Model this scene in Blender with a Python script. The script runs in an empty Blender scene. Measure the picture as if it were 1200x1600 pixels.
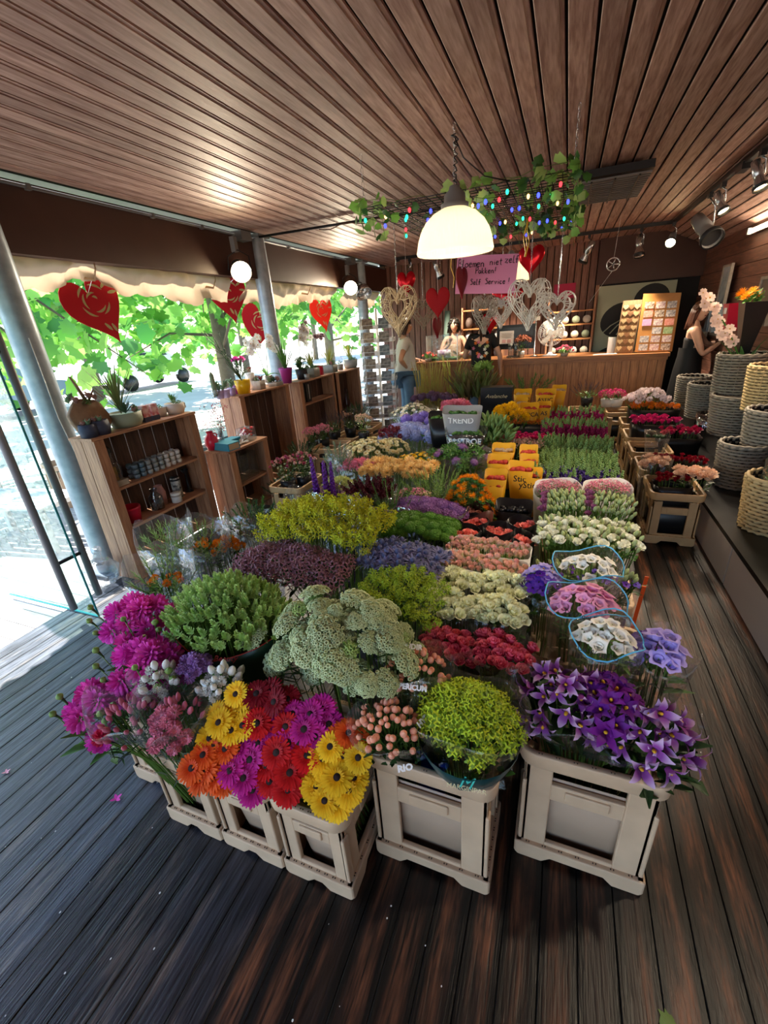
import bpy, math, random
from mathutils import Vector as V, Matrix as MX, Euler
random.seed(7)
sc = bpy.context.scene
COL = sc.collection
PI = math.pi
R = math.radians
# ---------------------------------------------------------------- camera (1200x1600 frame, ultra-wide phone lens)
F, TH, PS, RO, H = 672.0, R(23.4), R(23.0), R(-4.3), 1.62
fw = V((-math.sin(PS)*math.cos(TH), math.cos(PS)*math.cos(TH), -math.sin(TH)))
r0 = V((math.cos(PS), math.sin(PS), 0)); u0 = r0.cross(fw)
cr = r0*math.cos(RO) + u0*math.sin(RO); cu = -r0*math.sin(RO) + u0*math.cos(RO)
EYE = V((0, 0, H))
cam = bpy.data.cameras.new('camera'); co = bpy.data.objects.new('camera', cam); COL.objects.link(co)
m3 = MX((cr, cu, -fw)).transposed()
co.matrix_world = MX.Translation(EYE) @ m3.to_4x4()
cam.sensor_fit = 'HORIZONTAL'; cam.sensor_width = 36; cam.lens = F/1200*36
cam.clip_start = .05; cam.clip_end = 300
sc.camera = co
# ---------------------------------------------------------------- world, sun, exposure
sc.view_settings.view_transform = 'Standard'; sc.view_settings.look = 'None'
sc.view_settings.gamma = 1; sc.view_settings.use_curve_mapping = False
sc.view_settings.exposure = 1.0
wd = bpy.data.worlds.new('daylight'); sc.world = wd; wd.use_nodes = True
wn = wd.node_tree; wn.nodes.clear()
wo = wn.nodes.new('ShaderNodeOutputWorld'); wb = wn.nodes.new('ShaderNodeBackground')
sk = wn.nodes.new('ShaderNodeTexSky'); sk.sky_type = 'NISHITA'; sk.sun_disc = False
sk.sun_elevation = R(62); sk.sun_rotation = R(265); sk.altitude = 0; sk.air_density = 1.0; sk.dust_density = .7; sk.ozone_density = 2.5
wb.inputs[1].default_value = 0.42
wn.links.new(sk.outputs[0], wb.inputs[0]); wn.links.new(wb.outputs[0], wo.inputs[0])
sun = bpy.data.lights.new('sun', 'SUN'); sun.energy = 11.0; sun.angle = R(.6); sun.color = (1, .95, .86)
so = bpy.data.objects.new('sun', sun); COL.objects.link(so)
so.rotation_euler = V((.40, -.10, -1.0)).to_track_quat('-Z', 'Y').to_euler()
try:
    sc.cycles.max_bounces = 7; sc.cycles.diffuse_bounces = 4; sc.cycles.glossy_bounces = 3; sc.cycles.transmission_bounces = 6
    sc.cycles.transparent_max_bounces = 16; sc.cycles.use_denoising = True; sc.cycles.caustics_reflective = False
    sc.cycles.caustics_refractive = False; sc.cycles.sample_clamp_indirect = 4.0
except Exception:
    pass
# ---------------------------------------------------------------- measuring: where a sight line meets a plane of the room
def ray(x, y): return cr*((x-600)/F) - cu*((y-800)/F) + fw
def GZ(x, y, z=0.0): d = ray(x, y); return EYE + d*((z-H)/d.z)
def GY(x, y, Y): d = ray(x, y); return EYE + d*(Y/d.y)
def GX(x, y, X): d = ray(x, y); return EYE + d*(X/d.x)
def lerp(a, b, t): return a + (b-a)*t
rnd = random.uniform
# ---------------------------------------------------------------- materials
def lin(h):
    h = h.lstrip('#'); c = [int(h[i:i+2], 16)/255 for i in (0, 2, 4)]
    return tuple(x/12.92 if x <= .04045 else ((x+.055)/1.055)**2.4 for x in c) + (1,)
MATS = {}
def mat(name, hexc, rough=.6, var=.12, noise=0.0, nscale=30, trans=0.0, metal=0.0, spec=.4, bump=0.0, hex2=None, radial=None, hue=0.0, coat=0):
    """plain procedural surface: a colour, small noise of a second colour, a value shift per object, an optional radial gradient (r0, r1, hex)"""
    if name in MATS: return MATS[name]
    m = bpy.data.materials.new(name); m.use_nodes = True; nt = m.node_tree; N, L = nt.nodes, nt.links
    b = N['Principled BSDF']; out = N['Material Output']
    b.inputs['Roughness'].default_value = rough; b.inputs['Metallic'].default_value = metal
    b.inputs['Specular IOR Level'].default_value = spec
    if coat: b.inputs['Coat Weight'].default_value = coat
    rgb = N.new('ShaderNodeRGB'); rgb.outputs[0].default_value = lin(hexc); c = rgb.outputs[0]
    tc = N.new('ShaderNodeTexCoord')
    if radial:
        ln = N.new('ShaderNodeVectorMath'); ln.operation = 'LENGTH'; L.new(tc.outputs['Object'], ln.inputs[0])
        mr = N.new('ShaderNodeMapRange'); mr.inputs[1].default_value = radial[0]; mr.inputs[2].default_value = radial[1]; mr.interpolation_type = 'SMOOTHSTEP'
        L.new(ln.outputs['Value'], mr.inputs[0])
        mx = N.new('ShaderNodeMix'); mx.data_type = 'RGBA'; L.new(mr.outputs[0], mx.inputs[0]); L.new(c, mx.inputs[6]); mx.inputs[7].default_value = lin(radial[2]); c = mx.outputs[2]
    if noise or hex2:
        nz = N.new('ShaderNodeTexNoise'); nz.inputs['Scale'].default_value = nscale; nz.inputs['Detail'].default_value = 3
        L.new(tc.outputs['Object'], nz.inputs['Vector'])
        mr = N.new('ShaderNodeMapRange'); mr.inputs[1].default_value = .35; mr.inputs[2].default_value = .65; L.new(nz.outputs[0], mr.inputs[0])
        mx = N.new('ShaderNodeMix'); mx.data_type = 'RGBA'
        if hex2: L.new(mr.outputs[0], mx.inputs[0]); L.new(c, mx.inputs[6]); mx.inputs[7].default_value = lin(hex2)
        else:
            ml = N.new('ShaderNodeMath'); ml.operation = 'MULTIPLY'; ml.inputs[1].default_value = noise; L.new(mr.outputs[0], ml.inputs[0]); L.new(ml.outputs[0], mx.inputs[0])
            L.new(c, mx.inputs[6]); mx.blend_type = 'MULTIPLY'; mx.inputs[7].default_value = (.35, .3, .3, 1)
        c = mx.outputs[2]
    if var or hue:
        oi = N.new('ShaderNodeObjectInfo'); hs = N.new('ShaderNodeHueSaturation')
        mr = N.new('ShaderNodeMapRange'); mr.inputs[3].default_value = 1-var; mr.inputs[4].default_value = 1+var
        L.new(oi.outputs['Random'], mr.inputs[0]); L.new(mr.outputs[0], hs.inputs['Value'])
        if hue:
            m2 = N.new('ShaderNodeMapRange'); m2.inputs[3].default_value = .5-hue; m2.inputs[4].default_value = .5+hue
            fr = N.new('ShaderNodeMath'); fr.operation = 'MULTIPLY'; fr.inputs[1].default_value = 7.31; f2 = N.new('ShaderNodeMath'); f2.operation = 'FRACT'
            L.new(oi.outputs['Random'], fr.inputs[0]); L.new(fr.outputs[0], f2.inputs[0]); L.new(f2.outputs[0], m2.inputs[0]); L.new(m2.outputs[0], hs.inputs['Hue'])
        L.new(c, hs.inputs['Color']); c = hs.outputs[0]
    L.new(c, b.inputs['Base Color'])
    if bump:
        nz = N.new('ShaderNodeTexNoise'); nz.inputs['Scale'].default_value = nscale*2; L.new(tc.outputs['Object'], nz.inputs['Vector'])
        bp = N.new('ShaderNodeBump'); bp.inputs['Strength'].default_value = bump; bp.inputs['Distance'].default_value = .01; L.new(nz.outputs[0], bp.inputs['Height']); L.new(bp.outputs[0], b.inputs['Normal'])
    if trans:
        tr = N.new('ShaderNodeBsdfTranslucent'); L.new(c, tr.inputs['Color']); ms = N.new('ShaderNodeMixShader'); ms.inputs[0].default_value = trans
        L.new(b.outputs[0], ms.inputs[1]); L.new(tr.outputs[0], ms.inputs[2]); L.new(ms.outputs[0], out.inputs[0])
    MATS[name] = m; return m
def wood(name, hexa, hexb, axis='Y', rough=.55, stretch=14, scale=6, var=.14, bump=.25, edge=None, edgehex='#100c0a', spots=0.0, gloss=None, worn=None):
    """timber with grain along AXIS, its own cut of the grain per object; edge: half width beyond which the board is dirty (x), worn: colour of scuffed patches"""
    m = bpy.data.materials.new(name); m.use_nodes = True; nt = m.node_tree; N, L = nt.nodes, nt.links
    b = N['Principled BSDF']; b.inputs['Specular IOR Level'].default_value = .4
    tc = N.new('ShaderNodeTexCoord'); oi = N.new('ShaderNodeObjectInfo')
    off = N.new('ShaderNodeVectorMath'); off.operation = 'SCALE'; off.inputs[0].default_value = (17.3, 31.7, 53.1); L.new(oi.outputs['Random'], off.inputs['Scale'])
    ad = N.new('ShaderNodeVectorMath'); L.new(tc.outputs['Object'], ad.inputs[0]); L.new(off.outputs[0], ad.inputs[1])
    mp = N.new('ShaderNodeMapping'); s = [stretch]*3; s['XYZ'.index(axis)] = 1.0; mp.inputs['Scale'].default_value = s; L.new(ad.outputs[0], mp.inputs['Vector'])
    n1 = N.new('ShaderNodeTexNoise'); n1.inputs['Scale'].default_value = scale*.35; n1.inputs['Detail'].default_value = 6; n1.inputs['Distortion'].default_value = 1.4; L.new(mp.outputs[0], n1.inputs['Vector'])
    n2 = N.new('ShaderNodeTexNoise'); n2.inputs['Scale'].default_value = scale*1.9; n2.inputs['Detail'].default_value = 4; L.new(mp.outputs[0], n2.inputs['Vector'])
    av = N.new('ShaderNodeMath'); av.operation = 'ADD'; L.new(n1.outputs[0], av.inputs[0]); L.new(n2.outputs[0], av.inputs[1])
    mr = N.new('ShaderNodeMapRange'); mr.inputs[1].default_value = .78; mr.inputs[2].default_value = 1.22; L.new(av.outputs[0], mr.inputs[0])
    mx = N.new('ShaderNodeMix'); mx.data_type = 'RGBA'; mx.inputs[6].default_value = lin(hexa); mx.inputs[7].default_value = lin(hexb); L.new(mr.outputs[0], mx.inputs[0]); c = mx.outputs[2]
    if worn:
        n3 = N.new('ShaderNodeTexNoise'); n3.inputs['Scale'].default_value = 1.6; n3.inputs['Detail'].default_value = 5; n3.inputs['Roughness'].default_value = .65
        mp2 = N.new('ShaderNodeMapping'); s2 = [6]*3; s2['XYZ'.index(axis)] = 1.2; mp2.inputs['Scale'].default_value = s2; L.new(ad.outputs[0], mp2.inputs['Vector']); L.new(mp2.outputs[0], n3.inputs['Vector'])
        w = N.new('ShaderNodeMapRange'); w.inputs[1].default_value = worn[1]; w.inputs[2].default_value = worn[1]+.14; L.new(n3.outputs[0], w.inputs[0])
        wm = N.new('ShaderNodeMath'); wm.operation = 'MULTIPLY'; L.new(w.outputs[0], wm.inputs[0]); L.new(mr.outputs[0], wm.inputs[1])
        x3 = N.new('ShaderNodeMix'); x3.data_type = 'RGBA'; L.new(wm.outputs[0], x3.inputs[0]); L.new(c, x3.inputs[6]); x3.inputs[7].default_value = lin(worn[0]); c = x3.outputs[2]
    if edge:
        sp = N.new('ShaderNodeSeparateXYZ'); L.new(tc.outputs['Object'], sp.inputs[0]); ab = N.new('ShaderNodeMath'); ab.operation = 'ABSOLUTE'; L.new(sp.outputs[0], ab.inputs[0])
        ns = N.new('ShaderNodeMath'); ns.operation = 'MULTIPLY_ADD'; ns.inputs[1].default_value = .045; ns.inputs[2].default_value = -.022; L.new(n1.outputs[0], ns.inputs[0])
        a2 = N.new('ShaderNodeMath'); L.new(ab.outputs[0], a2.inputs[0]); L.new(ns.outputs[0], a2.inputs[1])
        e = N.new('ShaderNodeMapRange'); e.inputs[1].default_value = edge*.62; e.inputs[2].default_value = edge; L.new(a2.outputs[0], e.inputs[0])
        x4 = N.new('ShaderNodeMix'); x4.data_type = 'RGBA'; L.new(e.outputs[0], x4.inputs[0]); L.new(c, x4.inputs[6]); x4.inputs[7].default_value = lin(edgehex); c = x4.outputs[2]
    hs = N.new('ShaderNodeHueSaturation'); vr = N.new('ShaderNodeMapRange'); vr.inputs[3].default_value = 1-var; vr.inputs[4].default_value = 1+var
    L.new(oi.outputs['Random'], vr.inputs[0]); L.new(vr.outputs[0], hs.inputs['Value']); L.new(c, hs.inputs['Color']); L.new(hs.outputs[0], b.inputs['Base Color'])
    rr = N.new('ShaderNodeMapRange'); rr.inputs[3].default_value = rough-.1; rr.inputs[4].default_value = rough+.12; L.new(n2.outputs[0], rr.inputs[0]); L.new(rr.outputs[0], b.inputs['Roughness'])
    bp = N.new('ShaderNodeBump'); bp.inputs['Strength'].default_value = bump; bp.inputs['Distance'].default_value = .004; L.new(av.outputs[0], bp.inputs['Height']); L.new(bp.outputs[0], b.inputs['Normal'])
    MATS[name] = m; return m
def film(name, tint='#ffffff', clear=.8, rough=.12):
    """crinkled cellophane: mostly clear, glossy where it turns away"""
    m = bpy.data.materials.new(name); m.use_nodes = True; nt = m.node_tree; N, L = nt.nodes, nt.links; N.clear()
    out = N.new('ShaderNodeOutputMaterial'); t = N.new('ShaderNodeBsdfTransparent'); t.inputs[0].default_value = lin(tint)
    g = N.new('ShaderNodeBsdfGlossy'); g.inputs['Roughness'].default_value = rough; g.inputs['Color'].default_value = (.9, .93, .95, 1)
    d = N.new('ShaderNodeBsdfTranslucent'); d.inputs[0].default_value = (.8, .82, .84, 1)
    lw = N.new('ShaderNodeLayerWeight'); lw.inputs[0].default_value = .35
    tc = N.new('ShaderNodeTexCoord'); nz = N.new('ShaderNodeTexNoise'); nz.inputs['Scale'].default_value = 14; nz.inputs['Detail'].default_value = 2; L.new(tc.outputs['Object'], nz.inputs['Vector'])
    bp = N.new('ShaderNodeBump'); bp.inputs['Strength'].default_value = .8; bp.inputs['Distance'].default_value = .03; L.new(nz.outputs[0], bp.inputs['Height'])
    L.new(bp.outputs[0], g.inputs['Normal']); L.new(bp.outputs[0], lw.inputs['Normal'])
    gd = N.new('ShaderNodeMixShader'); gd.inputs[0].default_value = .12; L.new(g.outputs[0], gd.inputs[1]); L.new(d.outputs[0], gd.inputs[2])
    mr = N.new('ShaderNodeMapRange'); mr.inputs[3].default_value = 1-clear-.08; mr.inputs[4].default_value = 1-clear+.25; L.new(lw.outputs['Facing'], mr.inputs[0])
    ms = N.new('ShaderNodeMixShader'); L.new(mr.outputs[0], ms.inputs[0]); L.new(t.outputs[0], ms.inputs[1]); L.new(gd.outputs[0], ms.inputs[2]); L.new(ms.outputs[0], out.inputs[0])
    MATS[name] = m; return m
def glow(name, hexc, strength):
    m = bpy.data.materials.new(name); m.use_nodes = True; nt = m.node_tree; N, L = nt.nodes, nt.links; N.clear()
    out = N.new('ShaderNodeOutputMaterial'); e = N.new('ShaderNodeEmission'); e.inputs[0].default_value = lin(hexc); e.inputs[1].default_value = strength; L.new(e.outputs[0], out.inputs[0])
    MATS[name] = m; return m
# ---------------------------------------------------------------- mesh collector
class MB:
    def __init__(s): s.v = []; s.f = []; s.m = []
    def add(s, vs, fs, mi=0, M=None):
        o = len(s.v)
        s.v.extend([tuple(M @ V(p)) for p in vs] if M is not None else [tuple(p) for p in vs])
        s.f.extend([tuple(i+o for i in f) for f in fs]); s.m.extend([mi]*len(fs)); return s
    def merge(s, other, M, mi=None):
        o = len(s.v); s.v.extend([tuple(M @ V(p)) for p in other.v]); s.f.extend([tuple(i+o for i in f) for f in other.f]); s.m.extend(other.m if mi is None else [mi]*len(other.f)); return s
    def box(s, c, d, mi=0, M=None):
        x, y, z = c; a, b, e = d[0]/2, d[1]/2, d[2]/2
        vs = [(x+i*a, y+j*b, z+k*e) for i in (-1, 1) for j in (-1, 1) for k in (-1, 1)]
        return s.add(vs, [(0, 1, 3, 2), (4, 6, 7, 5), (0, 4, 5, 1), (2, 3, 7, 6), (0, 2, 6, 4), (1, 5, 7, 3)], mi, M)
    def tube(s, pts, r, n=6, mi=0, cap=True, flat=None):
        pts = [V(p) for p in pts]; rs = r if isinstance(r, (list, tuple)) else [r]*len(pts); vs = []; up = None
        for i, p in enumerate(pts):
            t = (pts[min(i+1, len(pts)-1)] - pts[max(i-1, 0)])
            t = t.normalized() if t.length > 1e-9 else V((0, 0, 1))
            if up is None: up = t.orthogonal().normalized()
            else:
                up = up - t*up.dot(t); up = up.normalized() if up.length > 1e-6 else t.orthogonal().normalized()
            sd = t.cross(up)
            for k in range(n):
                a = 2*PI*k/n; vs.append(p + (up*math.cos(a)*(flat or 1) + sd*math.sin(a))*rs[i])
        fs = [(i*n+k, i*n+(k+1) % n, (i+1)*n+(k+1) % n, (i+1)*n+k) for i in range(len(pts)-1) for k in range(n)]
        if cap and n > 2: fs += [tuple(range(n-1, -1, -1)), tuple((len(pts)-1)*n+k for k in range(n))]
        return s.add(vs, fs, mi)
    def lathe(s, prof, n=16, mi=0, M=None, wob=None):
        vs = []; fs = []
        for i, (r, z) in enumerate(prof):
            for k in range(n):
                a = 2*PI*k/n; q = r*(wob(a, i) if wob else 1); vs.append((q*math.cos(a), q*math.sin(a), z))
        for i in range(len(prof)-1):
            for k in range(n): fs.append((i*n+k, i*n+(k+1) % n, (i+1)*n+(k+1) % n, (i+1)*n+k))
        return s.add(vs, fs, mi, M)
    def disc(s, r, z=0, n=12, mi=0, M=None):
        return s.add([(r*math.cos(2*PI*k/n), r*math.sin(2*PI*k/n), z) for k in range(n)], [tuple(range(n))], mi, M)
    def ball(s, c, r, n=6, m=4, mi=0, M=None, sq=(1, 1, 1)):
        vs = [(c[0], c[1], c[2]-r*sq[2])]; fs = []
        for j in range(1, m):
            ph = -PI/2 + PI*j/m
            for k in range(n):
                a = 2*PI*k/n; vs.append((c[0]+r*sq[0]*math.cos(ph)*math.cos(a), c[1]+r*sq[1]*math.cos(ph)*math.sin(a), c[2]+r*sq[2]*math.sin(ph)))
        vs.append((c[0], c[1], c[2]+r*sq[2])); t = len(vs)-1
        for k in range(n): fs.append((0, 1+(k+1) % n, 1+k)); fs.append((t, t-n+k, t-n+(k+1) % n))
        for j in range(m-2):
            for k in range(n): fs.append((1+j*n+k, 1+j*n+(k+1) % n, 1+(j+1)*n+(k+1) % n, 1+(j+1)*n+k))
        return s.add(vs, fs, mi, M)
    def petal(s, L, W, bend=0.0, cup=0.0, segs=3, mi=0, M=None, tip=.35, base=.35, lift=0.0, curl=0.0, ruff=0.0):
        """blade from the origin along +X, width across Y, rising in Z: bend curves it up (+) or down (-), cup lifts its sides"""
        vs = []; x = z = 0.0; ang = lift; st = L/segs
        for i in range(segs+1):
            t = i/segs; w = W*(lerp(base, 1, t/.55) if t < .55 else lerp(1, tip, (t-.55)/.45))
            rz = ruff*math.sin(i*2.1)*W
            vs += [(x, -w/2, z+cup*w*.5+rz), (x, 0, z), (x, w/2, z+cup*w*.5-rz)]
            x += st*math.cos(ang); z += st*math.sin(ang); ang += bend/segs + (curl/segs if t > .5 else 0)
        fs = []
        for i in range(segs):
            a = i*3; fs += [(a, a+3, a+4, a+1), (a+1, a+4, a+5, a+2)]
        return s.add(vs, fs, mi, M)
    def mesh(s, name, mats, smooth=True):
        me = bpy.data.meshes.new(name); me.from_pydata(s.v, [], s.f)
        for m in (mats if isinstance(mats, (list, tuple)) else [mats]): me.materials.append(m)
        if len(me.materials) > 1: me.polygons.foreach_set('material_index', s.m)
        if smooth: me.polygons.foreach_set('use_smooth', [True]*len(me.polygons))
        me.update(); return me
    def build(s, name, mats, parent=None, smooth=True, kind=None, label=None):
        return put(s.mesh(name, mats, smooth), name, parent, kind=kind, label=label)
def put(me, name, parent=None, M=None, kind=None, label=None):
    o = bpy.data.objects.new(name, me); COL.objects.link(o)
    if parent is not None: o.parent = parent
    if M is not None: o.matrix_basis = M
    if kind: o['kind'] = kind
    if label: o['label'] = label
    return o
def T(name, label, cat, loc=(0, 0, 0), rz=0.0, group=None):
    o = bpy.data.objects.new(name, None); COL.objects.link(o); o.empty_display_size = .05
    o.location = loc; o.rotation_euler = (0, 0, rz); o['label'] = label; o['category'] = cat
    if group: o['group'] = group
    return o
def tag(o, label, cat, group=None):
    o['label'] = label; o['category'] = cat
    if group: o['group'] = group
    return o
def S(o): o['kind'] = 'structure'; return o
def copy_tree(o, parent=None):
    c = o.copy(); COL.objects.link(c); c.parent = parent
    for ch in list(KIDS.get(o.name, o.children)): copy_tree(ch, c)
    return c
KIDS = {}
def Rz(a): return MX.Rotation(a, 4, 'Z')
def Ry(a): return MX.Rotation(a, 4, 'Y')
def Rx(a): return MX.Rotation(a, 4, 'X')
def Tr(x, y=None, z=None): return MX.Translation(V(x) if y is None else V((x, y, z)))
def Sc(s): return MX.Scale(s, 4)
def aim(n, roll=0.0):
    """rotation that takes +Z to the direction n"""
    return V(n).to_track_quat('Z', 'Y').to_matrix().to_4x4() @ Rz(roll)
def text(body, size, M, material, parent=None, extrude=.0008, shear=0.0, name='lettering', bold=0.0):
    cu_ = bpy.data.curves.new(name, 'FONT'); cu_.body = body; cu_.size = size; cu_.align_x = 'CENTER'; cu_.align_y = 'CENTER'; cu_.extrude = extrude; cu_.shear = shear; cu_.offset = bold
    cu_.resolution_u = 2
    cu_.materials.append(material); o = bpy.data.objects.new(name, cu_); COL.objects.link(o); o.matrix_basis = M
    if parent is not None: o.parent = parent
    return o
# ================================================================ the room shell
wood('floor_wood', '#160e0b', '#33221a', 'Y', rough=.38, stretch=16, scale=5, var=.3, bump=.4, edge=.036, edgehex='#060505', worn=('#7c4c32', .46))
wood('floor_wood_mid_sheen', '#16161a', '#34333a', 'Y', rough=.34, stretch=16, scale=5, var=.25, bump=.4, edge=.052, edgehex='#0a0a0c', worn=('#6a5a50', .52))  # step between the two floors: weaker sky sheen put into the colour
wood('floor_wood_weathered_sheen', '#2a2d36', '#565c68', 'Y', rough=.32, stretch=16, scale=5, var=.2, bump=.4, edge=.056, edgehex='#14161a', worn=('#7d746a', .54))  # blue-grey sky reflection put into the colour, along with some real weathering
wood('ceiling_wood', '#856258', '#b5968a', 'Y', rough=.6, stretch=12, scale=4, var=.16, bump=.12)
wood('wall_wood_v', '#6e4a3c', '#93695a', 'Z', rough=.5, stretch=12, scale=4, var=.14, bump=.12)
wood('wall_wood_h', '#5a3a2e', '#85594a', 'Y', rough=.5, stretch=12, scale=4, var=.14, bump=.12)
wood('pine_z', '#8f6148', '#b98a68', 'Z', rough=.5, stretch=12, scale=4, var=.12, bump=.12)
wood('pine_y', '#8f6148', '#b98a68', 'Y', rough=.5, stretch=12, scale=4, var=.12, bump=.12)
wood('pine_x', '#8d5a35', '#b98150', 'X', rough=.5, stretch=12, scale=4, var=.12, bump=.12)
wood('shelf_back_shade', '#3d2a24', '#5f4438', 'Z', rough=.6, stretch=12, scale=4, var=.12, bump=.12)  # shade inside the shelves put into a darker copy of the wood
wood('counter_wood', '#8a5a38', '#b67f51', 'Z', rough=.45, stretch=12, scale=4, var=.12, bump=.1)
wood('counter_top_wood', '#80512f', '#a87043', 'X', rough=.4, stretch=12, scale=4, var=.1, bump=.1)
wood('deck_wood', '#8b8a8c', '#b3b0ad', 'X', rough=.6, stretch=12, scale=5, var=.12, bump=.3)
mat('dark_gap', '#1a1210', rough=.9, var=0)
mat('beam_paint', '#4d3027', rough=.5, var=0, noise=.25, nscale=3)
mat('galvanised', '#a9b6c0', rough=.4, var=0, metal=.3, hex2='#96a4b0', nscale=16)
mat('steel', '#c2c6ca', rough=.25, metal=.9, var=.05)
mat('dark_metal', '#26282b', rough=.45, metal=.4, var=.05)
mat('grey_paint', '#77797c', rough=.45, var=.05)
mat('black_plastic', '#16171a', rough=.35, var=.05)
mat('white_plastic', '#e8e8e6', rough=.35, var=.03)
mat('white_paint', '#c9c2bb', rough=.45, var=.04)
mat('black_stone', '#1c1b1c', rough=.3, var=0, noise=.5, nscale=12)
mat('white_wire', '#f0f2f4', rough=.3, var=0)
# --- floor: every plank a part
fl = S(MB().box((-.9, 2.6, -.05), (4.2, 12.6, .06), 0).build('floor', MATS['dark_gap'], smooth=False))
def plank_mesh(w, l, t, name, m, bev=.004, axis='Y'):
    h, z = w/2, t
    pr = [(-h, -t), (-h, -bev), (-h+bev, 0), (h-bev, 0), (h, -bev), (h, -t)]
    vs = [(x, -l/2, q) for x, q in pr] + [(x, l/2, q) for x, q in pr]
    if axis == 'X': vs = [(y, x, q) for x, y, q in vs]
    if axis == 'Z': vs = [(x, q, y) for x, y, q in vs]
    n = len(pr); fs = [(i, i+1, n+i+1, n+i) for i in range(n-1)] + [tuple(range(n)), tuple(range(2*n-1, n-1, -1))]
    return MB().add(vs, fs).mesh(name, m, smooth=False)
fps = [plank_mesh(.0982, 12.4, .02, 'plank', MATS[k], .002) for k in ('floor_wood_weathered_sheen', 'floor_wood_mid_sheen', 'floor_wood')]
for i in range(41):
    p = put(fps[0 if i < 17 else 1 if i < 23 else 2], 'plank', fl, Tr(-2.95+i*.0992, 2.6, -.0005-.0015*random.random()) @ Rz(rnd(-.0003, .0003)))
# --- ceiling: every board a part, dark grooves between
cg = S(MB().box((-1.0, 2.6, 2.645), (4.5, 12.4, .03)).build('ceiling', MATS['dark_gap'], smooth=False))
h = .047
def ceil_board(l, name, m):
    pr = [(-h, .012), (-h, .003), (-h+.003, 0), (h-.014, 0), (h-.011, .004), (h+.004, .004), (h+.006, .012)]
    vs = [(x, -l/2, q) for x, q in pr] + [(x, l/2, q) for x, q in pr]; n = len(pr)
    return MB().add(vs, [(i+1, i, n+i, n+i+1) for i in range(n-1)] + [(0, n-1, 2*n-1, n)]).mesh(name, m, smooth=False)
cbm = ceil_board(12.3, 'board', MATS['ceiling_wood'])
for i in range(39):
    put(cbm, 'board', cg, Tr(-3.08+i*.112+.0105, 2.6, 2.6+.002*random.random()))
# --- sloped boards over the right wall, and the wall itself
WX = 1.78
slope = S(MB().add([(1.2, -3.5, 2.615), (1.2, 8.6, 2.615), (WX+.05, 8.6, 2.335), (WX+.05, -3.5, 2.335), (1.2, -3.5, 2.65), (1.2, 8.6, 2.65), (WX+.05, 8.6, 2.36), (WX+.05, -3.5, 2.36)], [(0, 1, 2, 3), (7, 6, 5, 4), (0, 4, 5, 1), (2, 6, 7, 3)]).build('ceiling_slope', MATS['dark_gap'], smooth=False))
sl = V((WX-1.2, 0, -.265)); sa = math.atan2(.265, WX-1.2)
for i in range(6):
    put(cbm, 'board', slope, Tr(1.2+sl.x*(i+.5)/6, 2.6, 2.602+sl.z*(i+.5)/6) @ Ry(sa) @ Sc(.93))
wr = S(MB().box((WX+.06, 2.6, 1.2), (.06, 12.4, 2.4)).build('wall_right', MATS['dark_gap'], smooth=False))
wrb = MB().box((0, 0, 0), (.02, 12.2, .128)).mesh('board', MATS['wall_wood_h'], smooth=False)
for i in range(17):
    put(wrb, 'board', wr, Tr(WX+.015, 2.55, .16+i*.134) @ Ry(-.04))
# --- back wall: upright boards left, smooth brown lintel and dark opening right
BY = 8.5
bw = S(MB().box((-.72, BY+.09, 1.3), (5.26, .08, 2.75)).build('wall_back', MATS['dark_gap'], smooth=False))
bwb = plank_mesh(.097, 2.62, .014, 'board', MATS['wall_wood_v'], axis='Z')
for i in range(34):
    put(bwb, 'board', bw, Tr(-3.3+i*.1095, BY+.03, 1.31) @ MX.Scale(-1, 4, V((0, 1, 0))))
t1 = S(MB().box((1.08, BY-.06, 2.3), (1.42, .1, .66)).build('trim_1', MATS['beam_paint'], smooth=False))
t2 = S(MB().box((.4, BY-.04, 1.0), (.05, .1, 1.95)).build('trim_2', MATS['pine_z'], smooth=False))
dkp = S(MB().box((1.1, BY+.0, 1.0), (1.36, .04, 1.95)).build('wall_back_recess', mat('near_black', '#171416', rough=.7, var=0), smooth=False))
# --- left: beam over the open side, conduit, posts
t3 = S(MB().box((-3.27, 2.6, 2.385), (.12, 12.2, .40)).build('trim_3', MATS['beam_paint'], smooth=False))
POST = [1.92, 4.59, 7.30]
for y, w in zip(POST, ('nearest the open glass door, cable running down it', 'between the white orchids on the shelf tops', 'behind the revolving card rack')):
    p = T('steel_post', 'round galvanised steel post '+w, 'post', (-3.2, y, 0))
    MB().lathe([(.085, 0), (.085, 2.2), (.078, 2.58)], 20).build('pole', MATS['galvanised'], p)
    MB().box((0, 0, 2.585), (.2, .2, .03)).build('head_plate', MATS['grey_paint'], p, smooth=False)
    if y < 3:
        MB().box((0, 0, .006), (.22, .22, .012)).build('foot_plate', MATS['galvanised'], p, smooth=False)
        MB().tube([(.086, -.03, 1.7), (.088, -.03, 1.2), (.092, .0, .9), (.1, .03, .7), (.09, .0, .3)], .003, 4).build('cable', MATS['white_plastic'], p)
cd = T('conduit', 'thin grey cable conduit clipped along the top of the brown beam', 'conduit', (-3.19, 0, 2.56))
MB().tube([(0, -.5, 0), (0, 8.4, 0)], .011, 8).build('pipe', MATS['grey_paint'], cd)
for y in (2.25, 3.2, 3.75, 5.2, 6.4): MB().box((0, y, 0), (.03, .03, .035)).build('clip', MATS['grey_paint'], cd, smooth=False)
for y in (4.28, 6.85): MB().box((.03, y, -.01), (.12, .16, .08)).build('junction_box', MATS['grey_paint'], cd, smooth=False)
cp = T('ceiling_pipe', 'black pipe with a loose cable crossing the ceiling towards the wire grid', 'pipe', (-3.1, 4.5, 2.565))
MB().tube([(0, 0, 0), (2.2, .1, 0)], .012, 8).build('pipe', MATS['black_plastic'], cp)
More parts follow.
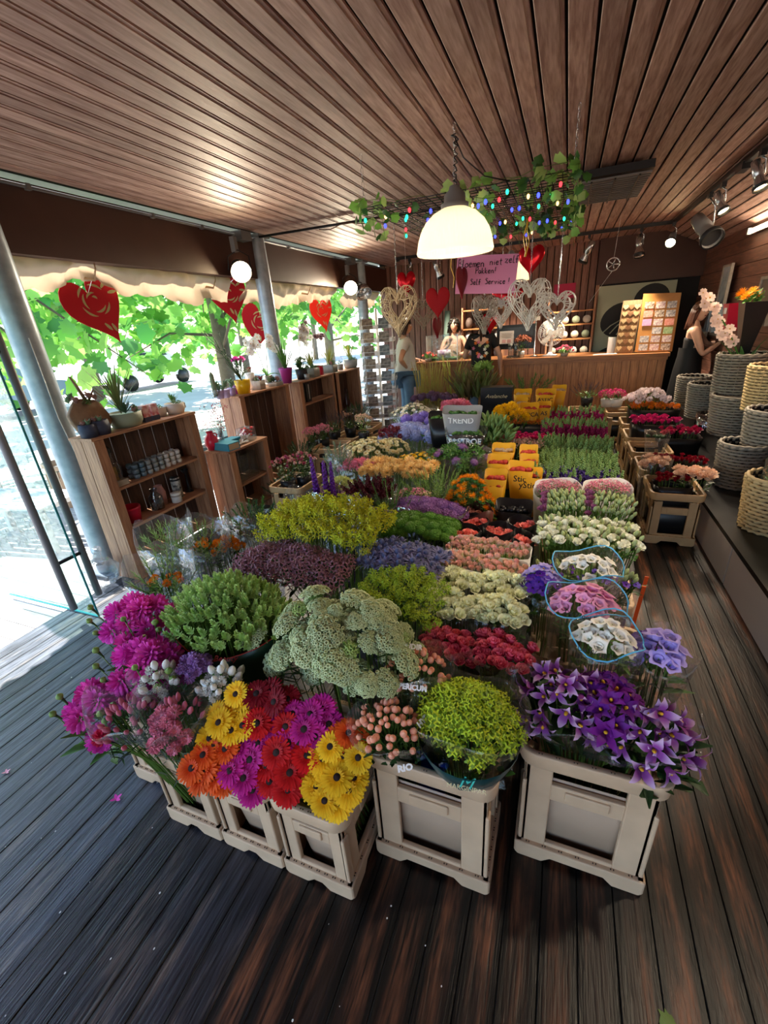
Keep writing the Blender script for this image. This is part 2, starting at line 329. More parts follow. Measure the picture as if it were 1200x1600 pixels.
MB().tube([(.7+i*.06, .03+.02*math.sin(i), -.018-.012*math.sin(i*.9)) for i in range(22)], .005, 5).build('cable', mat('cord_brown', '#5a4436'), cp)
# --- low black display steps along the right wall
pf = T('display_platform', 'low black stone display steps with beige front panels along the right wall', 'platform', (1.04, 3.5, 0))
for i in range(6):
    MB().box((.012, -4.35+i*1.235+.62, .125), (.024, 1.22, .25)).build('front_panel', MATS['white_paint'], pf, smooth=False)
MB().box((.36, -.65, .265), (.72, 7.4, .03)).build('top_slab', MATS['black_stone'], pf, smooth=False)
MB().box((.37, -.65, .125), (.68, 7.3, .25)).build('core', MATS['dark_gap'], pf, smooth=False)
MB().box((.54, 1.1, .365), (.40, 4.6, .17)).build('step', MATS['black_stone'], pf, smooth=False)
MB().box((.64, 1.6, .6), (.2, 3.2, .30)).build('step', MATS['black_stone'], pf, smooth=False)
# --- outdoors: deck, paving
S(MB().box((-4.35, 2.0, -.10), (2.8, 16, .05)).build('ground_deck', MATS['dark_gap'], smooth=False))
gd = bpy.data.objects['ground_deck']
dpm = plank_mesh(.118, 2.75, .02, 'plank', MATS['deck_wood'], axis='X')
for i in range(34): put(dpm, 'plank', gd, Tr(-4.37, -.4+i*.122, -.03))
S(MB().box((-36, 6, -.16), (64, 90, .1)).build('ground_paving', mat('paving', '#b9b4ae', rough=.8, var=0, noise=.3, nscale=.5), smooth=False))
S(MB().box((3, -40, -.16), (20, 78, .1)).build('ground_forecourt', mat('paving_bounce', '#a88468', rough=.8, var=0, noise=.3, nscale=.5), smooth=False))  # unseen ground behind the camera, tinted warm for the light it bounces
S(MB().box((-1.0, 2.6, 2.72), (5.2, 12.6, .08)).build('roof', MATS['grey_paint'], smooth=False))
# ================================================================ flower heads: each a mesh with its axis along +Z, shared by its copies
mat('stem', '#5d7f35', rough=.5, var=.1, trans=.1)
mat('leaf', '#3f6a2c', rough=.45, var=.12, trans=.25, hex2='#5a8a3a', nscale=18)
mat('leaf_dark', '#24401f', rough=.45, var=.12, trans=.2, hex2='#36592b', nscale=18)
mat('leaf_light', '#8fae5c', rough=.5, var=.12, trans=.3, hex2='#6f9640', nscale=18)
mat('leaf_grey', '#7c937c', rough=.55, var=.1, trans=.2)
def petals(mb, n, L, W, lift, r=0.0, z=0.0, ph=0.0, jit=.08, **k):
    for i in range(n):
        a = 2*PI*(i+ph)/n + rnd(-jit, jit)
        mb.petal(L*rnd(.93, 1.05), W, lift=lift+rnd(-jit, jit), M=Rz(a) @ Tr(r, 0, z), **k)
    return mb
def gerbera(r, m, mc, seed):
    random.seed(seed); mb = MB()
    petals(mb, 24, r*.86, r*.23, .10, r*.16, 0, 0, .04, bend=-.35, segs=3, base=.5, tip=.45, cup=.15)
    petals(mb, 24, r*.82, r*.22, .22, r*.14, .003, .5, .05, bend=-.35, segs=3, base=.5, tip=.45, cup=.15)
    petals(mb, 18, r*.36, r*.11, .55, r*.16, .006, .25, .06, bend=-.3, segs=2, base=.6, tip=.4)
    pm = mb.mesh('petals', m)
    d = MB(); d.ball((0, 0, .005), r*.26, 14, 5, 0, sq=(1, 1, .45)); petals(d, 22, r*.1, r*.035, 1.1, r*.15, .006, 0, .1, segs=1)
    return pm, d.mesh('disc', mc)
def rose(r, m, seed, open_=.5, h=1.15):
    """spiral of cupped petals, tighter to the middle"""
    random.seed(seed); mb = MB(); n = 15
    for i in range(n):
        t = i/(n-1); a = i*2.4; rr = r*lerp(.10, .62, t**.8); ht = r*h*lerp(1.25, .95, t); w = lerp(1.5, 1.15, t)
        fl = lerp(.0, .42*open_+.12, t)
        vs = []
        for j in range(4):
            s = j/3; q = rr*(.55+.55*math.sin(s*PI*.62)) + fl*r*s*s
            for k in range(5):
                b = a + (k-2)/2*w*.62*(1-.25*(s > .9)*abs(k-2)/2)
                zz = ht*s*(1-.10*(abs(k-2)/2)**2*s) - (.10*r*fl*6*s**3 if s > .9 else 0)
                vs.append((q*math.cos(b), q*math.sin(b), zz))
        mb.add(vs, [(j*5+k, j*5+k+1, j*5+k+6, j*5+k+5) for j in range(3) for k in range(4)])
    mb.ball((0, 0, .0), r*.5, 8, 4, sq=(1, 1, .8))
    return mb.mesh('rose', m)
def daisy(r, m, mc, seed, n=16, rows=2):
    random.seed(seed); mb = MB()
    for q in range(rows): petals(mb, n, r*.8*(1-.15*q), r*.3, .08+.35*q, r*.16, .002*q, .5*q, .06, bend=-.2, segs=2, base=.55, tip=.55)
    mb.ball((0, 0, r*.06), r*.26, 8, 4, 1, sq=(1, 1, .5)); return mb.mesh('flower', [m, mc])
def pompon(r, m, seed, n=70, L=.62, W=.3, up=1.35, ruff=0):
    random.seed(seed); mb = MB()
    for i in range(n):
        t = (i+.5)/n; th = math.acos(1-t*1.5); a = i*2.39996
        d = V((math.sin(th)*math.cos(a), math.sin(th)*math.sin(a), math.cos(th)))
        mb.petal(r*L, r*W, bend=.9, cup=.5, segs=2, base=.5, tip=.5, ruff=ruff, M=Tr(d*r*.35) @ aim(d, a) @ Ry(-up))
    return mb.mesh('flower', m)
def carnation(r, m, m2, seed):
    random.seed(seed); mb = MB()
    for q, (n, L, l) in enumerate(((12, .95, .35), (11, .8, .75), (10, .65, 1.1), (7, .5, 1.4))):
        petals(mb, n, r*L, r*.42, l, r*.05, r*.5+.08*r*q, .3*q, .3, bend=-.4, segs=3, base=.3, tip=1.2, cup=.5, ruff=.3)
    mb.lathe([(r*.22, -r*.6), (r*.3, 0), (r*.28, r*.6)], 7, 1); return mb.mesh('carnation', [m, m2])
def bud(r, L, m, mc, tipm=True):
    mb = MB(); mb.lathe([(r*.35, 0), (r*.8, L*.25), (r, L*.5), (r*.7, L*.8), (r*.12, L)], 7, 0)
    petals(mb, 5, L*.62, r*.7, 1.35, r*.35, 0, 0, .1, segs=2, bend=.25, mi=1, base=.6, tip=.15); mb.lathe([(.0015, -.02), (r*.45, 0)], 5, 1); return mb.mesh('bud', [m, mc])
def umbel(r, m, ms, seed, n=95):
    """flat-domed head of many tiny discs on rays"""
    random.seed(seed); mb = MB()
    for i in range(n):
        q = math.sqrt((i+.5)/n); a = i*2.39996; th = q*1.1
        d = V((math.sin(th)*math.cos(a), math.sin(th)*math.sin(a), math.cos(th)*.75)); p = d*r*rnd(.88, 1.06); s = r*rnd(.085, .135)
        Mx = Tr(p) @ aim(d+V((rnd(-.2, .2), rnd(-.2, .2), .3)))
        mb.lathe([(s*.2, -s*.8), (s, -s*.15), (s*.92, s*.25), (s*.45, s*.05)], 7, 0, Mx)
        if i % 3 == 0: mb.tube([V((0, 0, -r*.35)), p*.6, p-d*s*.7], r*.018, 3, 1, cap=False)
    return mb.mesh('umbel', [m, ms])
def tuft(r, m, ms, seed, n=26, leafy=8, big=.26):
    """round cluster of tiny knobs over a few bracts"""
    random.seed(seed); mb = MB()
    for i in range(n):
        th = math.acos(1-(i+.5)/n*1.1); a = i*2.39996
        d = V((math.sin(th)*math.cos(a), math.sin(th)*math.sin(a), math.cos(th))); p = d*r*rnd(.75, 1.0); s = r*rnd(big*.7, big)
        for k in range(3):
            mb.petal(s*1.25, s*1.0, lift=.35, segs=1, base=.5, tip=.6, M=Tr(p) @ aim(d, k*2.1+i))
    petals(mb, leafy, r*1.25, r*.5, .1, 0, 0, 0, .3, bend=-.3, segs=2, mi=1); return mb.mesh('flower_cluster', [m, ms])
def plume(L, r, m, ms, seed, n=46):
    """solidago-like plume: side sprays of tiny grains on a leaning stalk"""
    random.seed(seed); mb = MB(); mb.tube([(0, 0, -L*.6), (0, 0, 0), (r*.1, 0, L*.6), (r*.4, 0, L)], r*.05, 3, 1)
    for i in range(n):
        t = i/n; a = i*2.39996; q = r*(1-t*.75)*rnd(.35, 1); p = V((q*math.cos(a)+r*.4*t*t, q*math.sin(a), L*t+rnd(0, .1)*L)); s = r*rnd(.13, .22)
        d = V((math.cos(a), math.sin(a), .8))
        for k in range(3): mb.petal(s*1.6, s*1.1, lift=.5, segs=1, base=.6, tip=.6, M=Tr(p) @ aim(d, k*2.1+i))
    return mb.mesh('plume', [m, ms])
def sprig(L, r, m, ms, seed, n=60, w=.5, dens=1.0):
    """upright leafy sprig: small blades whorled round a stalk"""
    random.seed(seed); mb = MB(); mb.tube([(0, 0, -L*.5), (0, 0, L*.9)], r*.06, 3, 1)
    for i in range(n):
        t = i/n; a = i*2.39996; l = r*(1-.3*t)*rnd(.8, 1.1)
        mb.petal(l, l*w, lift=.55+.6*t+rnd(-.2, .2), bend=.3, segs=1, base=.5, tip=.3, M=Tr(0, 0, L*t**.9) @ Rz(a))
    return mb.mesh('sprig', [m, ms])
def spike(L, r, mats, seed, n=30, budtop=.5):
    """snapdragon spike: open lipped flowers below, buds above"""
    random.seed(seed); mb = MB(); mb.tube([(0, 0, -.3), (0, 0, L)], .0025, 4, 1)
    for i in range(n):
        t = i/n; a = i*2.39996; p = V((0, 0, L*t)); q = r*(1-.7*t)
        if t < budtop:
            petals_ = Tr(p) @ Rz(a) @ Ry(1.0)
            for k in range(4): mb.petal(q*1.1, q*.8, lift=.9, bend=-1.2, segs=2, base=.6, tip=.7, mi=0, M=petals_ @ Rz(k*PI/2))
        else:
            mb.ball((q*.5, 0, 0), q*.42, 5, 3, 2, Tr(p) @ Rz(a) @ Ry(-.7), sq=(1.3, .8, .8))
    return mb.mesh('spike', mats)
def thistle(r, m, mc, seed):
    random.seed(seed); mb = MB(); mb.ball((0, 0, r*.35), r*.34, 8, 5, 1, sq=(1, 1, 1.25))
    petals(mb, 11, r*1.1, r*.26, .25, r*.15, 0, 0, .15, bend=-.1, segs=2, base=.8, tip=.05, cup=.3); petals(mb, 8, r*.8, r*.2, .6, r*.15, .004, .5, .15, segs=2, base=.8, tip=.05)
    return mb.mesh('thistle', [m, mc])
def safflower(r, m, mg, seed):
    random.seed(seed); mb = MB(); mb.ball((0, 0, -r*.2), r*.55, 8, 5, 1, sq=(1, 1, .9))
    for i in range(34):
        th = math.acos(1-(i+.5)/34*.75); a = i*2.39996
        mb.petal(r*.8, r*.13, lift=0, segs=2, bend=.5, base=.8, tip=.3, M=Tr(0, 0, r*.1) @ aim((math.sin(th)*math.cos(a), math.sin(th)*math.sin(a), math.cos(th)), a) @ Ry(-PI/2) @ Tr(r*.15, 0, 0))
    petals(mb, 7, r*.9, r*.4, .3, r*.3, -r*.3, 0, .2, mi=1, bend=.4, segs=2, tip=.1); return mb.mesh('flower', [m, mg])
def berry(r, m, mg, seed):
    random.seed(seed); mb = MB(); mb.lathe([(r*.3, -r*.1), (r*.85, r*.35), (r, r*.9), (r*.85, r*1.45), (r*.35, r*1.85), (r*.08, r*2.05)], 9, 0)
    petals(mb, 5, r*1.1, r*.8, .15, 0, -r*.05, 0, .1, mi=1, bend=.2, segs=2, tip=.3); mb.tube([(0, 0, -.06), (0, 0, 0)], r*.15, 4, 1); return mb.mesh('berry', [m, mg])
def bell(r, m, mg, seed):
    random.seed(seed); mb = MB(); w = lambda a, i: 1+(.16*math.cos(5*a)+.05*math.sin(11*a) if i > 3 else 0)
    mb.lathe([(r*.15, 0), (r*.55, r*.25), (r*.72, r*.7), (r*.74, r*1.1), (r*1.0, r*1.35), (r*1.3, r*1.32)], 20, 0, None, w)
    mb.lathe([(r*.60, r*1.15), (r*.05, r*.3)], 15, 0); mb.tube([(0, 0, r*.3), (0, 0, r*1.1)], r*.06, 4, 1)
    petals(mb, 5, r*.7, r*.35, 1.0, r*.1, -r*.05, 0, .1, mi=1, segs=2, tip=.1); return mb.mesh('bell', [m, mg])
def clematis(r, m, mc, seed, n=4):
    random.seed(seed); mb = MB(); petals(mb, n, r*1.2, r*.5, 1.15, r*.08, 0, 0, .12, bend=-1.2, curl=-2.0, segs=6, base=.7, tip=.08, cup=.3, ruff=.05)
    mb.ball((0, 0, r*.25), r*.12, 6, 4, 1, sq=(1, 1, 2)); return mb.mesh('flower', [m, mc])
def flat5(r, m, mc, seed, n=5):
    random.seed(seed); mb = MB(); petals(mb, n, r, r*.9, .3, 0, 0, 0, .1, bend=-.5, segs=2, base=.3, tip=.7, cup=.2); mb.ball((0, 0, r*.1), r*.14, 6, 3, 1); return mb.mesh('flower', [m, mc])
def hydrangea(r, m, seed, n=75):
    random.seed(seed); mb = MB()
    for i in range(n):
        th = math.acos(1-(i+.5)/n*1.35); a = i*2.39996; d = V((math.sin(th)*math.cos(a), math.sin(th)*math.sin(a), math.cos(th)*.85)); Mx = Tr(d*r*rnd(.9, 1.05)) @ aim(d, i)
        for k in range(4): mb.petal(r*.17, r*.19, lift=.2, segs=1, base=.5, tip=.8, M=Mx @ Rz(k*PI/2))
    mb.ball((0, 0, 0), r*.85, 8, 6, 0, sq=(1, 1, .8)); return mb.mesh('flower_head', m)
def cauli(r, m, seed, n=60):
    """dense soft dome of small lumps (trachelium, statice)"""
    random.seed(seed); mb = MB()
    for i in range(n):
        q = math.sqrt((i+.5)/n); a = i*2.39996; th = q*1.35; d = V((math.sin(th)*math.cos(a), math.sin(th)*math.sin(a), math.cos(th)*.7)); s = r*rnd(.13, .2); p = d*r*rnd(.9, 1.02)
        for k in range(4): mb.petal(s, s*.8, lift=.5, segs=1, base=.5, tip=.7, M=Tr(p) @ aim(d, i+k*PI/2))
    mb.ball((0, 0, 0), r*.9, 10, 6, 0, sq=(1, 1, .66)); return mb.mesh('flower_head', m)
def lily_bud(L, r, m, ms, seed):
    random.seed(seed); mb = MB()
    for i in range(5):
        a = i*1.3; d = V((math.cos(a)*.4, math.sin(a)*.4, 1)); mb.lathe([(r*.3, 0), (r*.9, L*.3), (r, L*.6), (r*.3, L)], 6, 0, Tr(math.cos(a)*.01, math.sin(a)*.01, i*.012) @ aim(d))
    petals(mb, 6, L*.9, r*.9, .6, 0, -.02, 0, .2, mi=1, bend=.3, segs=2, tip=.1); return mb.mesh('bud_cluster', [m, ms])
def leafset(n, L, W, spread, m, seed, lift=.9, bend=-.4, segs=3, z0=0.0, tip=.1, cup=.25):
    random.seed(seed); mb = MB()
    for i in range(n): mb.petal(L*rnd(.7, 1.1), W*rnd(.8, 1.1), lift=lift+rnd(-spread, spread), bend=bend, segs=segs, base=.45, tip=tip, cup=cup, M=Tr(0, 0, z0+rnd(0, .02)) @ Rz(i*2.39996))
    return mb
# ================================================================ bunches
def dome(n, rx, ry, h, jit=.25, seed=1, tilt=.8, flat=0.0):
    """n spots spread over a low dome: (position, outward direction)"""
    random.seed(seed); out = []
    for i in range(n):
        q = math.sqrt((i+.5)/n); a = i*2.39996+rnd(-jit, jit); q = min(1, q+rnd(-jit, jit)*.12)
        x, y = q*rx*math.cos(a), q*ry*math.sin(a); z = h*(1-q*q)
        out.append((V((x, y, z+rnd(-.012, .012))), V((x/rx*tilt, y/ry*tilt, 1)).normalized()))
    return out
def boxspots(n, rx, ry, h, seed=1, tilt=.4, jz=.012):
    """spots on a jittered grid over a rectangle 2rx by 2ry, crowned by h"""
    random.seed(seed); c = max(1, round(math.sqrt(n*rx/ry))); r = max(1, math.ceil(n/c)); out = []
    for j in range(r):
        for i in range(c):
            x = (-1+2*(i+.5+(.25 if j % 2 else -.25)+rnd(-.22, .22))/c)*rx; y = (-1+2*(j+.5+rnd(-.25, .25))/r)*ry
            out.append((V((x, y, h*(1-.5*(x/rx)**2-.5*(y/ry)**2)+rnd(-jz, jz))), V((x/rx*tilt+rnd(-.15, .15), y/ry*tilt+rnd(-.15, .15), 1)).normalized()))
    return out[:n] if len(out) > n else out
def bunch(name, label, cat, at, ztop, spots, heads, part, group=None, foot=(.05, .05), z0=.05, leaf=None, nleaf=40, leafL=.07, leafW=.02, stem='stem', stems=True, scale=(.88, 1.12), sleeve=None, rz=0.0, lower=.03, seed=3, root=None, rimz=None, hw=(.14, .10)):
    """one bundle: heads (each a part), a joined mass of stems and leaves, and its wrapper"""
    t = T(name, label, cat, (at[0], at[1], z0), rz, group); random.seed(seed)
    zt = ztop-z0; sb = MB(); ro = V((root[0]-at[0], root[1]-at[1], 0)) if root else V((0, 0, 0))
    for k, (p, d) in enumerate(spots):
        P = V((p.x, p.y, p.z+zt)); me = heads[k % len(heads)] if not callable(heads) else heads(k, P)
        o = put(me, part if isinstance(part, str) else part(k), t, Tr(P) @ aim(d, rnd(0, 6.28)) @ Sc(rnd(*scale)))
        if stems:
            f = V((p.x*foot[0]/.1, p.y*foot[1]/.1, 0)); f = V((max(-foot[0], min(foot[0], f.x*.3)), max(-foot[1], min(foot[1], f.y*.3)), .0))
            if rimz:
                e = P-ro; g = ro+V((max(-hw[0], min(hw[0], e.x*.8)), max(-hw[1], min(hw[1], e.y*.8)), 0))
                sb.tube([ro+V((e.x*.3, e.y*.3, 0)), V((g.x, g.y, rimz-z0)), P-d*.01], .0022, 3, 0, cap=False)
            else: sb.tube([f+ro, V((lerp(f.x+ro.x, P.x, .75), lerp(f.y+ro.y, P.y, .75), zt*.62)), P-d*.01], .0022, 3, 0, cap=False)
    if leaf:
        for i in range(nleaf):
            p, d = spots[random.randrange(len(spots))]
            q = V((p.x*rnd(.6, 1.05), p.y*rnd(.6, 1.05), p.z+zt-lower-rnd(0, .10)))
            sb.petal(leafL*rnd(.6, 1.2), leafW*rnd(.7, 1.2), lift=rnd(.1, 1.0), bend=-.5, segs=2, base=.5, tip=.15, cup=.3, mi=1, M=Tr(q) @ Rz(math.atan2(q.y, q.x)+rnd(-1.4, 1.4)))
    if sb.v: sb.build('foliage', [MATS[stem], MATS[leaf or 'leaf']], t, kind='stuff')
    if sleeve: make_sleeve(t, zt=zt, ro=ro, **sleeve)
    return t
def make_sleeve(t, zt, rx, ry, m, up=.04, foot=.06, wave=.02, n=28, sq=2.6, shift=(0, 0), name='wrapper', skew=0.0, low=0.0, tilt=0.0, jag=0.0, ring=None, tk=.0012, ro=V((0, 0, 0))):
    """cone of film or paper round a bunch, super-elliptic mouth with a wavy lip"""
    mb = MB(); rows = 6; vs = []; h = zt+up
    for j in range(rows+1):
        s = j/rows; e = s**.85
        for k in range(n):
            a = 2*PI*k/n; c, q = math.cos(a), math.sin(a); den = (abs(c)**sq+abs(q)**sq)**(-1/sq)
            R_ = lerp(foot, 1, e); x = c*den*(rx if s > 0 else rx)*(R_ if s < 1 else 1.0); y = q*den*ry*(R_ if s < 1 else 1.0)
            if s < 1: x *= 1; y *= 1
            z = lerp(low, h, s) + (math.sin(a*3+rx*40)*wave + jag*max(0, math.sin(a*2+1))**3 + tilt*q + skew*c)*e
            vs.append((x+shift[0]*e+ro.x*(1-e)+math.sin(a*7+j)*.003, y+shift[1]*e+ro.y*(1-e)+math.cos(a*6+j*2)*.003, z))
    fs = [(j*n+k, j*n+(k+1) % n, (j+1)*n+(k+1) % n, (j+1)*n+k) for j in range(rows) for k in range(n)]
    o = mb.add(vs, fs).build(name, MATS[m], t)
    sm = o.modifiers.new('thickness', 'SOLIDIFY'); sm.thickness = tk; sm.offset = 0
    if ring:
        mb = MB(); pts = [vs[rows*n+k] for k in range(n)]+[vs[rows*n]]; mb.tube(pts, .0022, 5); mb.build('lip_band', MATS[ring], t)
    return o
# ================================================================ plastic flower crates
mat('crate_cream', '#cbae8e', rough=.4, var=.05, noise=.22, nscale=9, spec=.45)
mat('crate_inner', '#b59c84', rough=.42, var=.05, noise=.2, nscale=6)
mat('crate_tan', '#c9a779', rough=.45, var=.05, noise=.25, nscale=9)
mat('drain_hole', '#3a2f28', rough=.9, var=0)
def rrect(w, d, r, n=5):
    pts = []
    for cx, cy, a0 in ((w/2-r, d/2-r, 0), (-w/2+r, d/2-r, PI/2), (-w/2+r, -d/2+r, PI), (w/2-r, -d/2+r, 1.5*PI)):
        pts += [(cx+r*math.cos(a0+PI/2*k/n), cy+r*math.sin(a0+PI/2*k/n)) for k in range(n+1)]
    return pts
def ringwall(mb, w, d, r, z0, z1, t, flare=0.0, mi=0):
    o0 = rrect(w, d, r); o1 = rrect(w+2*flare, d+2*flare, r+flare); i0 = rrect(w-2*t, d-2*t, max(.004, r-t)); i1 = rrect(w-2*t+2*flare, d-2*t+2*flare, max(.004, r-t+flare)); n = len(o0)
    vs = [(x, y, z0) for x, y in o0]+[(x, y, z1) for x, y in o1]+[(x, y, z1) for x, y in i1]+[(x, y, z0) for x, y in i0]
    fs = []
    for k in range(n):
        q = (k+1) % n
        for b in range(4): c = (b+1) % 4; fs.append((b*n+k, b*n+q, c*n+q, c*n+k))
    mb.add(vs, fs, mi)
def crate_meshes(w, d, h, m, mi_):
    """(name, mesh) of one crate: foot ring, body with windows and handle slots, rim, inner bucket, label holders"""
    b = MB()
    for L_, W_, al in ((w, d, 0), (d, w, 1)):
        for s in (-1, 1):
            q = [(-L_/2+.012, 0), (-L_/2+.085, 0), (-L_/2+.11, .026), (L_/2-.11, .026), (L_/2-.085, 0), (L_/2-.012, 0), (L_/2-.002, .012), (L_/2-.002, .066), (-L_/2+.002, .066), (-L_/2+.002, .012)]; n = len(q)
            y0, y1 = s*W_/2, s*(W_/2-.024); vs = [((x, y, z) if not al else (y, x, z)) for y in (y0, y1) for x, z in q]
            b.add(vs, [tuple(range(n)), tuple(range(2*n-1, n-1, -1))]+[(k, n+k, n+(k+1) % n, (k+1) % n) for k in range(n)])
    foot = b
    c = MB(); tw = .016; W, D = w-.03, d-.03; top = h-.075; ww = .56*W; wd = .56*D; s0, s1 = .72*h, .86*h; w0, w1 = .075, .585*h
    for s in (-1, 1):
        y = s*(D/2-tw/2); x = s*(W/2-tw/2)
        for q in (-1, 1):
            c.box((q*(W/2+ww/2)/2, y, (w0+top)/2-.005), ((W-ww)/2, tw, top-w0+.02)); c.box((x, q*(D/2+wd/2)/2, (w0+top)/2-.005), (tw, (D-wd)/2, top-w0+.02))
            c.box((q*(W/2-.0), y*1.0, (w0+s0)/2), (.012, .03, s0-w0)); 
        for a, e in ((.052, w0+.004), (w1, s0), (s1, h-.03)):
            c.box((0, y, (a+e)/2), (ww+.004, tw, e-a)); c.box((x, 0, (a+e)/2), (tw, wd+.004, e-a))
        c.box((0, s*(D/2+.002), (w1+s0)/2+.004), (ww*.62, .008, .036)); c.box((s*(W/2+.002), 0, (w1+s0)/2+.004), (.008, wd*.62, .036))
    rim = MB(); ringwall(rim, w+.012, d+.012, .045, h-.055, h, .020, .004)
    bk = MB(); o0 = rrect(W-.08, D-.08, .04); o1 = rrect(W-.036, D-.036, .045); n = len(o0); i0 = [(x*.97, y*.97) for x, y in o0]; i1 = [(x*.975, y*.975) for x, y in o1]
    vs = [(x, y, .03) for x, y in o0]+[(x, y, h*.74) for x, y in o1]+[(x, y, h*.74) for x, y in i1]+[(x, y, .036) for x, y in i0]
    bk.add(vs, [(a*n+k, a*n+(k+1) % n, (a+1)*n+(k+1) % n, (a+1)*n+k) for a in range(3) for k in range(n)]+[tuple(range(n-1, -1, -1)), tuple(3*n+k for k in range(n))])
    dh = MB()
    for s in (-1, 1):
        for k in range(7):
            for e in (-.004, .004): dh.box((lerp(-w/2+.04, w/2-.04, k/6)+e, s*(d/2-.01), .0665), (.003, .004, .002)); dh.box((s*(w/2-.01), lerp(-d/2+.04, d/2-.04, k/6)+e, .0665), (.004, .003, .002)); dh.box((lerp(-w/2+.05, w/2-.05, k/6)+e, s*(d/2+.001), h+.0004), (.0025, .003, .002))
    return [('foot_ring', foot.mesh('foot_ring', m, smooth=False)), ('body', c.mesh('body', m, smooth=False)), ('rim', rim.mesh('rim', m)), ('bucket', bk.mesh('bucket', mi_)), ('drain_holes', dh.mesh('drain_holes', MATS['drain_hole'], smooth=False))]
for k in ('crate_cream', 'crate_tan'): pass
TALL = crate_meshes(.372, .262, .49, MATS['crate_cream'], MATS['crate_inner'])
SHORT = crate_meshes(.248, .375, .385, MATS['crate_cream'], MATS['crate_inner'])
TAN = crate_meshes(.32, .40, .40, MATS['crate_tan'], MATS['black_plastic'])
def crate(kind, x, y, label, rz=0.0, group='plastic flower crates', z=0.0):
    t = T('flower_crate', label, 'crate', (x, y, z), rz, group)
    for nme, me in kind:
        o = put(me, nme, t)
        if nme in ('body', 'foot_ring', 'rim'):
            bv = o.modifiers.new('rounded', 'BEVEL'); bv.width = .004; bv.segments = 2; bv.limit_method = 'ANGLE'
        if nme == 'drain_holes': o['kind'] = 'stuff'
    return t
crate(TALL, -.258, .893, 'tall cream crate under the hypericum berries and lime bunch, blue wrap in its slot')
crate(TALL, .170, 1.043, 'tall cream crate at the aisle corner holding the purple clematis')
gx = (-1.088, -.834, -.580)
for x, l in zip(gx, ('short cream crate under the pink spray carnations', 'short cream crate under the magenta gerberas, between two like it', 'short cream corner crate under the yellow gerberas, its long side showing')):
    crate(SHORT, x, .80, l)
crate(SHORT, -1.352, .88, 'short cream crate half hidden under the magenta dahlias')
for i in range(5):
    crate(TALL, .165, 1.43+i*.40, 'tall cream crate in the aisle row, '+('behind the clematis crate', 'under the white campanulas', 'under the white lisianthus', 'under the mauve lisianthus', 'under the white paper sleeves')[i], rz=0)
for i, (x, y, l) in enumerate(((.827, 3.53, 'tan crate at the front of the right row, holding dark red and peach roses'), (.82, 4.05, 'tan crate in the right row behind the front rose crate'), (.82, 4.58, 'tan crate under the hot pink roses'), (.83, 5.12, 'tan crate under the orange flowers beside the baskets'), (.85, 5.75, 'tan crate under the white chrysanthemums, last of the right row'), (.73, 6.40, 'tan crate by the counter front with pink pots on it'), (.28, 6.45, 'tan crate under the potted heather by the counter'))):
    crate(TAN, x, y, l)
for i, (x, y, l) in enumerate(((-2.15, 3.10, 'tan crate under the small potted roses left of the liatris'), (-2.42, 4.30, 'tan crate under the pink kalanchoe by the shelves'), (-2.42, 4.80, 'tan crate behind the kalanchoe crate by the shelves'), (-2.42, 5.30, 'tan crate with dark foliage near the card rack'))):
    crate(TAN, x, y, l)
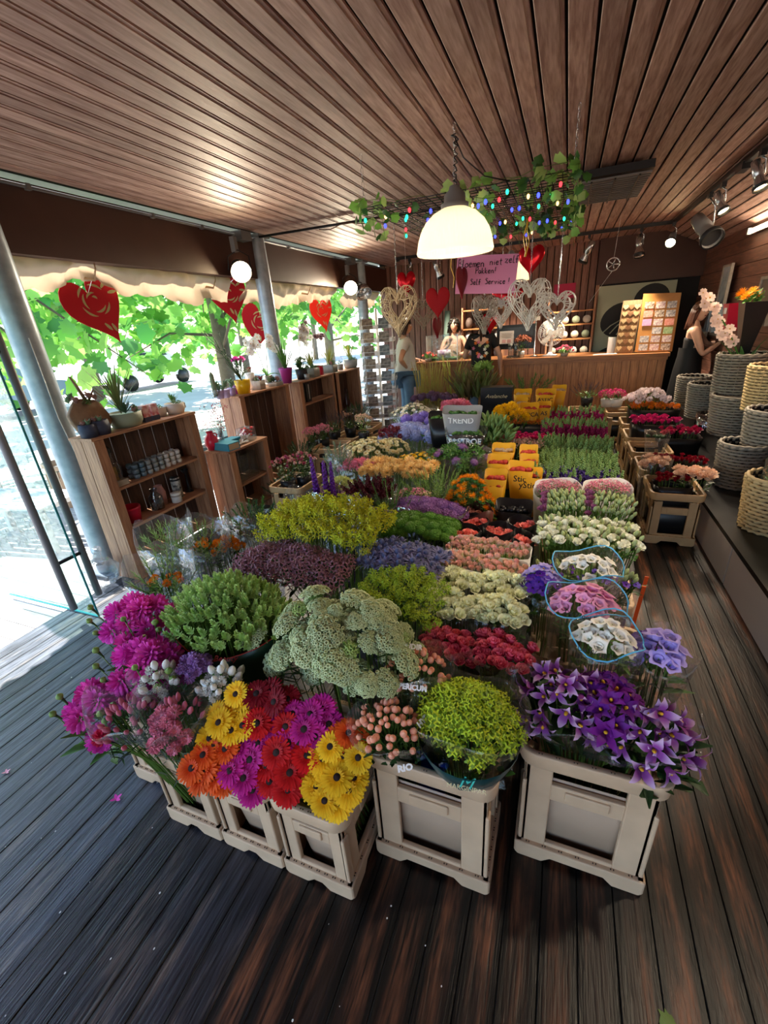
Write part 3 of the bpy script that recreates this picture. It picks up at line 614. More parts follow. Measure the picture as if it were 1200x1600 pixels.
# ================================================================ colours of the flowers
P = {}
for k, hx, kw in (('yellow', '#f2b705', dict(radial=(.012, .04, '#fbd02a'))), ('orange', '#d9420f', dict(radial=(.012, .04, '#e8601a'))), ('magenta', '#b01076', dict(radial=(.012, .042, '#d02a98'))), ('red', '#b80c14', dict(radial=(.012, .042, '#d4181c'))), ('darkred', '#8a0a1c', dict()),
        ('pale_rose', '#e3e8ae', dict(radial=(.0, .03, '#f0f2cf'))), ('pink_rose', '#d43a63', dict(hue=.012, radial=(.016, .03, '#e8788c'))), ('blush', '#d3cf98', dict(hue=.025, radial=(.008, .024, '#f0c2b4'))), ('coral', '#ee7a72', dict(radial=(.0, .03, '#f6948a'))), ('peach_rose', '#f3bd97', dict(radial=(.0, .04, '#f7d3b5'))), ('crimson', '#8f0a22', dict()), ('hotpink', '#d42a78', dict()),
        ('dahlia', '#e44cba', dict(hue=.012)), ('carn_pink', '#f0b4c2', dict(radial=(.008, .024, '#e07a98'))), ('carn_red', '#d02a52', dict()), ('bud_pink', '#cf6f86', dict()), ('white', '#ecebe4', dict(var=.04)), ('lilac', '#b489c8', dict()), ('lavender', '#a79be0', dict()), ('purple', '#5a2aa0', dict(hue=.02)),
        ('clematis', '#8d459a', dict(hue=.015, radial=(.024, .05, '#d3b4d8'))), ('clematis_dark', '#6a1a86', dict(hue=.02)), ('bell_white', '#f2efe6', dict(var=.03)), ('bell_pink', '#eba3cb', dict()), ('campanula', '#b3a2ea', dict()), ('lis_white', '#eff0e0', dict(var=.03)), ('lis_mauve', '#a4638c', dict()), ('lis_bud', '#bcc88a', dict()),
        ('snap_green', '#8dac68', dict()), ('snap_pink', '#b8336f', dict()), ('snap_purple', '#5b4490', dict()), ('hydrangea', '#a9b0e4', dict(hue=.01)), ('cream_mum', '#ece3b4', dict()), ('peach_mum', '#f4d08a', dict()), ('pink_mum', '#ec8fa8', dict()), ('yellow_mum', '#f0c417', dict()), ('orange_saff', '#f59a12', dict(hue=.012)), ('liatris', '#7a3a9c', dict()),
        ('solidago', '#c2c22a', dict(hue=.012)), ('lime', '#a3b935', dict(hue=.012)), ('bupl', '#b4c62e', dict(hue=.015)), ('thlaspi', '#b9d687', dict(hue=.01)), ('ammi', '#c3d0a0', dict(hue=.006)), ('ammi_g', '#9fb96c', dict()), ('statice', '#a37482', dict(hue=.01)), ('eryng', '#7a7aa4', dict(hue=.015)), ('dkgreen', '#5c8a2c', dict()), ('trach', '#9a6aa8', dict()), ('berry', '#eba084', dict(radial=(.012, .034, '#f4cbb0'))), ('coxcomb', '#5c1a28', dict()), ('orange_tag', '#e8860f', dict()), ('green_mum', '#cdd48c', dict()), ('bronze', '#d9772a', dict())):
    kw.setdefault('var', .10); P[k] = mat('petal_'+k, hx, rough=.55, spec=.25, trans=.18, **kw)
DISC = mat('disc_dark', '#241210', rough=.8); GOLD = mat('disc_gold', '#d9a520', rough=.7); LF, LD, LL, ST = MATS['leaf'], MATS['leaf_dark'], MATS['leaf_light'], MATS['stem']
film('cellophane', clear=.90, rough=.08); film('cellophane_smoke', '#d5d8dc', clear=.78); film('cellophane_purple', '#b77fd0', clear=.30)
mat('paper_white', '#e9e7e4', rough=.6, trans=.2, var=.02); mat('paper_kraft', '#b79a78', rough=.8, trans=.1, var=.04); mat('wrap_black', '#141316', rough=.3, var=0); mat('wrap_grey', '#9a9ca0', rough=.5, trans=.15, var=.05); mat('wrap_green', '#1f3a26', rough=.35, var=0); mat('wrap_teal', '#0f3f42', rough=.3, var=0); mat('wrap_blue', '#2444b0', rough=.35, var=0); mat('wrap_purple', '#7d5a9a', rough=.4, trans=.25, var=.04); mat('wrap_yellow', '#dfa51c', rough=.5, trans=.12, var=.04); mat('wrap_brown', '#5a2c22', rough=.4, var=0); mat('band_red', '#b0302a', rough=.4, var=0); mat('band_blue', '#58b4e0', rough=.4, var=0); mat('ink_white', '#f2f2f2', rough=.5, var=0); mat('ink_black', '#15141a', rough=.6, var=0); mat('ink_teal', '#35b0a0', rough=.5, var=0); mat('ink_yellow', '#d8c89a', rough=.5, var=0); mat('inside_red', '#b5362a', rough=.6, var=.05)
# ================================================================ gerberas: every bloom stands loose in its crate
GB = {k: [gerbera(.043, P[k], DISC, s) for s in (11, 12)] for k in ('yellow', 'orange', 'magenta', 'red', 'darkred')}
clusters = [('yellow', 'yellow gerbera with dark eye', 'back cluster by white buds', [(500, 210), (570, 150), (615, 190), (520, 290), (572, 268), (425, 325), (465, 255), (540, 128), (455, 215)]),
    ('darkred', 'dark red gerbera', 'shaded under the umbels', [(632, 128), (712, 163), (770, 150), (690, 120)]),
    ('red', 'red gerbera', 'pair amid magenta ones', [(635, 258), (762, 272)]),
    ('orange', 'rust orange gerbera', 'left cluster', [(395, 400), (345, 458), (405, 462), (455, 420), (440, 505), (382, 508), (484, 515), (470, 335), (440, 365), (495, 372)]),
    ('magenta', 'magenta gerbera', 'left cluster over crate edge', [(550, 378), (640, 348), (692, 352), (575, 505), (615, 556), (515, 470), (605, 420), (545, 440)]),
    ('magenta', 'magenta gerbera', 'back cluster below umbels', [(795, 215), (695, 268), (845, 285), (955, 265), (872, 218), (775, 345), (922, 195), (895, 318)]),
    ('red', 'bright red gerbera', 'front red cluster', [(675, 448), (780, 478), (690, 515), (772, 552), (858, 402), (822, 342), (800, 388), (722, 388)]),
    ('yellow', 'golden yellow gerbera with black eye', 'corner crate', [(960, 362), (925, 415), (1020, 403), (1085, 410), (945, 450), (990, 500), (1065, 500), (890, 475), (900, 540), (1040, 552), (935, 602), (992, 615), (965, 530)]),
    ('orange', 'deep orange gerbera', 'group under the berries', [(1040, 300), (1000, 322), (1078, 335)])]
ORD = ('first', 'second', 'third', 'fourth', 'fifth', 'sixth', 'seventh', 'eighth')
stm = MB().tube([(0, 0, 0), (0, 0, 1)], .0032, 5).mesh('stem', ST)
def rows_of(pts, gap):
    """rows from back to front, each left to right: {index: (row, place, number of rows)}"""
    idx = sorted(range(len(pts)), key=lambda i: pts[i][1]); rows = []; 
    for i in idx:
        if rows and pts[i][1]-pts[rows[-1][0]][1] < gap: rows[-1].append(i)
        else: rows.append([i])
    return {i: (r, c, len(rows), len(row)) for r, row in enumerate(rows) for c, i in enumerate(sorted(row, key=lambda i: pts[i][0]))}
def gl(what, c, nc, r, nr, where):
    row = '' if nr == 1 else (' back row' if r == 0 else ' front row' if r == nr-1 else f' {ORD[r]} row')
    return f"{what}, {where},{row} {'alone' if nc == 1 else ORD[c]+' from left'}".replace(',  ', ', ')
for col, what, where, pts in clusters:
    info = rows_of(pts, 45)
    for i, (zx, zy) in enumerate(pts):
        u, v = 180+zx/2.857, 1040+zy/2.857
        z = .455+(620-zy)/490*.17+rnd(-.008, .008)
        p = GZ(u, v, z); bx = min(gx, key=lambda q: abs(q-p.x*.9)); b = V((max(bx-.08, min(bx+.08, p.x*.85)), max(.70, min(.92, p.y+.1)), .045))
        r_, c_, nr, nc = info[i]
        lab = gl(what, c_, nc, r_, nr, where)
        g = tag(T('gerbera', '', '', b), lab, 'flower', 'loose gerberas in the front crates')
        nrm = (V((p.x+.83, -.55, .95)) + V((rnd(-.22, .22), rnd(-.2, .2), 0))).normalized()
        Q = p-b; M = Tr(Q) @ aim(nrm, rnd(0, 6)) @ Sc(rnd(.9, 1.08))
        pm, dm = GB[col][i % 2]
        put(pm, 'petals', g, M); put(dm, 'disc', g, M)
        MB().tube([(0, 0, 0), (max(bx-.10, min(bx+.10, p.x))-b.x, max(.645, min(.95, p.y))-b.y, .375-b.z), Q-nrm*.004], .003, 5).build('stem', ST, g)
# ================================================================ wrapped bunches, front to back
def GZZ(u, v, z): return GZ(u, v, z)
random.seed(5)
PINK = [pompon(.021, P['carn_pink'], s, 44, .75, .5, 1.2, .3) for s in (1, 2)]; PB = [bud(.008, .03, P['bud_pink'], LD)]; RED_C = [pompon(.022, P['carn_red'], 3, 44, .75, .5, 1.2, .3)]; WB = [bud(.012, .034, P['white'], LF), pompon(.016, P['white'], 8, 34, .75, .5, 1.2, .3)]
LIL = [pompon(.02, P['lilac'], 4, 40, .75, .5, 1.2, .3)]
def xy(u, v, z): p = GZ(u, v, z); return (p.x, p.y)
# pink spray carnations and buds in the left crate
bunch('carnation_bunch', 'pink spray carnations with open ruffled blooms, wrapped, over the leftmost front crate', 'flowers', xy(275, 1130, .58), .56, dome(20, .075, .085, .07, seed=21), lambda k, p: PINK[k % 2] if p.y < .0 else PB[0], lambda k: 'carnation', root=(-1.088,.72), rimz=.37, hw=(.085,.13), leaf='leaf_grey', nleaf=60, leafL=.05, leafW=.006, sleeve=dict(rx=.1, ry=.1, m='cellophane', up=.06, low=.33, foot=.75, wave=.03, jag=.05))
bunch('carnation_bunch', 'spray carnations still in dark pink bud with one red bloom, wrapped, beside the dahlias', 'flowers', xy(205, 1125, .56), .54, dome(34, .085, .09, .06, seed=22), lambda k, p: RED_C[0] if k in (29, 33) else PB[0], lambda k: 'carnation_bud', root=(-1.13,.72), rimz=.37, hw=(.05,.13), leaf='leaf_dark', nleaf=80, leafL=.05, leafW=.007, sleeve=dict(rx=.11, ry=.1, m='cellophane', up=.06, low=.33, foot=.7, wave=.03, jag=.06))
bunch('carnation_bunch', 'small white carnation buds beside the yellow gerberas', 'flowers', xy(345, 1066, .62), .60, dome(26, .06, .06, .05, seed=23), WB, 'carnation_bud', root=(-1.0,.85), rimz=.37, hw=(.05,.1), leaf='leaf_grey', nleaf=60, leafL=.05, leafW=.007)
bunch('carnation_bunch', 'white carnation bunch in film behind the pink spray carnations', 'flowers', xy(250, 1062, .62), .60, dome(24, .06, .06, .05, seed=24), [WB[1], WB[0]], 'carnation', root=(-1.1,.85), rimz=.37, hw=(.05,.1), leaf='leaf_grey', nleaf=50, leafL=.05, leafW=.007, sleeve=dict(rx=.085, ry=.08, m='cellophane', up=.05, low=.36, foot=.7, wave=.02))
bunch('carnation_bunch', 'few lilac carnations between the dahlias and the white buds', 'flowers', xy(302, 1040, .64), .62, dome(12, .05, .045, .04, seed=25), LIL, 'carnation', root=(-1.1,.9), rimz=.37, hw=(.05,.08), leaf='leaf_grey', nleaf=30, leafL=.05, leafW=.007)
# magenta dahlias
DA = [pompon(.052, P['dahlia'], s, 64, .62, .34) for s in (31, 32)]; DB = [bud(.009, .017, LL, LD)]
for i, (u, v, z, n, rx, ry, l) in enumerate(((215, 965, .66, 12, .15, .11, 'big magenta dahlia bunch next to the sleeves of greenery'), (230, 1035, .62, 12, .15, .10, 'big magenta dahlia bunch in the middle, behind the wrapped carnations'), (150, 1105, .52, 7, .09, .09, 'magenta dahlias leaning lowest over the plank floor'))):
    sp = dome(n, rx, ry, .10, seed=33+i)
    t = bunch('dahlia_bunch', l, 'flowers', xy(u, v, z), z-.06, sp, DA, 'dahlia', root=(-1.352, .9), rimz=.37, hw=(.08, .14), leaf='leaf', nleaf=40, leafL=.08, leafW=.03)
    for k in range(9):
        a = rnd(0, 6.28); q = V((rx*1.15*math.cos(a), ry*1.15*math.sin(a), z-.11+rnd(.04, .15))); o = put(DB[0], 'flower_bud', t, Tr(q) @ aim((math.cos(a)*.5, math.sin(a)*.5, 1)) @ Sc(rnd(1, 1.4)))
        MB().tube([V((q.x*.6, q.y*.6, q.z-.16)), q], .0018, 4).build('bud_stem', ST, t)
# green mound in its printed wrap, with crate edge behind gerberas
SG = [sprig(.042, .0165, P['thlaspi'], ST, s, 52, .85) for s in (41, 42)]
t = bunch('greenery_bunch', 'large mound of fresh green feathery sprigs in a dark printed wrap with red lip', 'greenery', (-1.07, .985), .66, dome(270, .235, .17, .13, seed=43, tilt=.6), SG, 'sprig', leaf='leaf_light', nleaf=90, leafL=.06, leafW=.01, sleeve=dict(rx=.225, ry=.165, m='wrap_green', up=-.02, foot=.55, ring='band_red', sq=2.2, low=.2))
text('TON', .035, Tr(.03, -.168, .53) @ Rx(R(72)), MATS['ink_white'], t); text('Beauty', .03, Tr(.10, -.155, .585) @ Rz(R(18)) @ Rx(R(72)), MATS['band_red'], t, shear=.4)
# ammi umbels
UM = [umbel(.062, P['ammi'], ST, s, 110) for s in (51, 52)]+[umbel(.05, P['ammi'], ST, 53, 90)]; UG = tuft(.03, P['ammi_g'], LL, 54, 40, 10)
t = bunch('umbel_bunch', 'great sheaf of pale green lacy umbels, the largest bunch at the front', 'flowers', (-.57, .95), .70, [(p+V((0, 0, rnd(-.035, .03))), (q+V((rnd(-.25, .25), rnd(-.25, .25), 0))).normalized()) for p, q in dome(46, .235, .165, .13, seed=55, tilt=1.2)], lambda k, p: UG if k in (17, 23, 29) else UM[k % 3], 'umbel', leaf='leaf_dark', nleaf=90, leafL=.09, leafW=.008, scale=(.62, 1.0), lower=.05)
for u, v, z in ((405, 995, .66), (440, 1035, .62), (560, 1060, .62), (500, 1045, .62), (470, 1010, .68), (615, 1010, .68)):
    q = GZ(u, v, z); put(UM[0], 'umbel', t, Tr(q.x+.57, q.y-.95, q.z-.05) @ aim((q.x+.57, -.55, .8)))
# statice, solidago, eryngium, solidago, dark green dome, purple domes
bunch('statice_bunch', 'low dome of dusty brown-purple statice between green mound and yellow solidago', 'flowers', (-1.0, 1.33), .67, boxspots(95, .245, .13, .08, seed=61), [tuft(.03, P['statice'], LD, s, 20, 4, .34) for s in (62, 63)], 'flower_cluster', leaf='leaf_dark', nleaf=30, stems=False, scale=(.9, 1.3))
bunch('solidago_bunch', 'big bright yellow-green solidago mound, tallest at the left middle', 'flowers', (-.99, 1.62), .70, boxspots(120, .27, .16, .12, seed=64, tilt=.7), [plume(.07, .032, P['solidago'], ST, s, 44) for s in (65, 66)], 'plume', leaf='leaf_light', nleaf=50, leafW=.012, scale=(.9, 1.3))
bunch('eryngium_bunch', 'steel blue spiky sea holly heads with bristling bracts', 'flowers', (-.55, 1.50), .70, boxspots(64, .17, .12, .04, seed=67), [thistle(.034, P['eryng'], mat('eryng_cone', '#55597e', rough=.7), s) for s in (68, 69)], 'thistle_head', leaf='leaf_grey', nleaf=40, leafW=.014)
bunch('solidago_bunch', 'darker olive yellow solidago right behind the lacy umbels', 'flowers', (-.47, 1.22), .66, boxspots(62, .13, .12, .09, seed=70, tilt=.7), [plume(.055, .026, P['lime'], LF, s, 40) for s in (71, 72)], 'plume', leaf='leaf', nleaf=60, leafW=.012, leafL=.05)
bunch('greenery_bunch', 'dark green curly dome-headed bunch in front of the purple domes', 'greenery', (-.58, 1.83), .68, boxspots(40, .17, .10, .05, seed=73), [cauli(.036, P['dkgreen'], s, 46) for s in (74, 75)], 'flower_head', leaf='leaf_dark', nleaf=20)
bunch('trachelium_bunch', 'soft purple flat domes behind the dark green curly bunch', 'flowers', (-.60, 2.08), .66, boxspots(20, .18, .08, .04, seed=76), [cauli(.05, P['trach'], s, 70) for s in (77, 78)], 'flower_head', leaf='leaf_dark', nleaf=20, sleeve=dict(rx=.20, ry=.10, m='cellophane_purple', up=.04, sq=3))
SAF = [safflower(.028, P['orange_saff'], LF, s) for s in (80, 81)]
bunch('safflower_bunch', 'orange thistle-like safflowers on leafy stems in the middle of the display', 'flowers', (-.43, 2.26), .60, dome(58, .15, .12, .22, seed=79, tilt=.9), SAF, 'safflower', leaf='leaf', nleaf=170, leafL=.05, leafW=.022, scale=(.8, 1.15), lower=.0)
# hypericum berries, two sleeves with white lettering
BE = [berry(.0092, P['berry'], LF, s) for s in (82, 83)]
t = bunch('berry_bunch', 'peach hypericum berries in a lettered clear sleeve hanging over the crate corner', 'flowers', (-.365, .785), .58, dome(64, .098, .085, .055, seed=84), BE, 'berry', root=(-.33,.87), rimz=.47, hw=(.06,.07), leaf='leaf_dark', nleaf=70, leafL=.035, leafW=.014, scale=(.85, 1.15), sleeve=dict(rx=.115, ry=.1, m='cellophane', up=.03, foot=.72, low=.42))
text('RIO', .024, Tr(.072, -.082, .512) @ Rz(R(30)) @ Rx(R(66)), MATS['ink_white'], t, bold=.0012); text('HYP', .022, Tr(.092, .02, .575) @ Rz(R(70)) @ Rx(R(40)), MATS['ink_white'], t, bold=.001)
t = bunch('berry_bunch', 'peach hypericum berries in a lettered sleeve behind the lime bunch', 'flowers', (-.335, .955), .64, dome(44, .095, .075, .05, seed=85), BE, 'berry', root=(-.33,.95), rimz=.47, hw=(.06,.05), leaf='leaf_dark', nleaf=60, leafL=.035, leafW=.014, scale=(.85, 1.15), sleeve=dict(rx=.11, ry=.085, m='cellophane', up=.05, foot=.72, low=.44))
text('HYPERICUM', .020, Tr(.0, -.085, .615) @ Rz(R(8)) @ Rx(R(40)), MATS['ink_white'], t, bold=.001); text('JUDIR', .022, Tr(-.02, .03, .66) @ Rz(R(8)) @ Rx(R(40)), MATS['ink_white'], t, bold=.001)
# bupleurum
t = bunch('bupleurum_bunch', 'lime green bupleurum bunch in a dark labelled sleeve over the middle crate', 'greenery', (-.16, .86), .60, dome(60, .135, .115, .09, seed=86), [tuft(.024, P['bupl'], mat('bupl_bract', '#82a02c', rough=.5, trans=.2), s, 18, 8, .34) for s in (87, 88)], 'flower_cluster', root=(-.17,.90), rimz=.47, hw=(.07,.07), leaf='leaf', nleaf=110, leafL=.03, leafW=.02, sleeve=dict(rx=.158, ry=.135, m='cellophane', up=.06, foot=.72, low=.40, wave=.015))
MB().lathe([(.10, .40), (.121, .452), (.139, .50), (.142, .515)], 24).build('sleeve_band', MATS['wrap_teal'], t)
text('M', .045, Tr(.02, -.139, .50) @ Rz(R(6)) @ Rx(R(72)), MATS['ink_teal'], t, shear=.4); text('MARGINPAR', .018, Tr(.022, -.134, .472) @ Rz(R(6)) @ Rx(R(72)), MATS['ink_yellow'], t)
bl = T('blue_wrap', 'folded blue printed wrap seen through the handle slot of the middle crate', 'wrapper', (-.27, .83, .30)); MB().box((0, 0, .07), (.09, .03, .16)).build('sheet', MATS['wrap_blue'], bl); text('LOF', .04, Tr(0, -.0165, .09) @ Rx(R(90)), MATS['ink_white'], bl)
# roses of the second column: pale green, pink, blush, coral
def ROS(k, r, o=.5, h=1.15): return [rose(r, P[k], s, o, h) for s in (91, 92, 93)]
PR, KR, BR, CR = ROS('pale_rose', .025, .7), ROS('pink_rose', .023, .45), ROS('blush', .0165, .25, 1.4), ROS('coral', .027, 1.0)
for (x, rx, n, l, s) in ((-.285, .082, 26, 'pink roses in film on the left half of the pink rose row', 1), (-.105, .085, 28, 'pink roses in film on the right half of the pink rose row', 2)):
    bunch('rose_bunch', l, 'flowers', (x, 1.125), .61, boxspots(n, rx, .075, .03, seed=100+s), KR, 'rose', leaf='leaf_dark', nleaf=24, leafW=.03, sleeve=dict(rx=rx+.012, ry=.088, m='cellophane', up=.05, foot=.6, sq=4, wave=.012))
for (x, y, rx, n, l, s) in ((-.315, 1.275, .08, 22, 'pale green roses, left front bunch of the block', 3), (-.135, 1.285, .085, 24, 'pale green roses, right front bunch of the block', 4), (-.31, 1.435, .082, 22, 'pale green roses, left back bunch of the block', 5), (-.13, 1.445, .085, 24, 'pale green roses, right back bunch of the block', 6)):
    bunch('rose_bunch', l, 'flowers', (x, y), .655, boxspots(n, rx, .07, .03, seed=100+s), PR, 'rose', leaf='leaf', nleaf=16, leafW=.03, sleeve=dict(rx=rx+.012, ry=.08, m='cellophane', up=.03, foot=.6, sq=4, wave=.012))
for (y, n, l, s) in ((1.585, 60, 'blush spray rose buds in the front paper-lipped tray', 7), (1.735, 60, 'blush spray rose buds in the back paper-lipped tray', 8)):
    bunch('spray_rose_bunch', l, 'flowers', (-.245, y), .66, boxspots(n, .165, .062, .025, seed=100+s), lambda k, p: BR[k % 3], 'rosebud', leaf='leaf_light', nleaf=30, leafW=.02, leafL=.04, scale=(.8, 1.15), sleeve=dict(rx=.185, ry=.078, m='paper_white', up=.02, foot=.8, sq=5, wave=.008))
for (x, y, rx, n, l, s) in ((-.385, 1.90, .08, 9, 'coral roses in the front left black wrap', 1), (-.225, 1.965, .075, 8, 'coral roses in the middle black wrap', 2), (-.105, 1.90, .05, 5, 'coral roses in the small right black wrap', 3), (-.36, 2.035, .075, 6, 'coral roses in the back left black wrap', 4), (-.13, 2.06, .07, 4, 'coral roses in the back right black wrap', 5)):
    bunch('rose_bunch', l, 'flowers', (x, y), .62, boxspots(n, rx*.62, .036, .01, seed=110+s), CR, 'rose', leaf='leaf_dark', nleaf=8, sleeve=dict(rx=rx, ry=.06, m='wrap_black', up=.05, foot=.7, sq=4, wave=.012))
# the aisle column: clematis, campanulas
def nod(sp):
    return [(p, V((q.x*1.2+rnd(-.5, .5), q.y*1.0-.55+rnd(-.4, .4), rnd(-.35, .55))).normalized()) for p, q in sp]
CL = [clematis(.043, P['clematis'], GOLD, s) for s in (121, 122)]; CD = [clematis(.042, P['clematis_dark'], GOLD, 123, 6)]
bunch('clematis_bunch', 'mauve bell clematis with curled pale petal edges, left bunch of the corner crate', 'flowers', (.085, 1.03), .56, nod(dome(34, .115, .105, .11, seed=124, tilt=1.3)), CL, 'bloom', root=(.17,1.04), rimz=.47, hw=(.14,.08), leaf='leaf_dark', nleaf=80, leafL=.08, leafW=.035, sleeve=dict(rx=.14, ry=.13, m='cellophane', up=.02, foot=.72, low=.43, wave=.03))
bunch('clematis_bunch', 'mauve bell clematis tumbling over the aisle side of the corner crate', 'flowers', (.30, 1.01), .53, nod(dome(30, .105, .10, .10, seed=125, tilt=1.5)), CL, 'bloom', root=(.17,1.04), rimz=.47, hw=(.14,.08), leaf='leaf_dark', nleaf=70, leafL=.08, leafW=.035, sleeve=dict(rx=.13, ry=.12, m='cellophane', up=.04, foot=.72, low=.43, wave=.04, jag=.05))
bunch('clematis_bunch', 'deep violet open clematis between the two mauve bunches', 'flowers', (.195, 1.02), .60, dome(16, .06, .09, .07, seed=126, tilt=1.2), CD, 'bloom', root=(.17,1.04), rimz=.47, hw=(.14,.08), leaf='leaf_dark', nleaf=20, leafL=.06, leafW=.03)
BW, BPk, BLv = [bell(.0165, P['bell_white'], LL, 131)], [bell(.0185, P['bell_pink'], LL, 132)], [bell(.021, P['campanula'], LL, 133)]
def camp(name_l, at, z, n, rx, ry, hd, s, lettering=None, tilt=.9):
    t = bunch('campanula_bunch', name_l, 'flowers', at, z, dome(n, rx, ry, .05, seed=s, tilt=tilt), hd, 'bell_flower', leaf='leaf_light', nleaf=60, leafL=.05, leafW=.014, sleeve=dict(rx=rx+.035, ry=ry+.03, m='cellophane', up=.04, foot=.75, low=.42, wave=.02, tilt=.02, ring='band_blue'))
    if lettering: text(lettering, .02, Tr(.0, -ry-.038, z-.05+.03) @ Rz(R(-10)) @ Rx(R(55)), MATS['ink_black'], t)
    return t
camp('white bellflowers in a blue-edged sleeve right behind the mauve clematis', (.185, 1.17), .70, 19, .065, .05, BW, 134, "De Wooi Fense's V")
camp('pink bellflowers in a blue-edged lettered sleeve between two white bunches', (.135, 1.33), .71, 26, .09, .055, BPk, 135, 'De Wooi Fense')
camp('white bellflowers in a blue-edged sleeve behind the pink ones', (.145, 1.53), .73, 17, .085, .055, BW, 136)
bunch('campanula_bunch', 'large lavender bellflowers leaning out at the aisle side', 'flowers', (.335, 1.19), .66, dome(13, .05, .05, .06, seed=137), BLv, 'bell_flower', leaf='leaf', nleaf=20, sleeve=dict(rx=.09, ry=.09, m='cellophane', up=.05, foot=.5, low=.4, wave=.03))
VL, VD = [flat5(.024, P['lavender'], GOLD, 139)], [flat5(.022, P['purple'], DISC, 140)]
bunch('violet_bunch', 'lavender and violet ruffled blooms in a clear cone between roses and bellflowers', 'flowers', (-.012, 1.46), .70, dome(30, .062, .065, .06, seed=138), lambda k, p: (VL if p.y > -.015 else VD)[0], 'bloom', leaf='leaf', nleaf=40, leafL=.05, sleeve=dict(rx=.078, ry=.08, m='cellophane', up=.0, foot=.4))
bunch('violet_bunch', 'small dark violet heads low at the aisle side under the bellflowers', 'flowers', (.335, 1.36), .58, dome(16, .04, .05, .04, seed=141), VD, 'bloom', leaf='leaf_dark', nleaf=20, leafL=.05)
# lisianthus
LB = [bud(.009, .034, P['lis_bud'], LL)]; LW = [rose(.021, P['lis_white'], s, .8) for s in (142, 143)]; LM = [rose(.02, P['lis_mauve'], s, .6) for s in (144, 145)]
bunch('lisianthus_bunch', 'block of white lisianthus with green buds in the aisle column', 'flowers', (.16, 1.90), .70, boxspots(120, .20, .135, .03, seed=146), lambda k, p: LW[k % 2] if k % 5 in (0, 3) else LB[0], lambda k: 'bloom' if k % 5 in (0, 3) else 'flower_bud', leaf='leaf', nleaf=120, leafL=.05, leafW=.016)
bunch('lisianthus_bunch', 'block of mauve lisianthus mostly in pale green bud behind the white block', 'flowers', (.165, 2.22), .71, boxspots(120, .21, .13, .03, seed=147), lambda k, p: LM[k % 2] if k % 7 in (0,) else LB[0], lambda k: 'bloom' if k % 7 == 0 else 'flower_bud', leaf='leaf', nleaf=120, leafL=.05, leafW=.016)
bunch('lisianthus_bunch', 'purple-leaved lisianthus buds with orange ties at the front of the white block', 'flowers', (.165, 1.72), .60, boxspots(50, .19, .05, .02, seed=148), lambda k, p: VD[0] if k % 3 == 0 else LB[0], 'flower_bud', leaf='leaf_dark', nleaf=100, leafL=.06, leafW=.014)
for i, (x, y, l) in enumerate(((.345, 1.72, 'orange plastic band strip beside the lisianthus, nearest'), (.365, 1.80, 'orange plastic band strip beside the lisianthus, behind the first'), (-.03, 1.80, 'orange tag strip at the inner side of the lisianthus'))):
    tg = T('plastic_strip', l, 'strip', (x, y, .05)); MB().box((0, 0, .27), (.014, .004, .54), M=Ry(.06)).build('strip', mat('strip_orange', '#e0561c', rough=.4), tg, smooth=False)
# white paper sleeves with pink buds
BS = [tuft(.018, P['pink_mum'], LF, 151, 9, 4, .4)]
for (x, y, l, ltr) in ((.03, 2.56, 'white paper sleeve of dusty pink buds, left of two', None), (.295, 2.60, 'white paper sleeve of dusty pink buds with black script, by the aisle', 'Cardio')):
    t = bunch('paper_sleeve_bunch', l, 'flowers', (x, y), .665, boxspots(40, .105, .06, .03, seed=152), BS, 'flower_cluster', leaf='leaf', nleaf=16, sleeve=dict(rx=.132, ry=.082, m='paper_white', up=.005, foot=.75, sq=2.6, wave=.008, tilt=.045))
    if ltr: text(ltr, .05, Tr(-.02, -.088, .545) @ Rz(R(-6)) @ Rx(R(85)), MATS['ink_black'], t, shear=.5)
# snapdragons
SN = {k: [spike(.13, r_, [P['lis_bud'] if k == 'snap_green' else P[k], ST, P['snap_green']], s, 40, b) for s in (161, 162)] for k, b, r_ in (('snap_green', .45, .030), ('snap_pink', .6, .028), ('snap_purple', .6, .028))}
for (y, k, n, z, l) in ((2.88, 'snap_purple', 90, .58, 'purple snapdragon spikes at the front of the snapdragon block'), (3.16, 'snap_green', 110, .58, 'green snapdragon spikes, front half of the green block'), (3.50, 'snap_green', 110, .60, 'green snapdragon spikes, rear half of the green block'), (4.16, 'snap_pink', 80, .60, 'raspberry pink snapdragon spikes with green tips'), (4.56, 'snap_pink', 40, .63, 'raspberry pink snapdragon spikes, hindmost bunch')):
    bunch('snapdragon_bunch', l, 'flowers', (.13, y), z, boxspots(n, .25, .13, .02, seed=163, tilt=.12), SN[k], 'spike', leaf='leaf', nleaf=80, leafL=.06, leafW=.01, stems=False, lower=.0)
# ================================================================ rest of the flower display
TF = lambda k, r=.016, s=1, n=12: [tuft(r, P[k], LF, 200+s+i, n, 5, .38) for i in range(2)]
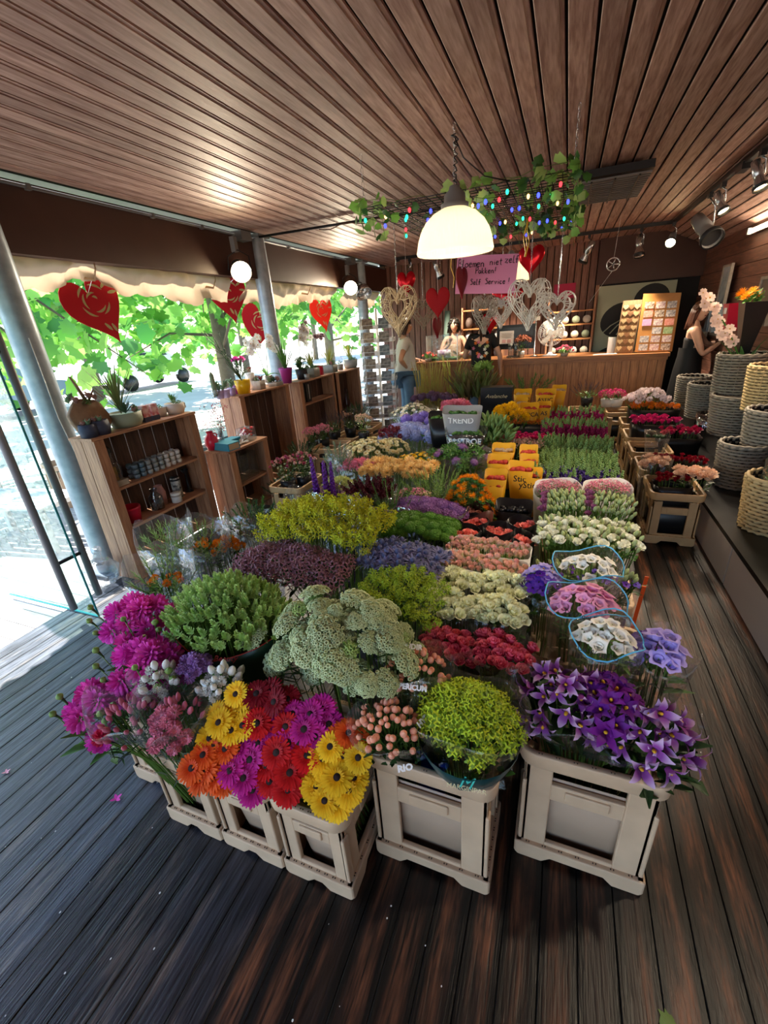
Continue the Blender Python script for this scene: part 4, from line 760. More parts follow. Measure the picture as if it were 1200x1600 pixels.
# yellow sleeves
def paper_tube(label, u, v, w, d, hgt, z, m='wrap_yellow', ltr=None, lean=0.0, rz=0.0, inside='inside_red', cat='flower sleeve', grp='yellow printed sleeves', ink='ink_black', ls=.055):
    p = GZ(u, v, z); t = T('flower_sleeve', label, cat, (p.x, p.y, .03), rz, grp)
    n = 24; vs = []; hz = z-.03
    for s in (0, 1):
        for k in range(n):
            a = 2*PI*k/n; c, q = math.cos(a), math.sin(a); den = (abs(c)**4+abs(q)**4)**-.25; f = .6 if s == 0 else 1
            vs.append((c*den*w/2*f+lean*s, q*den*d/2*f, (hz-hgt)*.0+ (max(.0, hz-hgt) if s == 0 else hz+.008*math.sin(a*3)+.03*q)))
    o = MB().add(vs, [(k, (k+1) % n, n+(k+1) % n, n+k) for k in range(n)]).build('wrapper', MATS[m], t); md = o.modifiers.new('thickness', 'SOLIDIFY'); md.thickness = .0015
    MB().lathe([(.02, 0), (.03, hz-hgt*.8)], 8).build('stem_bundle', ST, t) if hz-hgt > .05 else None
    random.seed(int(u)); fb = MB()
    for i in range(16): fb.merge(TFm, Tr(lean+rnd(-.33, .33)*w, rnd(-.12, .22)*d, hz-.026+rnd(-.006, .008)) @ Sc(rnd(.8, 1.2)))
    fb.build('flower_heads', MATS[inside], t, kind='stuff')
    if ltr: text(ltr, ls, Tr(lean*.7, -d/2*.90-.004, hz-.075) @ Rx(R(83)), MATS[ink], t, bold=.0005)
    return t
TFm = MB().ball((0, 0, 0), .018, 7, 4, sq=(1, 1, .7))
for u, v, w, d, z, ltr, l, ins in ((826, 738, .17, .08, .70, 'yStic', 'yellow sleeve with black lettering, frontmost of the near group', 'inside_red'), (773, 752, .12, .08, .68, None, 'small yellow sleeve with red rim, front left of the near group', 'inside_red'), (814, 728, .16, .08, .74, 'Stic', 'yellow sleeve with wide red opening in the centre of the near group', 'inside_red'), (775, 741, .14, .08, .72, None, 'yellow sleeve behind the small one at the left of the near group', 'inside_red'), (779, 717, .15, .08, .74, 'stic', 'yellow sleeve with lettering behind the left pair, near group', 'inside_red'), (827, 716, .12, .07, .74, None, 'yellow sleeve low between others, right of the near group', 'inside_red'), (826, 702, .12, .08, .78, None, 'yellow sleeve with red flowers, back right of the near group', 'inside_red'), (787, 699, .16, .08, .78, 'Astic', 'yellow sleeve with pale flowers, back left of the near group', 'paper_kraft'),
        (817, 612, .18, .10, .88, 'ASTIC', 'yellow sleeve with folded rim, back left of the far group', 'paper_kraft'), (853, 612, .20, .11, .88, 'ASTIC', 'yellow sleeve with open red rim, back middle of the far group', 'inside_red'), (874, 606, .14, .10, .90, None, 'yellow sleeve at the back right of the far group', 'paper_kraft'), (827, 634, .18, .10, .82, 'ASTICA', 'yellow sleeve with lettering, front left of the far group', 'inside_red'), (851, 632, .12, .10, .82, 'AS', 'yellow sleeve, front right of the far group', 'inside_red'), (815, 626, .12, .09, .83, None, 'yellow sleeve low at the left of the far group', 'paper_kraft')):
    paper_tube(l, u, v, w, d, .30, z, ltr=ltr, inside=ins)
# black wraps behind the coral roses, dusty roses in brown wrap
paper_tube('big empty black wrap behind the coral roses', 803, 790, .20, .10, .30, .66, m='wrap_black', inside='wrap_black', grp=None)
t = bunch('rose_bunch', 'dusty brown roses in an open brown wrap under the safflowers', 'flowers', xy(742, 800, .66), .63, boxspots(8, .06, .045, .02, seed=301), [rose(.021, mat('petal_dusty', '#b5786a', rough=.55, trans=.15), 302, .5)], 'rose', sleeve=dict(rx=.095, ry=.075, m='wrap_brown', up=.05, foot=.6, sq=3, wave=.02))
# trays: hot pink, orange, peach buds
def tray(label, u, v, z, rx, ry, n, heads, part, seed, band='wrap_black', name='flower_tray', up=.03, leaf=None):
    return bunch(name, label, 'flowers', xy(u, v, z), z-.02, boxspots(n, rx, ry, .02, seed=seed), heads, part, leaf=leaf, nleaf=30, sleeve=dict(rx=rx+.02, ry=ry+.02, m=band, up=up, foot=.8, sq=6, wave=.0) if band else None)
HP = ROS('hotpink', .024, .6); OR = ROS('peach_rose', .042, 1.0); CRm = ROS('crimson', .022, .7)
HP = [HP[0]]; CRm = [CRm[0], CRm[1]]
tray('hot pink roses in a black tray in front of the far yellow sleeves', 817, 682, .66, .22, .11, 40, HP, 'rose', 310)
tray('orange blooms in a black tray beneath the far yellow sleeves', 828, 661, .66, .20, .08, 26, [tuft(.03, P['bronze'], LF, 311, 14, 4, .4)], 'flower_cluster', 311)
tray('dusty pink buds behind the near yellow sleeves', 805, 692, .72, .20, .10, 50, [tuft(.022, mat('petal_dustypink', '#cf9c8e', rough=.6), LF, 312, 10, 4, .4)], 'flower_cluster', 312, band=None, leaf='leaf')
# lily buds, grey sleeves with lettering
LB2 = [lily_bud(.075, .012, P['snap_green'], LF, s) for s in (320, 321)]
bunch('lily_bunch', 'bunch of green unopened lily buds in a grey sleeve', 'flowers', xy(765, 668, .84), .74, dome(30, .15, .11, .10, seed=322, tilt=.7), LB2, 'bud_cluster', leaf='leaf', nleaf=60, leafL=.12, leafW=.025, sleeve=dict(rx=.19, ry=.13, m='wrap_grey', up=-.02, foot=.5, wave=.03))
paper_tube('tall grey sleeve with white lettering, in front of the lily buds', 722, 640, .30, .10, .42, 1.0, m='wrap_grey', inside='leaf', ltr='TREND', grp=None, ink='ink_white', ls=.06)
paper_tube('grey sleeve with lettering lying low before the lily buds', 728, 672, .32, .10, .2, .86, m='cellophane_smoke', inside='leaf', ltr='ALSTROE', grp=None, ink='ink_white', ls=.06)
paper_tube('dark clear sleeve leaning left of the grey lettered sleeve', 688, 648, .20, .09, .35, .92, m='wrap_black', inside='leaf', grp=None)
bunch('statice_bunch', 'dark purple and green wrapped bunch left of the safflowers', 'flowers', xy(715, 705, .76), .70, dome(26, .22, .16, .08, seed=330), [cauli(.035, P['trach'], 331, 30), tuft(.04, LF, LF, 332, 14, 6, .4), tuft(.04, LF, LF, 333, 14, 6, .4)], 'flower_cluster', leaf='leaf', nleaf=90, leafL=.09, leafW=.03, sleeve=dict(rx=.25, ry=.17, m='cellophane', up=.06, foot=.6))
bl = bunch('greenery_bunch', 'tall grassy green bundle with tied stems left of the safflowers', 'greenery', xy(680, 740, .80), .62, dome(26, .09, .08, .05, seed=334), [sprig(.16, .03, MATS['leaf_light'], ST, 335, 40, .25)], 'sprig', leaf='leaf', nleaf=20)
bunch('greenery_bunch', 'fine olive green needle bundle in the middle of the display', 'greenery', xy(607, 765, .80), .60, dome(26, .09, .08, .06, seed=336), [sprig(.17, .022, LF, ST, 337, 50, .2)], 'sprig', leaf='leaf', nleaf=20)
# blue hydrangeas, violet behind, white daisies, cream, pink, peach, yellow
HY = [hydrangea(.075, P['hydrangea'], s) for s in (340, 341)]
bunch('hydrangea_bunch', 'pale blue hydrangea heads with a few green leaves', 'flowers', xy(650, 668, .76), .68, boxspots(14, .26, .18, .06, seed=342), HY, 'flower_head', leaf='leaf', nleaf=24, leafL=.12, leafW=.07, lower=-.02)
bunch('hydrangea_bunch', 'violet blue hydrangea heads behind the pale blue ones', 'flowers', xy(668, 650, .78), .72, boxspots(8, .22, .10, .04, seed=343), [hydrangea(.06, mat('petal_violet', '#8a74d0', rough=.55, trans=.15), 344)], 'flower_head', leaf='leaf', nleaf=8)
MW = [daisy(.024, mat('petal_daisy', '#f3f1e2', rough=.5, trans=.15, var=.03), GOLD, s) for s in (345, 346)]
bunch('chrysanthemum_bunch', 'white daisy chrysanthemums in a clear sleeve before the customer', 'flowers', xy(645, 635, .80), .72, dome(60, .25, .16, .10, seed=347), MW, 'flower', leaf='leaf', nleaf=60, sleeve=dict(rx=.28, ry=.18, m='cellophane', up=.05, foot=.5))
bunch('chrysanthemum_bunch', 'soft pink mop heads behind the grey lettered sleeve', 'flowers', xy(712, 628, .80), .74, dome(14, .16, .10, .06, seed=348), [pompon(.05, P['pink_mum'], 349, 50)], 'flower')
bunch('chrysanthemum_bunch', 'dark red mums at the left edge among cream ones', 'flowers', xy(615, 670, .78), .72, dome(22, .14, .10, .06, seed=350), [pompon(.03, mat('petal_winered', '#7a1f30', rough=.6, trans=.1), 351, 40)], 'flower')
CM = [daisy(.026, P['cream_mum'], GOLD, s) for s in (352, 353)]
bunch('chrysanthemum_bunch', 'cream white spray chrysanthemums at the left of the display', 'flowers', xy(578, 690, .76), .68, dome(70, .24, .17, .10, seed=354), CM, 'flower', leaf='leaf', nleaf=50)
bunch('chrysanthemum_bunch', 'cream yellow spray chrysanthemums next to the dark red ones', 'flowers', xy(612, 686, .76), .68, dome(40, .16, .12, .08, seed=355), [daisy(.024, P['cream_mum'], LL, 356)], 'flower', leaf='leaf_light', nleaf=40)
bunch('chrysanthemum_bunch', 'pink spray blooms in a misty clear sleeve at the left', 'flowers', xy(572, 718, .74), .67, boxspots(60, .20, .09, .05, seed=357), [pompon(.024, P['pink_mum'], 358, 36)], 'flower', leaf='leaf', nleaf=20, sleeve=dict(rx=.23, ry=.11, m='cellophane', up=.05, foot=.6, sq=4))
PM = [pompon(.045, P['peach_mum'], s, 60) for s in (359, 360)]
bunch('chrysanthemum_bunch', 'wide peach yellow chrysanthemum heads packed flat', 'flowers', xy(625, 722, .74), .69, boxspots(34, .25, .15, .03, seed=361), PM, 'flower', leaf='leaf', nleaf=10)
bunch('chrysanthemum_bunch', 'small bright yellow button chrysanthemums behind the peach heads', 'flowers', xy(655, 703, .78), .70, dome(34, .17, .09, .05, seed=362), [daisy(.02, P['yellow_mum'], GOLD, 363, 12, 2)], 'flower', leaf='leaf_dark', nleaf=30)
bunch('chrysanthemum_bunch', 'yellow daisy-like blooms beside the far yellow sleeves', 'flowers', xy(795, 635, .84), .74, dome(16, .17, .12, .10, seed=364), [pompon(.045, P['yellow_mum'], 365, 50)], 'flower', leaf='leaf', nleaf=50)
# liatris, coxcomb, purple wraps, green mums
bunch('liatris_bunch', 'tall purple liatris spikes in a violet wrap', 'flowers', xy(503, 735, .84), .66, [(V((-.055, 0, 0)), V((-.05, 0, 1))), (V((.0, .02, -.03)), V((0, 0, 1))), (V((.055, 0, -.01)), V((.04, 0, 1))), (V((.025, -.02, -.03)), V((.02, 0, 1)))], [spike(.26, .026, [P['liatris'], ST, P['liatris']], 370, 70, 1.0)], 'spike', stems=True, leaf='leaf', nleaf=20, scale=(.95, 1.05))
for i, (u, v, z, rx, ry, l) in enumerate(((480, 775, .66, .16, .10, 'white and violet striped film wrap left of the liatris'), (530, 775, .68, .20, .10, 'translucent violet wrap round the liatris foot'), (582, 778, .70, .19, .10, 'translucent violet wrap in front of the wine red plumes'))):
    bunch('wrapped_bunch', l, 'flowers', xy(u, v, z), z-.08, dome(16, rx*.7, ry*.7, .03, seed=371+i), [tuft(.03, LL, LF, 375+i, 12, 5, .4)], 'flower_cluster', leaf='leaf_light', nleaf=20, sleeve=dict(rx=rx, ry=ry, m='cellophane' if i == 0 else 'cellophane_purple', up=.09, foot=.5, wave=.04, jag=.03))
bunch('coxcomb_bunch', 'dark wine red plumes standing in film behind the violet wraps', 'flowers', xy(578, 752, .80), .70, dome(26, .12, .08, .05, seed=376), [spike(.09, .022, [P['coxcomb'], ST, P['coxcomb']], 377, 30, 1.0)], 'plume', leaf='leaf_dark', nleaf=20, sleeve=dict(rx=.16, ry=.10, m='cellophane', up=.05, foot=.5))
bunch('chrysanthemum_bunch', 'lime white button mums beside the violet wraps', 'flowers', xy(530, 752, .72), .68, dome(22, .12, .08, .05, seed=378), [pompon(.025, P['green_mum'], 379, 34)], 'flower')
bunch('mixed_bunch', 'mixed pink sprig and brown seed heads right of the needle bundle', 'flowers', xy(645, 755, .78), .66, dome(18, .11, .09, .06, seed=380), [tuft(.03, P['pink_mum'], LF, 381, 12, 5, .4), tuft(.03, LF, LD, 382, 12, 5, .4), tuft(.03, mat('petal_straw', '#b9a27a', rough=.7), LF, 383, 12, 5, .4)], 'flower_cluster', leaf='leaf', nleaf=60, leafL=.08)
bunch('greenery_bunch', 'slim green sleeve of feathery foliage by the tan crates', 'greenery', xy(528, 705, .80), .66, dome(16, .07, .06, .10, seed=384), [sprig(.10, .03, MATS['leaf_grey'], ST, 385, 40, .3)], 'sprig', sleeve=dict(rx=.10, ry=.08, m='cellophane', up=.16, foot=.6))
bunch('greenery_bunch', 'dark green bunch with yellow tip left of the solidago', 'greenery', xy(395, 800, .72), .62, dome(22, .14, .10, .08, seed=386), [sprig(.09, .03, LD, ST, 387, 36, .4), sprig(.09, .03, LF, ST, 388, 36, .4)], 'sprig', leaf='leaf_dark', nleaf=40, sleeve=dict(rx=.15, ry=.11, m='cellophane', up=.10, foot=.5, wave=.03))
# clear sleeves with greenery and orange marigolds at the left
OT = [pompon(.022, P['orange_tag'], 390, 40)]
SGL = [sprig(.09, .035, MATS['leaf_light'], ST, s, 24, .2) for s in (395, 396)]
for i, (u, v, z, rx, ry, l) in enumerate(((255, 905, .62, .15, .12, 'clear film sleeve of leafy greenery with orange buds, nearest the door'), (262, 850, .66, .14, .11, 'clear film sleeve of light greenery standing taller behind'), (318, 848, .66, .14, .11, 'clear film sleeve of greenery with orange marigolds, beside the statice'))):
    hd = [SGL[0], SGL[1], OT[0]] if i != 1 else SGL
    bunch('marigold_bunch', l, 'flowers', xy(u, v, z), z-.06, dome(20, rx*.75, ry*.75, .09, seed=391+i), hd, 'flower_sprig', leaf='leaf', nleaf=130, leafL=.06, leafW=.012, sleeve=dict(rx=rx*1.1, ry=ry*1.1, m='cellophane', up=.12, foot=.4, wave=.03, jag=.10, tilt=.06))
bunch('marigold_bunch', 'orange marigolds peeping out left of the yellow solidago', 'flowers', xy(350, 845, .64), .60, dome(18, .09, .08, .04, seed=397), OT, 'flower', leaf='leaf_dark', nleaf=30)
# tall stalks and leaves at the far end
bunch('grass_bunch', 'upright block of olive horsetail stalks by the customer', 'greenery', xy(672, 625, .55), .50, boxspots(60, .17, .10, .0, seed=400, tilt=.08), [MB().tube([(0, 0, -.45), (0, 0, .3), (.0, 0, .55)], [.004, .005, .003], 5).mesh('stalk', mat('stalk_olive', '#a89a48', rough=.6))], 'stalk', stems=False)
bunch('grass_bunch', 'bundle of thin yellow-green stems leaning before the cashier', 'greenery', xy(706, 610, .60), .45, boxspots(16, .05, .05, .0, seed=401, tilt=.25), [MB().tube([(0, 0, -.4), (0, 0, .4), (.03, 0, .62)], .004, 5).mesh('stalk', mat('stalk_lime', '#a9b34c', rough=.6))], 'stalk', stems=False)
lfm = [leafset(7, .42, .045, .2, None, s, lift=1.25, bend=-.35, segs=5, tip=.05).mesh('blade_cluster', m) for s, m in ((402, mat('leaf_olive', '#7d8a4e', rough=.5, trans=.2)), (403, mat('leaf_brownish', '#7a6a48', rough=.5, trans=.2)))]
bunch('foliage_bunch', 'bundle of broad upright olive leaves in front of the black shirt', 'greenery', xy(740, 620, .60), .55, dome(22, .20, .12, .05, seed=404, tilt=.3), lfm, 'blade_cluster', stems=False)
bunch('foliage_bunch', 'cluster of light green rounded leaves in front of the black shirt', 'greenery', xy(755, 575, 1.0), .95, dome(8, .10, .07, .04, seed=405, tilt=.5), [leafset(5, .12, .08, .4, None, 406, lift=.9, tip=.3).mesh('leaf_cluster', LL)], 'leaf_cluster', leaf=None)
bunch('allium_bunch', 'round dusky purple heads below the horsetail stalks', 'flowers', xy(680, 618, .70), .66, boxspots(16, .30, .14, .04, seed=407), [hydrangea(.055, mat('petal_dusk', '#6a4a68', rough=.6), 408)], 'flower_head', leaf='leaf_dark', nleaf=10)
bx = T('gift_box', 'black box with a pale script mark below the counter front', 'box', tuple(GZ(776, 640, .60).xy)+(.03,)); MB().box((0, 0, .42), (.36, .18, .84)).build('box', MATS['wrap_black'], bx, smooth=False); text('Avalanche', .06, Tr(.0, -.092, .74) @ Rx(R(90)), MATS['ink_yellow'], bx, shear=.4)
bunch('fern_bunch', 'green feathery fern fronds against the counter front', 'greenery', xy(825, 596, .85), .74, dome(10, .20, .08, .05, seed=409, tilt=1.2), [sprig(.16, .06, LF, ST, 410, 40, .25)], 'frond', stems=True)
# ---- left tan crates: pots
def potted(label, x, y, z, r, hgt, potm, heads, part, n, rx, hz, name='potted_plant', cat='potted plant', leaf='leaf', nleaf=40, leafL=.05, leafW=.02, group=None, tilt=1.0, potname='pot', square=False, scale=(.85, 1.15), seed=1, dome_h=.05, stems=True):
    t = T(name, label, cat, (x, y, z), 0, group)
    pf_ = [(r*.78, 0), (r*.92, hgt*.5), (r, hgt), (r*.93, hgt), (r*.9, hgt*.9), (0.001, hgt*.88)]
    if square: ringwall(mb := MB(), 2*r*.95, 2*r*.95, r*.3, 0, hgt, .008); mb.add([(a*r*.9, b*r*.9, hgt*.9) for a, b in ((-1, -1), (1, -1), (1, 1), (-1, 1))], [(0, 1, 2, 3)]); mb.build(potname, MATS[potm], t)
    else: MB().lathe([(0.001, 0)]+pf_, 20).build(potname, MATS[potm], t)
    sb = MB(); sp = dome(n, rx, rx, dome_h, seed=seed, tilt=tilt)
    for k, (p, d) in enumerate(sp):
        Pz = V((p.x, p.y, p.z+hgt+hz))
        if heads: put(heads[k % len(heads)], part, t, Tr(Pz) @ aim(d, rnd(0, 6)) @ Sc(rnd(*scale)))
        if stems: sb.tube([V((p.x*.2, p.y*.2, hgt*.85)), Pz-d*.004], .0018, 3, 0, cap=False)
    for i in range(nleaf):
        p, d = sp[random.randrange(len(sp))]; q = V((p.x*rnd(.2, 1), p.y*rnd(.2, 1), hgt+rnd(.0, .9)*hz))
        sb.petal(leafL*rnd(.6, 1.2), leafW*rnd(.7, 1.2), lift=rnd(0, 1.1), bend=-.5, segs=2, base=.5, tip=.15, cup=.3, mi=1, M=Tr(q) @ Rz(math.atan2(q.y, q.x)+rnd(-1, 1)))
    if sb.v: sb.build('foliage', [ST, MATS[leaf]], t, kind='stuff')
    return t
mat('pot_black', '#1b1b1e', rough=.4, var=.05); mat('pot_grey', '#8c8f88', rough=.6, var=.04, noise=.2, nscale=20); mat('pot_sage', '#8f9c86', rough=.5, var=.03); mat('pot_yellow', '#edb70c', rough=.3, var=0, coat=.3); mat('pot_lilac', '#b8a2c8', rough=.4, var=.04); mat('pot_white', '#dcdcd8', rough=.4, var=.03); mat('pot_stone', '#a9a297', rough=.7, var=.03, noise=.3, nscale=30); mat('pot_red', '#c01f3e', rough=.3, var=.03); mat('pot_purple', '#9a2a7e', rough=.35, var=.03); mat('pot_navy', '#3c4258', rough=.6, var=.05, noise=.3, nscale=30); mat('pot_cream', '#c9c0b2', rough=.6, var=.03); mat('terracotta', '#8a5a44', rough=.7, var=.05); mat('pot_silver', '#a4a6a2', rough=.35, metal=.6, var=.05)
RK = [rose(.017, mat('petal_minirose', '#b5566e', rough=.55, trans=.15, hue=.02), 420, .6), rose(.016, mat('petal_minirose2', '#d7a9a0', rough=.55, trans=.15), 421, .6)]
for i, (u, v, l) in enumerate(((445, 722, 'potted small pink and cream roses, left pair front'), (470, 716, 'potted small dusky roses, right pair front'))):
    p = GZ(u, v, .58); potted(l, p.x, p.y, .30, .07, .12, 'pot_black', RK, 'rose', 22, .13, .14, leaf='leaf_dark', nleaf=70, seed=422+i, group='potted plants in the left crates')
KA = [tuft(.022, P['carn_pink'], LF, 425, 12, 4, .45)]
for i, (u, v, l) in enumerate(((485, 668, 'pink kalanchoe pot at the left of its crate'), (503, 664, 'pink kalanchoe pot at the right of its crate'))):
    p = GZ(u, v, .60); potted(l, p.x, p.y, .32, .07, .12, 'pot_black', KA, 'flower_cluster', 20, .11, .10, leaf='leaf_dark', nleaf=30, seed=426+i, group='potted plants in the left crates')
HE = [sprig(.10, .02, mat('heather_dark', '#4a3444', rough=.7), LD, 428, 40, .3)]; HG = [sprig(.09, .03, LD, LD, 429, 36, .4)]
for i, (u, v, z, hd, l) in enumerate(((470, 695, .5, HG, 'dark leafy pot below the shelves, behind the potted roses'), (520, 650, .66, HE, 'dark purple heather in a pot by the shelf, left one'), (545, 645, .66, HE, 'dark purple heather in a pot by the shelf, right one'), (560, 635, .68, HG, 'dark green pot plant at the end of the shelves'), (440, 745, .36, HG, 'dark green plant on the floor under the low shelf'))):
    p = GZ(u, v, z); potted(l, p.x, p.y, z-.30 if z > .45 else .02, .075, .12, 'pot_black', hd, 'sprig', 24, .13, .08, leaf='leaf_dark', nleaf=40, seed=430+i, group='potted plants in the left crates')
p = GZ(566, 650, .66); potted('peach and cream blooms in a pot next to the card rack', p.x, p.y, .35, .07, .12, 'pot_black', [tuft(.03, P['peach_rose'], LF, 436, 10, 5, .45)], 'flower_cluster', 12, .11, .14, leaf='leaf_light', nleaf=40, seed=436)
# ---- right row: roses and mums
tray('big peach roses in film at the front left of the right row', 1025, 722, .50, .08, .07, 6, OR, 'rose', 440, band='cellophane', up=.06)
tray('big peach roses at the front right of the right row', 1088, 740, .50, .10, .07, 9, [OR[0], OR[1]], 'rose', 441, band=None, leaf='leaf_dark')
tray('dark red roses at the very front of the right row', 1052, 745, .48, .10, .07, 13, CRm, 'rose', 442, band='wrap_black', up=-.03)
tray('dark red roses behind the peach ones in the right row', 1062, 716, .50, .18, .08, 26, CRm, 'rose', 443, band='wrap_black', up=-.02)
tray('hot pink roses in the right row, on the left', 1025, 655, .56, .20, .12, 26, [rose(.03, P['hotpink'], 444, .7)], 'rose', 444, band='wrap_black', up=-.01)
tray('cerise roses leaning towards the baskets', 1062, 672, .50, .16, .12, 20, [rose(.03, mat('petal_cerise', '#c21f55', rough=.55, trans=.15), 445, .7)], 'rose', 445, band='wrap_black', up=-.03)
paper_tube('clear sleeve with white ribbons standing before the hot pink roses', 1027, 678, .20, .14, .25, .58, m='cellophane', inside='leaf_dark', grp=None)
tray('orange and bronze mums in the right row', 1022, 632, .56, .24, .12, 30, [pompon(.032, P['bronze'], 446, 40), pompon(.032, P['orange_tag'], 447, 40)], 'flower', 446, band='wrap_black', up=-.02)
bunch('chrysanthemum_bunch', 'white and pinkish mums at the far end of the right row', 'flowers', xy(1012, 617, .66), .60, dome(44, .24, .15, .12, seed=448), [pompon(.036, mat('petal_whitepink', '#e9d9da', rough=.5, trans=.15, hue=.02), 449, 44)], 'flower', leaf='leaf', nleaf=40)
p = GZ(918, 615, .58); potted('dark purple heather pot against the counter front', p.x, p.y, .41, .08, .12, 'pot_black', HE, 'sprig', 26, .16, .06, seed=450)
for i, (u, l) in enumerate(((950, 'magenta potted flowers in white paper, left of two on a crate'), (965, 'magenta potted flowers in white paper, right of two on a crate'))):
    p = GZ(u, 615, .58); potted(l, p.x, p.y, .41, .08, .10, 'pot_white', [tuft(.03, P['hotpink'], LF, 451, 12, 4, .45)], 'flower_cluster', 14, .11, .05, seed=451+i, group='paper wrapped pots by the counter')
# ================================================================ lamps
mat('lamp_glass', '#f0e6cc', rough=.25, var=0, trans=.5, spec=.5)
wn_ = glow('lamp_white', '#ffdfae', 60.0); glow('flood_lens', '#ffe3b5', 45.0); glow('spot_lens', '#ffdca0', 40.0); glow('tube_glow', '#ffe6c2', 30.0); glow('pendant_bulb', '#ffe4bc', 5)
def point(name, loc, energy, col, r=.05, parent=None):
    l = bpy.data.lights.new(name, 'POINT'); l.energy = energy; l.color = col; l.shadow_soft_size = r; o = bpy.data.objects.new(name, l); COL.objects.link(o); o.location = loc
    if parent: o.parent = parent
    return o
def spot(name, loc, tgt, energy, col, size=70, r=.04, parent=None, blend=.6):
    l = bpy.data.lights.new(name, 'SPOT'); l.energy = energy; l.color = col; l.spot_size = R(size); l.spot_blend = blend; l.shadow_soft_size = r; o = bpy.data.objects.new(name, l); COL.objects.link(o)
    o.location = loc; o.rotation_euler = (V(tgt)-V(loc)).to_track_quat('-Z', 'Y').to_euler(); return o
WARM = (1, .83, .62)
def chain(parent, p, q, name='chain', m='steel', r=.006, link=.032):
    p, q = V(p), V(q); n = max(2, int((q-p).length/link)); mb = MB(); d = (q-p).normalized(); u_ = d.orthogonal().normalized(); w_ = d.cross(u_)
    for i in range(n):
        c = lerp(p, q, (i+.5)/n); a = u_ if i % 2 else w_; hl = link*.62
        mb.tube([c-d*hl-a*.0, c-d*hl*.6+a*r, c+d*hl*.6+a*r, c+d*hl, c+d*hl*.6-a*r, c-d*hl*.6-a*r, c-d*hl], .0017, 3, cap=False)
    return mb.build(name, MATS[m], parent)
def pendant(label, x, y, zr, energy, r=.222, cable=True):
    t = T('pendant_lamp', label, 'lamp', (x, y, zr)); s = r/.222
    prof = [(.222, 0), (.226, .012), (.219, .03), (.212, .07), (.196, .115), (.168, .16), (.125, .198), (.075, .222), (.05, .232)]
    rib = lambda a, i: 1+(.012*math.cos(72*a) if i > 1 else 0)
    MB().lathe([(a*s, b*s) for a, b in prof], 216, wob=rib).build('shade', MATS['lamp_glass'], t)
    MB().lathe([(.078*s, .222*s), (.08*s, .245*s), (.062*s, .25*s), (.06*s, .29*s), (.035*s, .31*s), (.028*s, .33*s), (.012*s, .335*s)], 20).build('cap', MATS['grey_paint'], t)
    MB().ball((0, 0, .10*s), .05*s, 14, 10, sq=(1, 1, 1.2)).build('bulb', MATS['pendant_bulb'], t)
    chain(t, (0, 0, .34*s), (0, 0, 2.6-zr), r=.008)
    if cable:
        c = [(.008, 0, .33)]+[(.012*math.sin(i*2.2)+.004, .012*math.cos(i*2.2), .33+i*.012) for i in range(1, 18)]
        c += [(.02*math.sin(i*1.3), .02*math.cos(i*1.3), .53+.008*i) for i in range(6)]
        MB().tube(c, .004, 5).build('cable', MATS['black_plastic'], t)
        MB().tube([(0, 0, .55), (.05, .0, .45), (.16, .05, .36), (.28, .12, .335), (.34, .2, .345)], .004, 5).build('cable', MATS['black_plastic'], t)
    point('pendant_light', (x, y, zr+.03), energy, WARM, .05); return t
pendant('large ribbed glass dome pendant on a chain over the middle of the display', -.66, 2.93, 1.985, 4.5)
q = GY(797, 440, 6.2); pendant('second ribbed glass pendant half hidden behind the pink sign', q.x, 6.2, q.z, 3.5, cable=False)
for i, (u, v, X, l) in enumerate(((377, 425, -3.06, 'round floodlight shining by the middle steel post'), (548, 450, -3.06, 'round floodlight shining by the rear steel post'))):
    q = GX(u, v, X); t = T('floodlight', l, 'lamp', q); dr = (EYE+V((-.5, 1.5, -1.0))-q).normalized(); M = aim(dr)
    MB().lathe([(.02, -.16), (.075, -.15), (.085, -.06), (.10, -.01), (.10, .005)], 20, 0, M).build('housing', MATS['grey_paint'], t)
    MB().disc(.094, 0, 20, 0, M).build('lens', MATS['flood_lens'], t)
    MB().tube([M @ V((-.11, 0, -.06)), (-.09, -.05, .14), (.0, 0, .19), (.06, .08, .14), M @ V((.11, 0, -.06))], .006, 5).build('bracket', MATS['dark_metal'], t)
    MB().box((-.03, 0, .24), (.05, .05, .13)).build('mount_block', MATS['grey_paint'], t, smooth=False)
    spot('flood_light', q+dr*.03, q+dr, 60, (1, .84, .62), 130, .08)
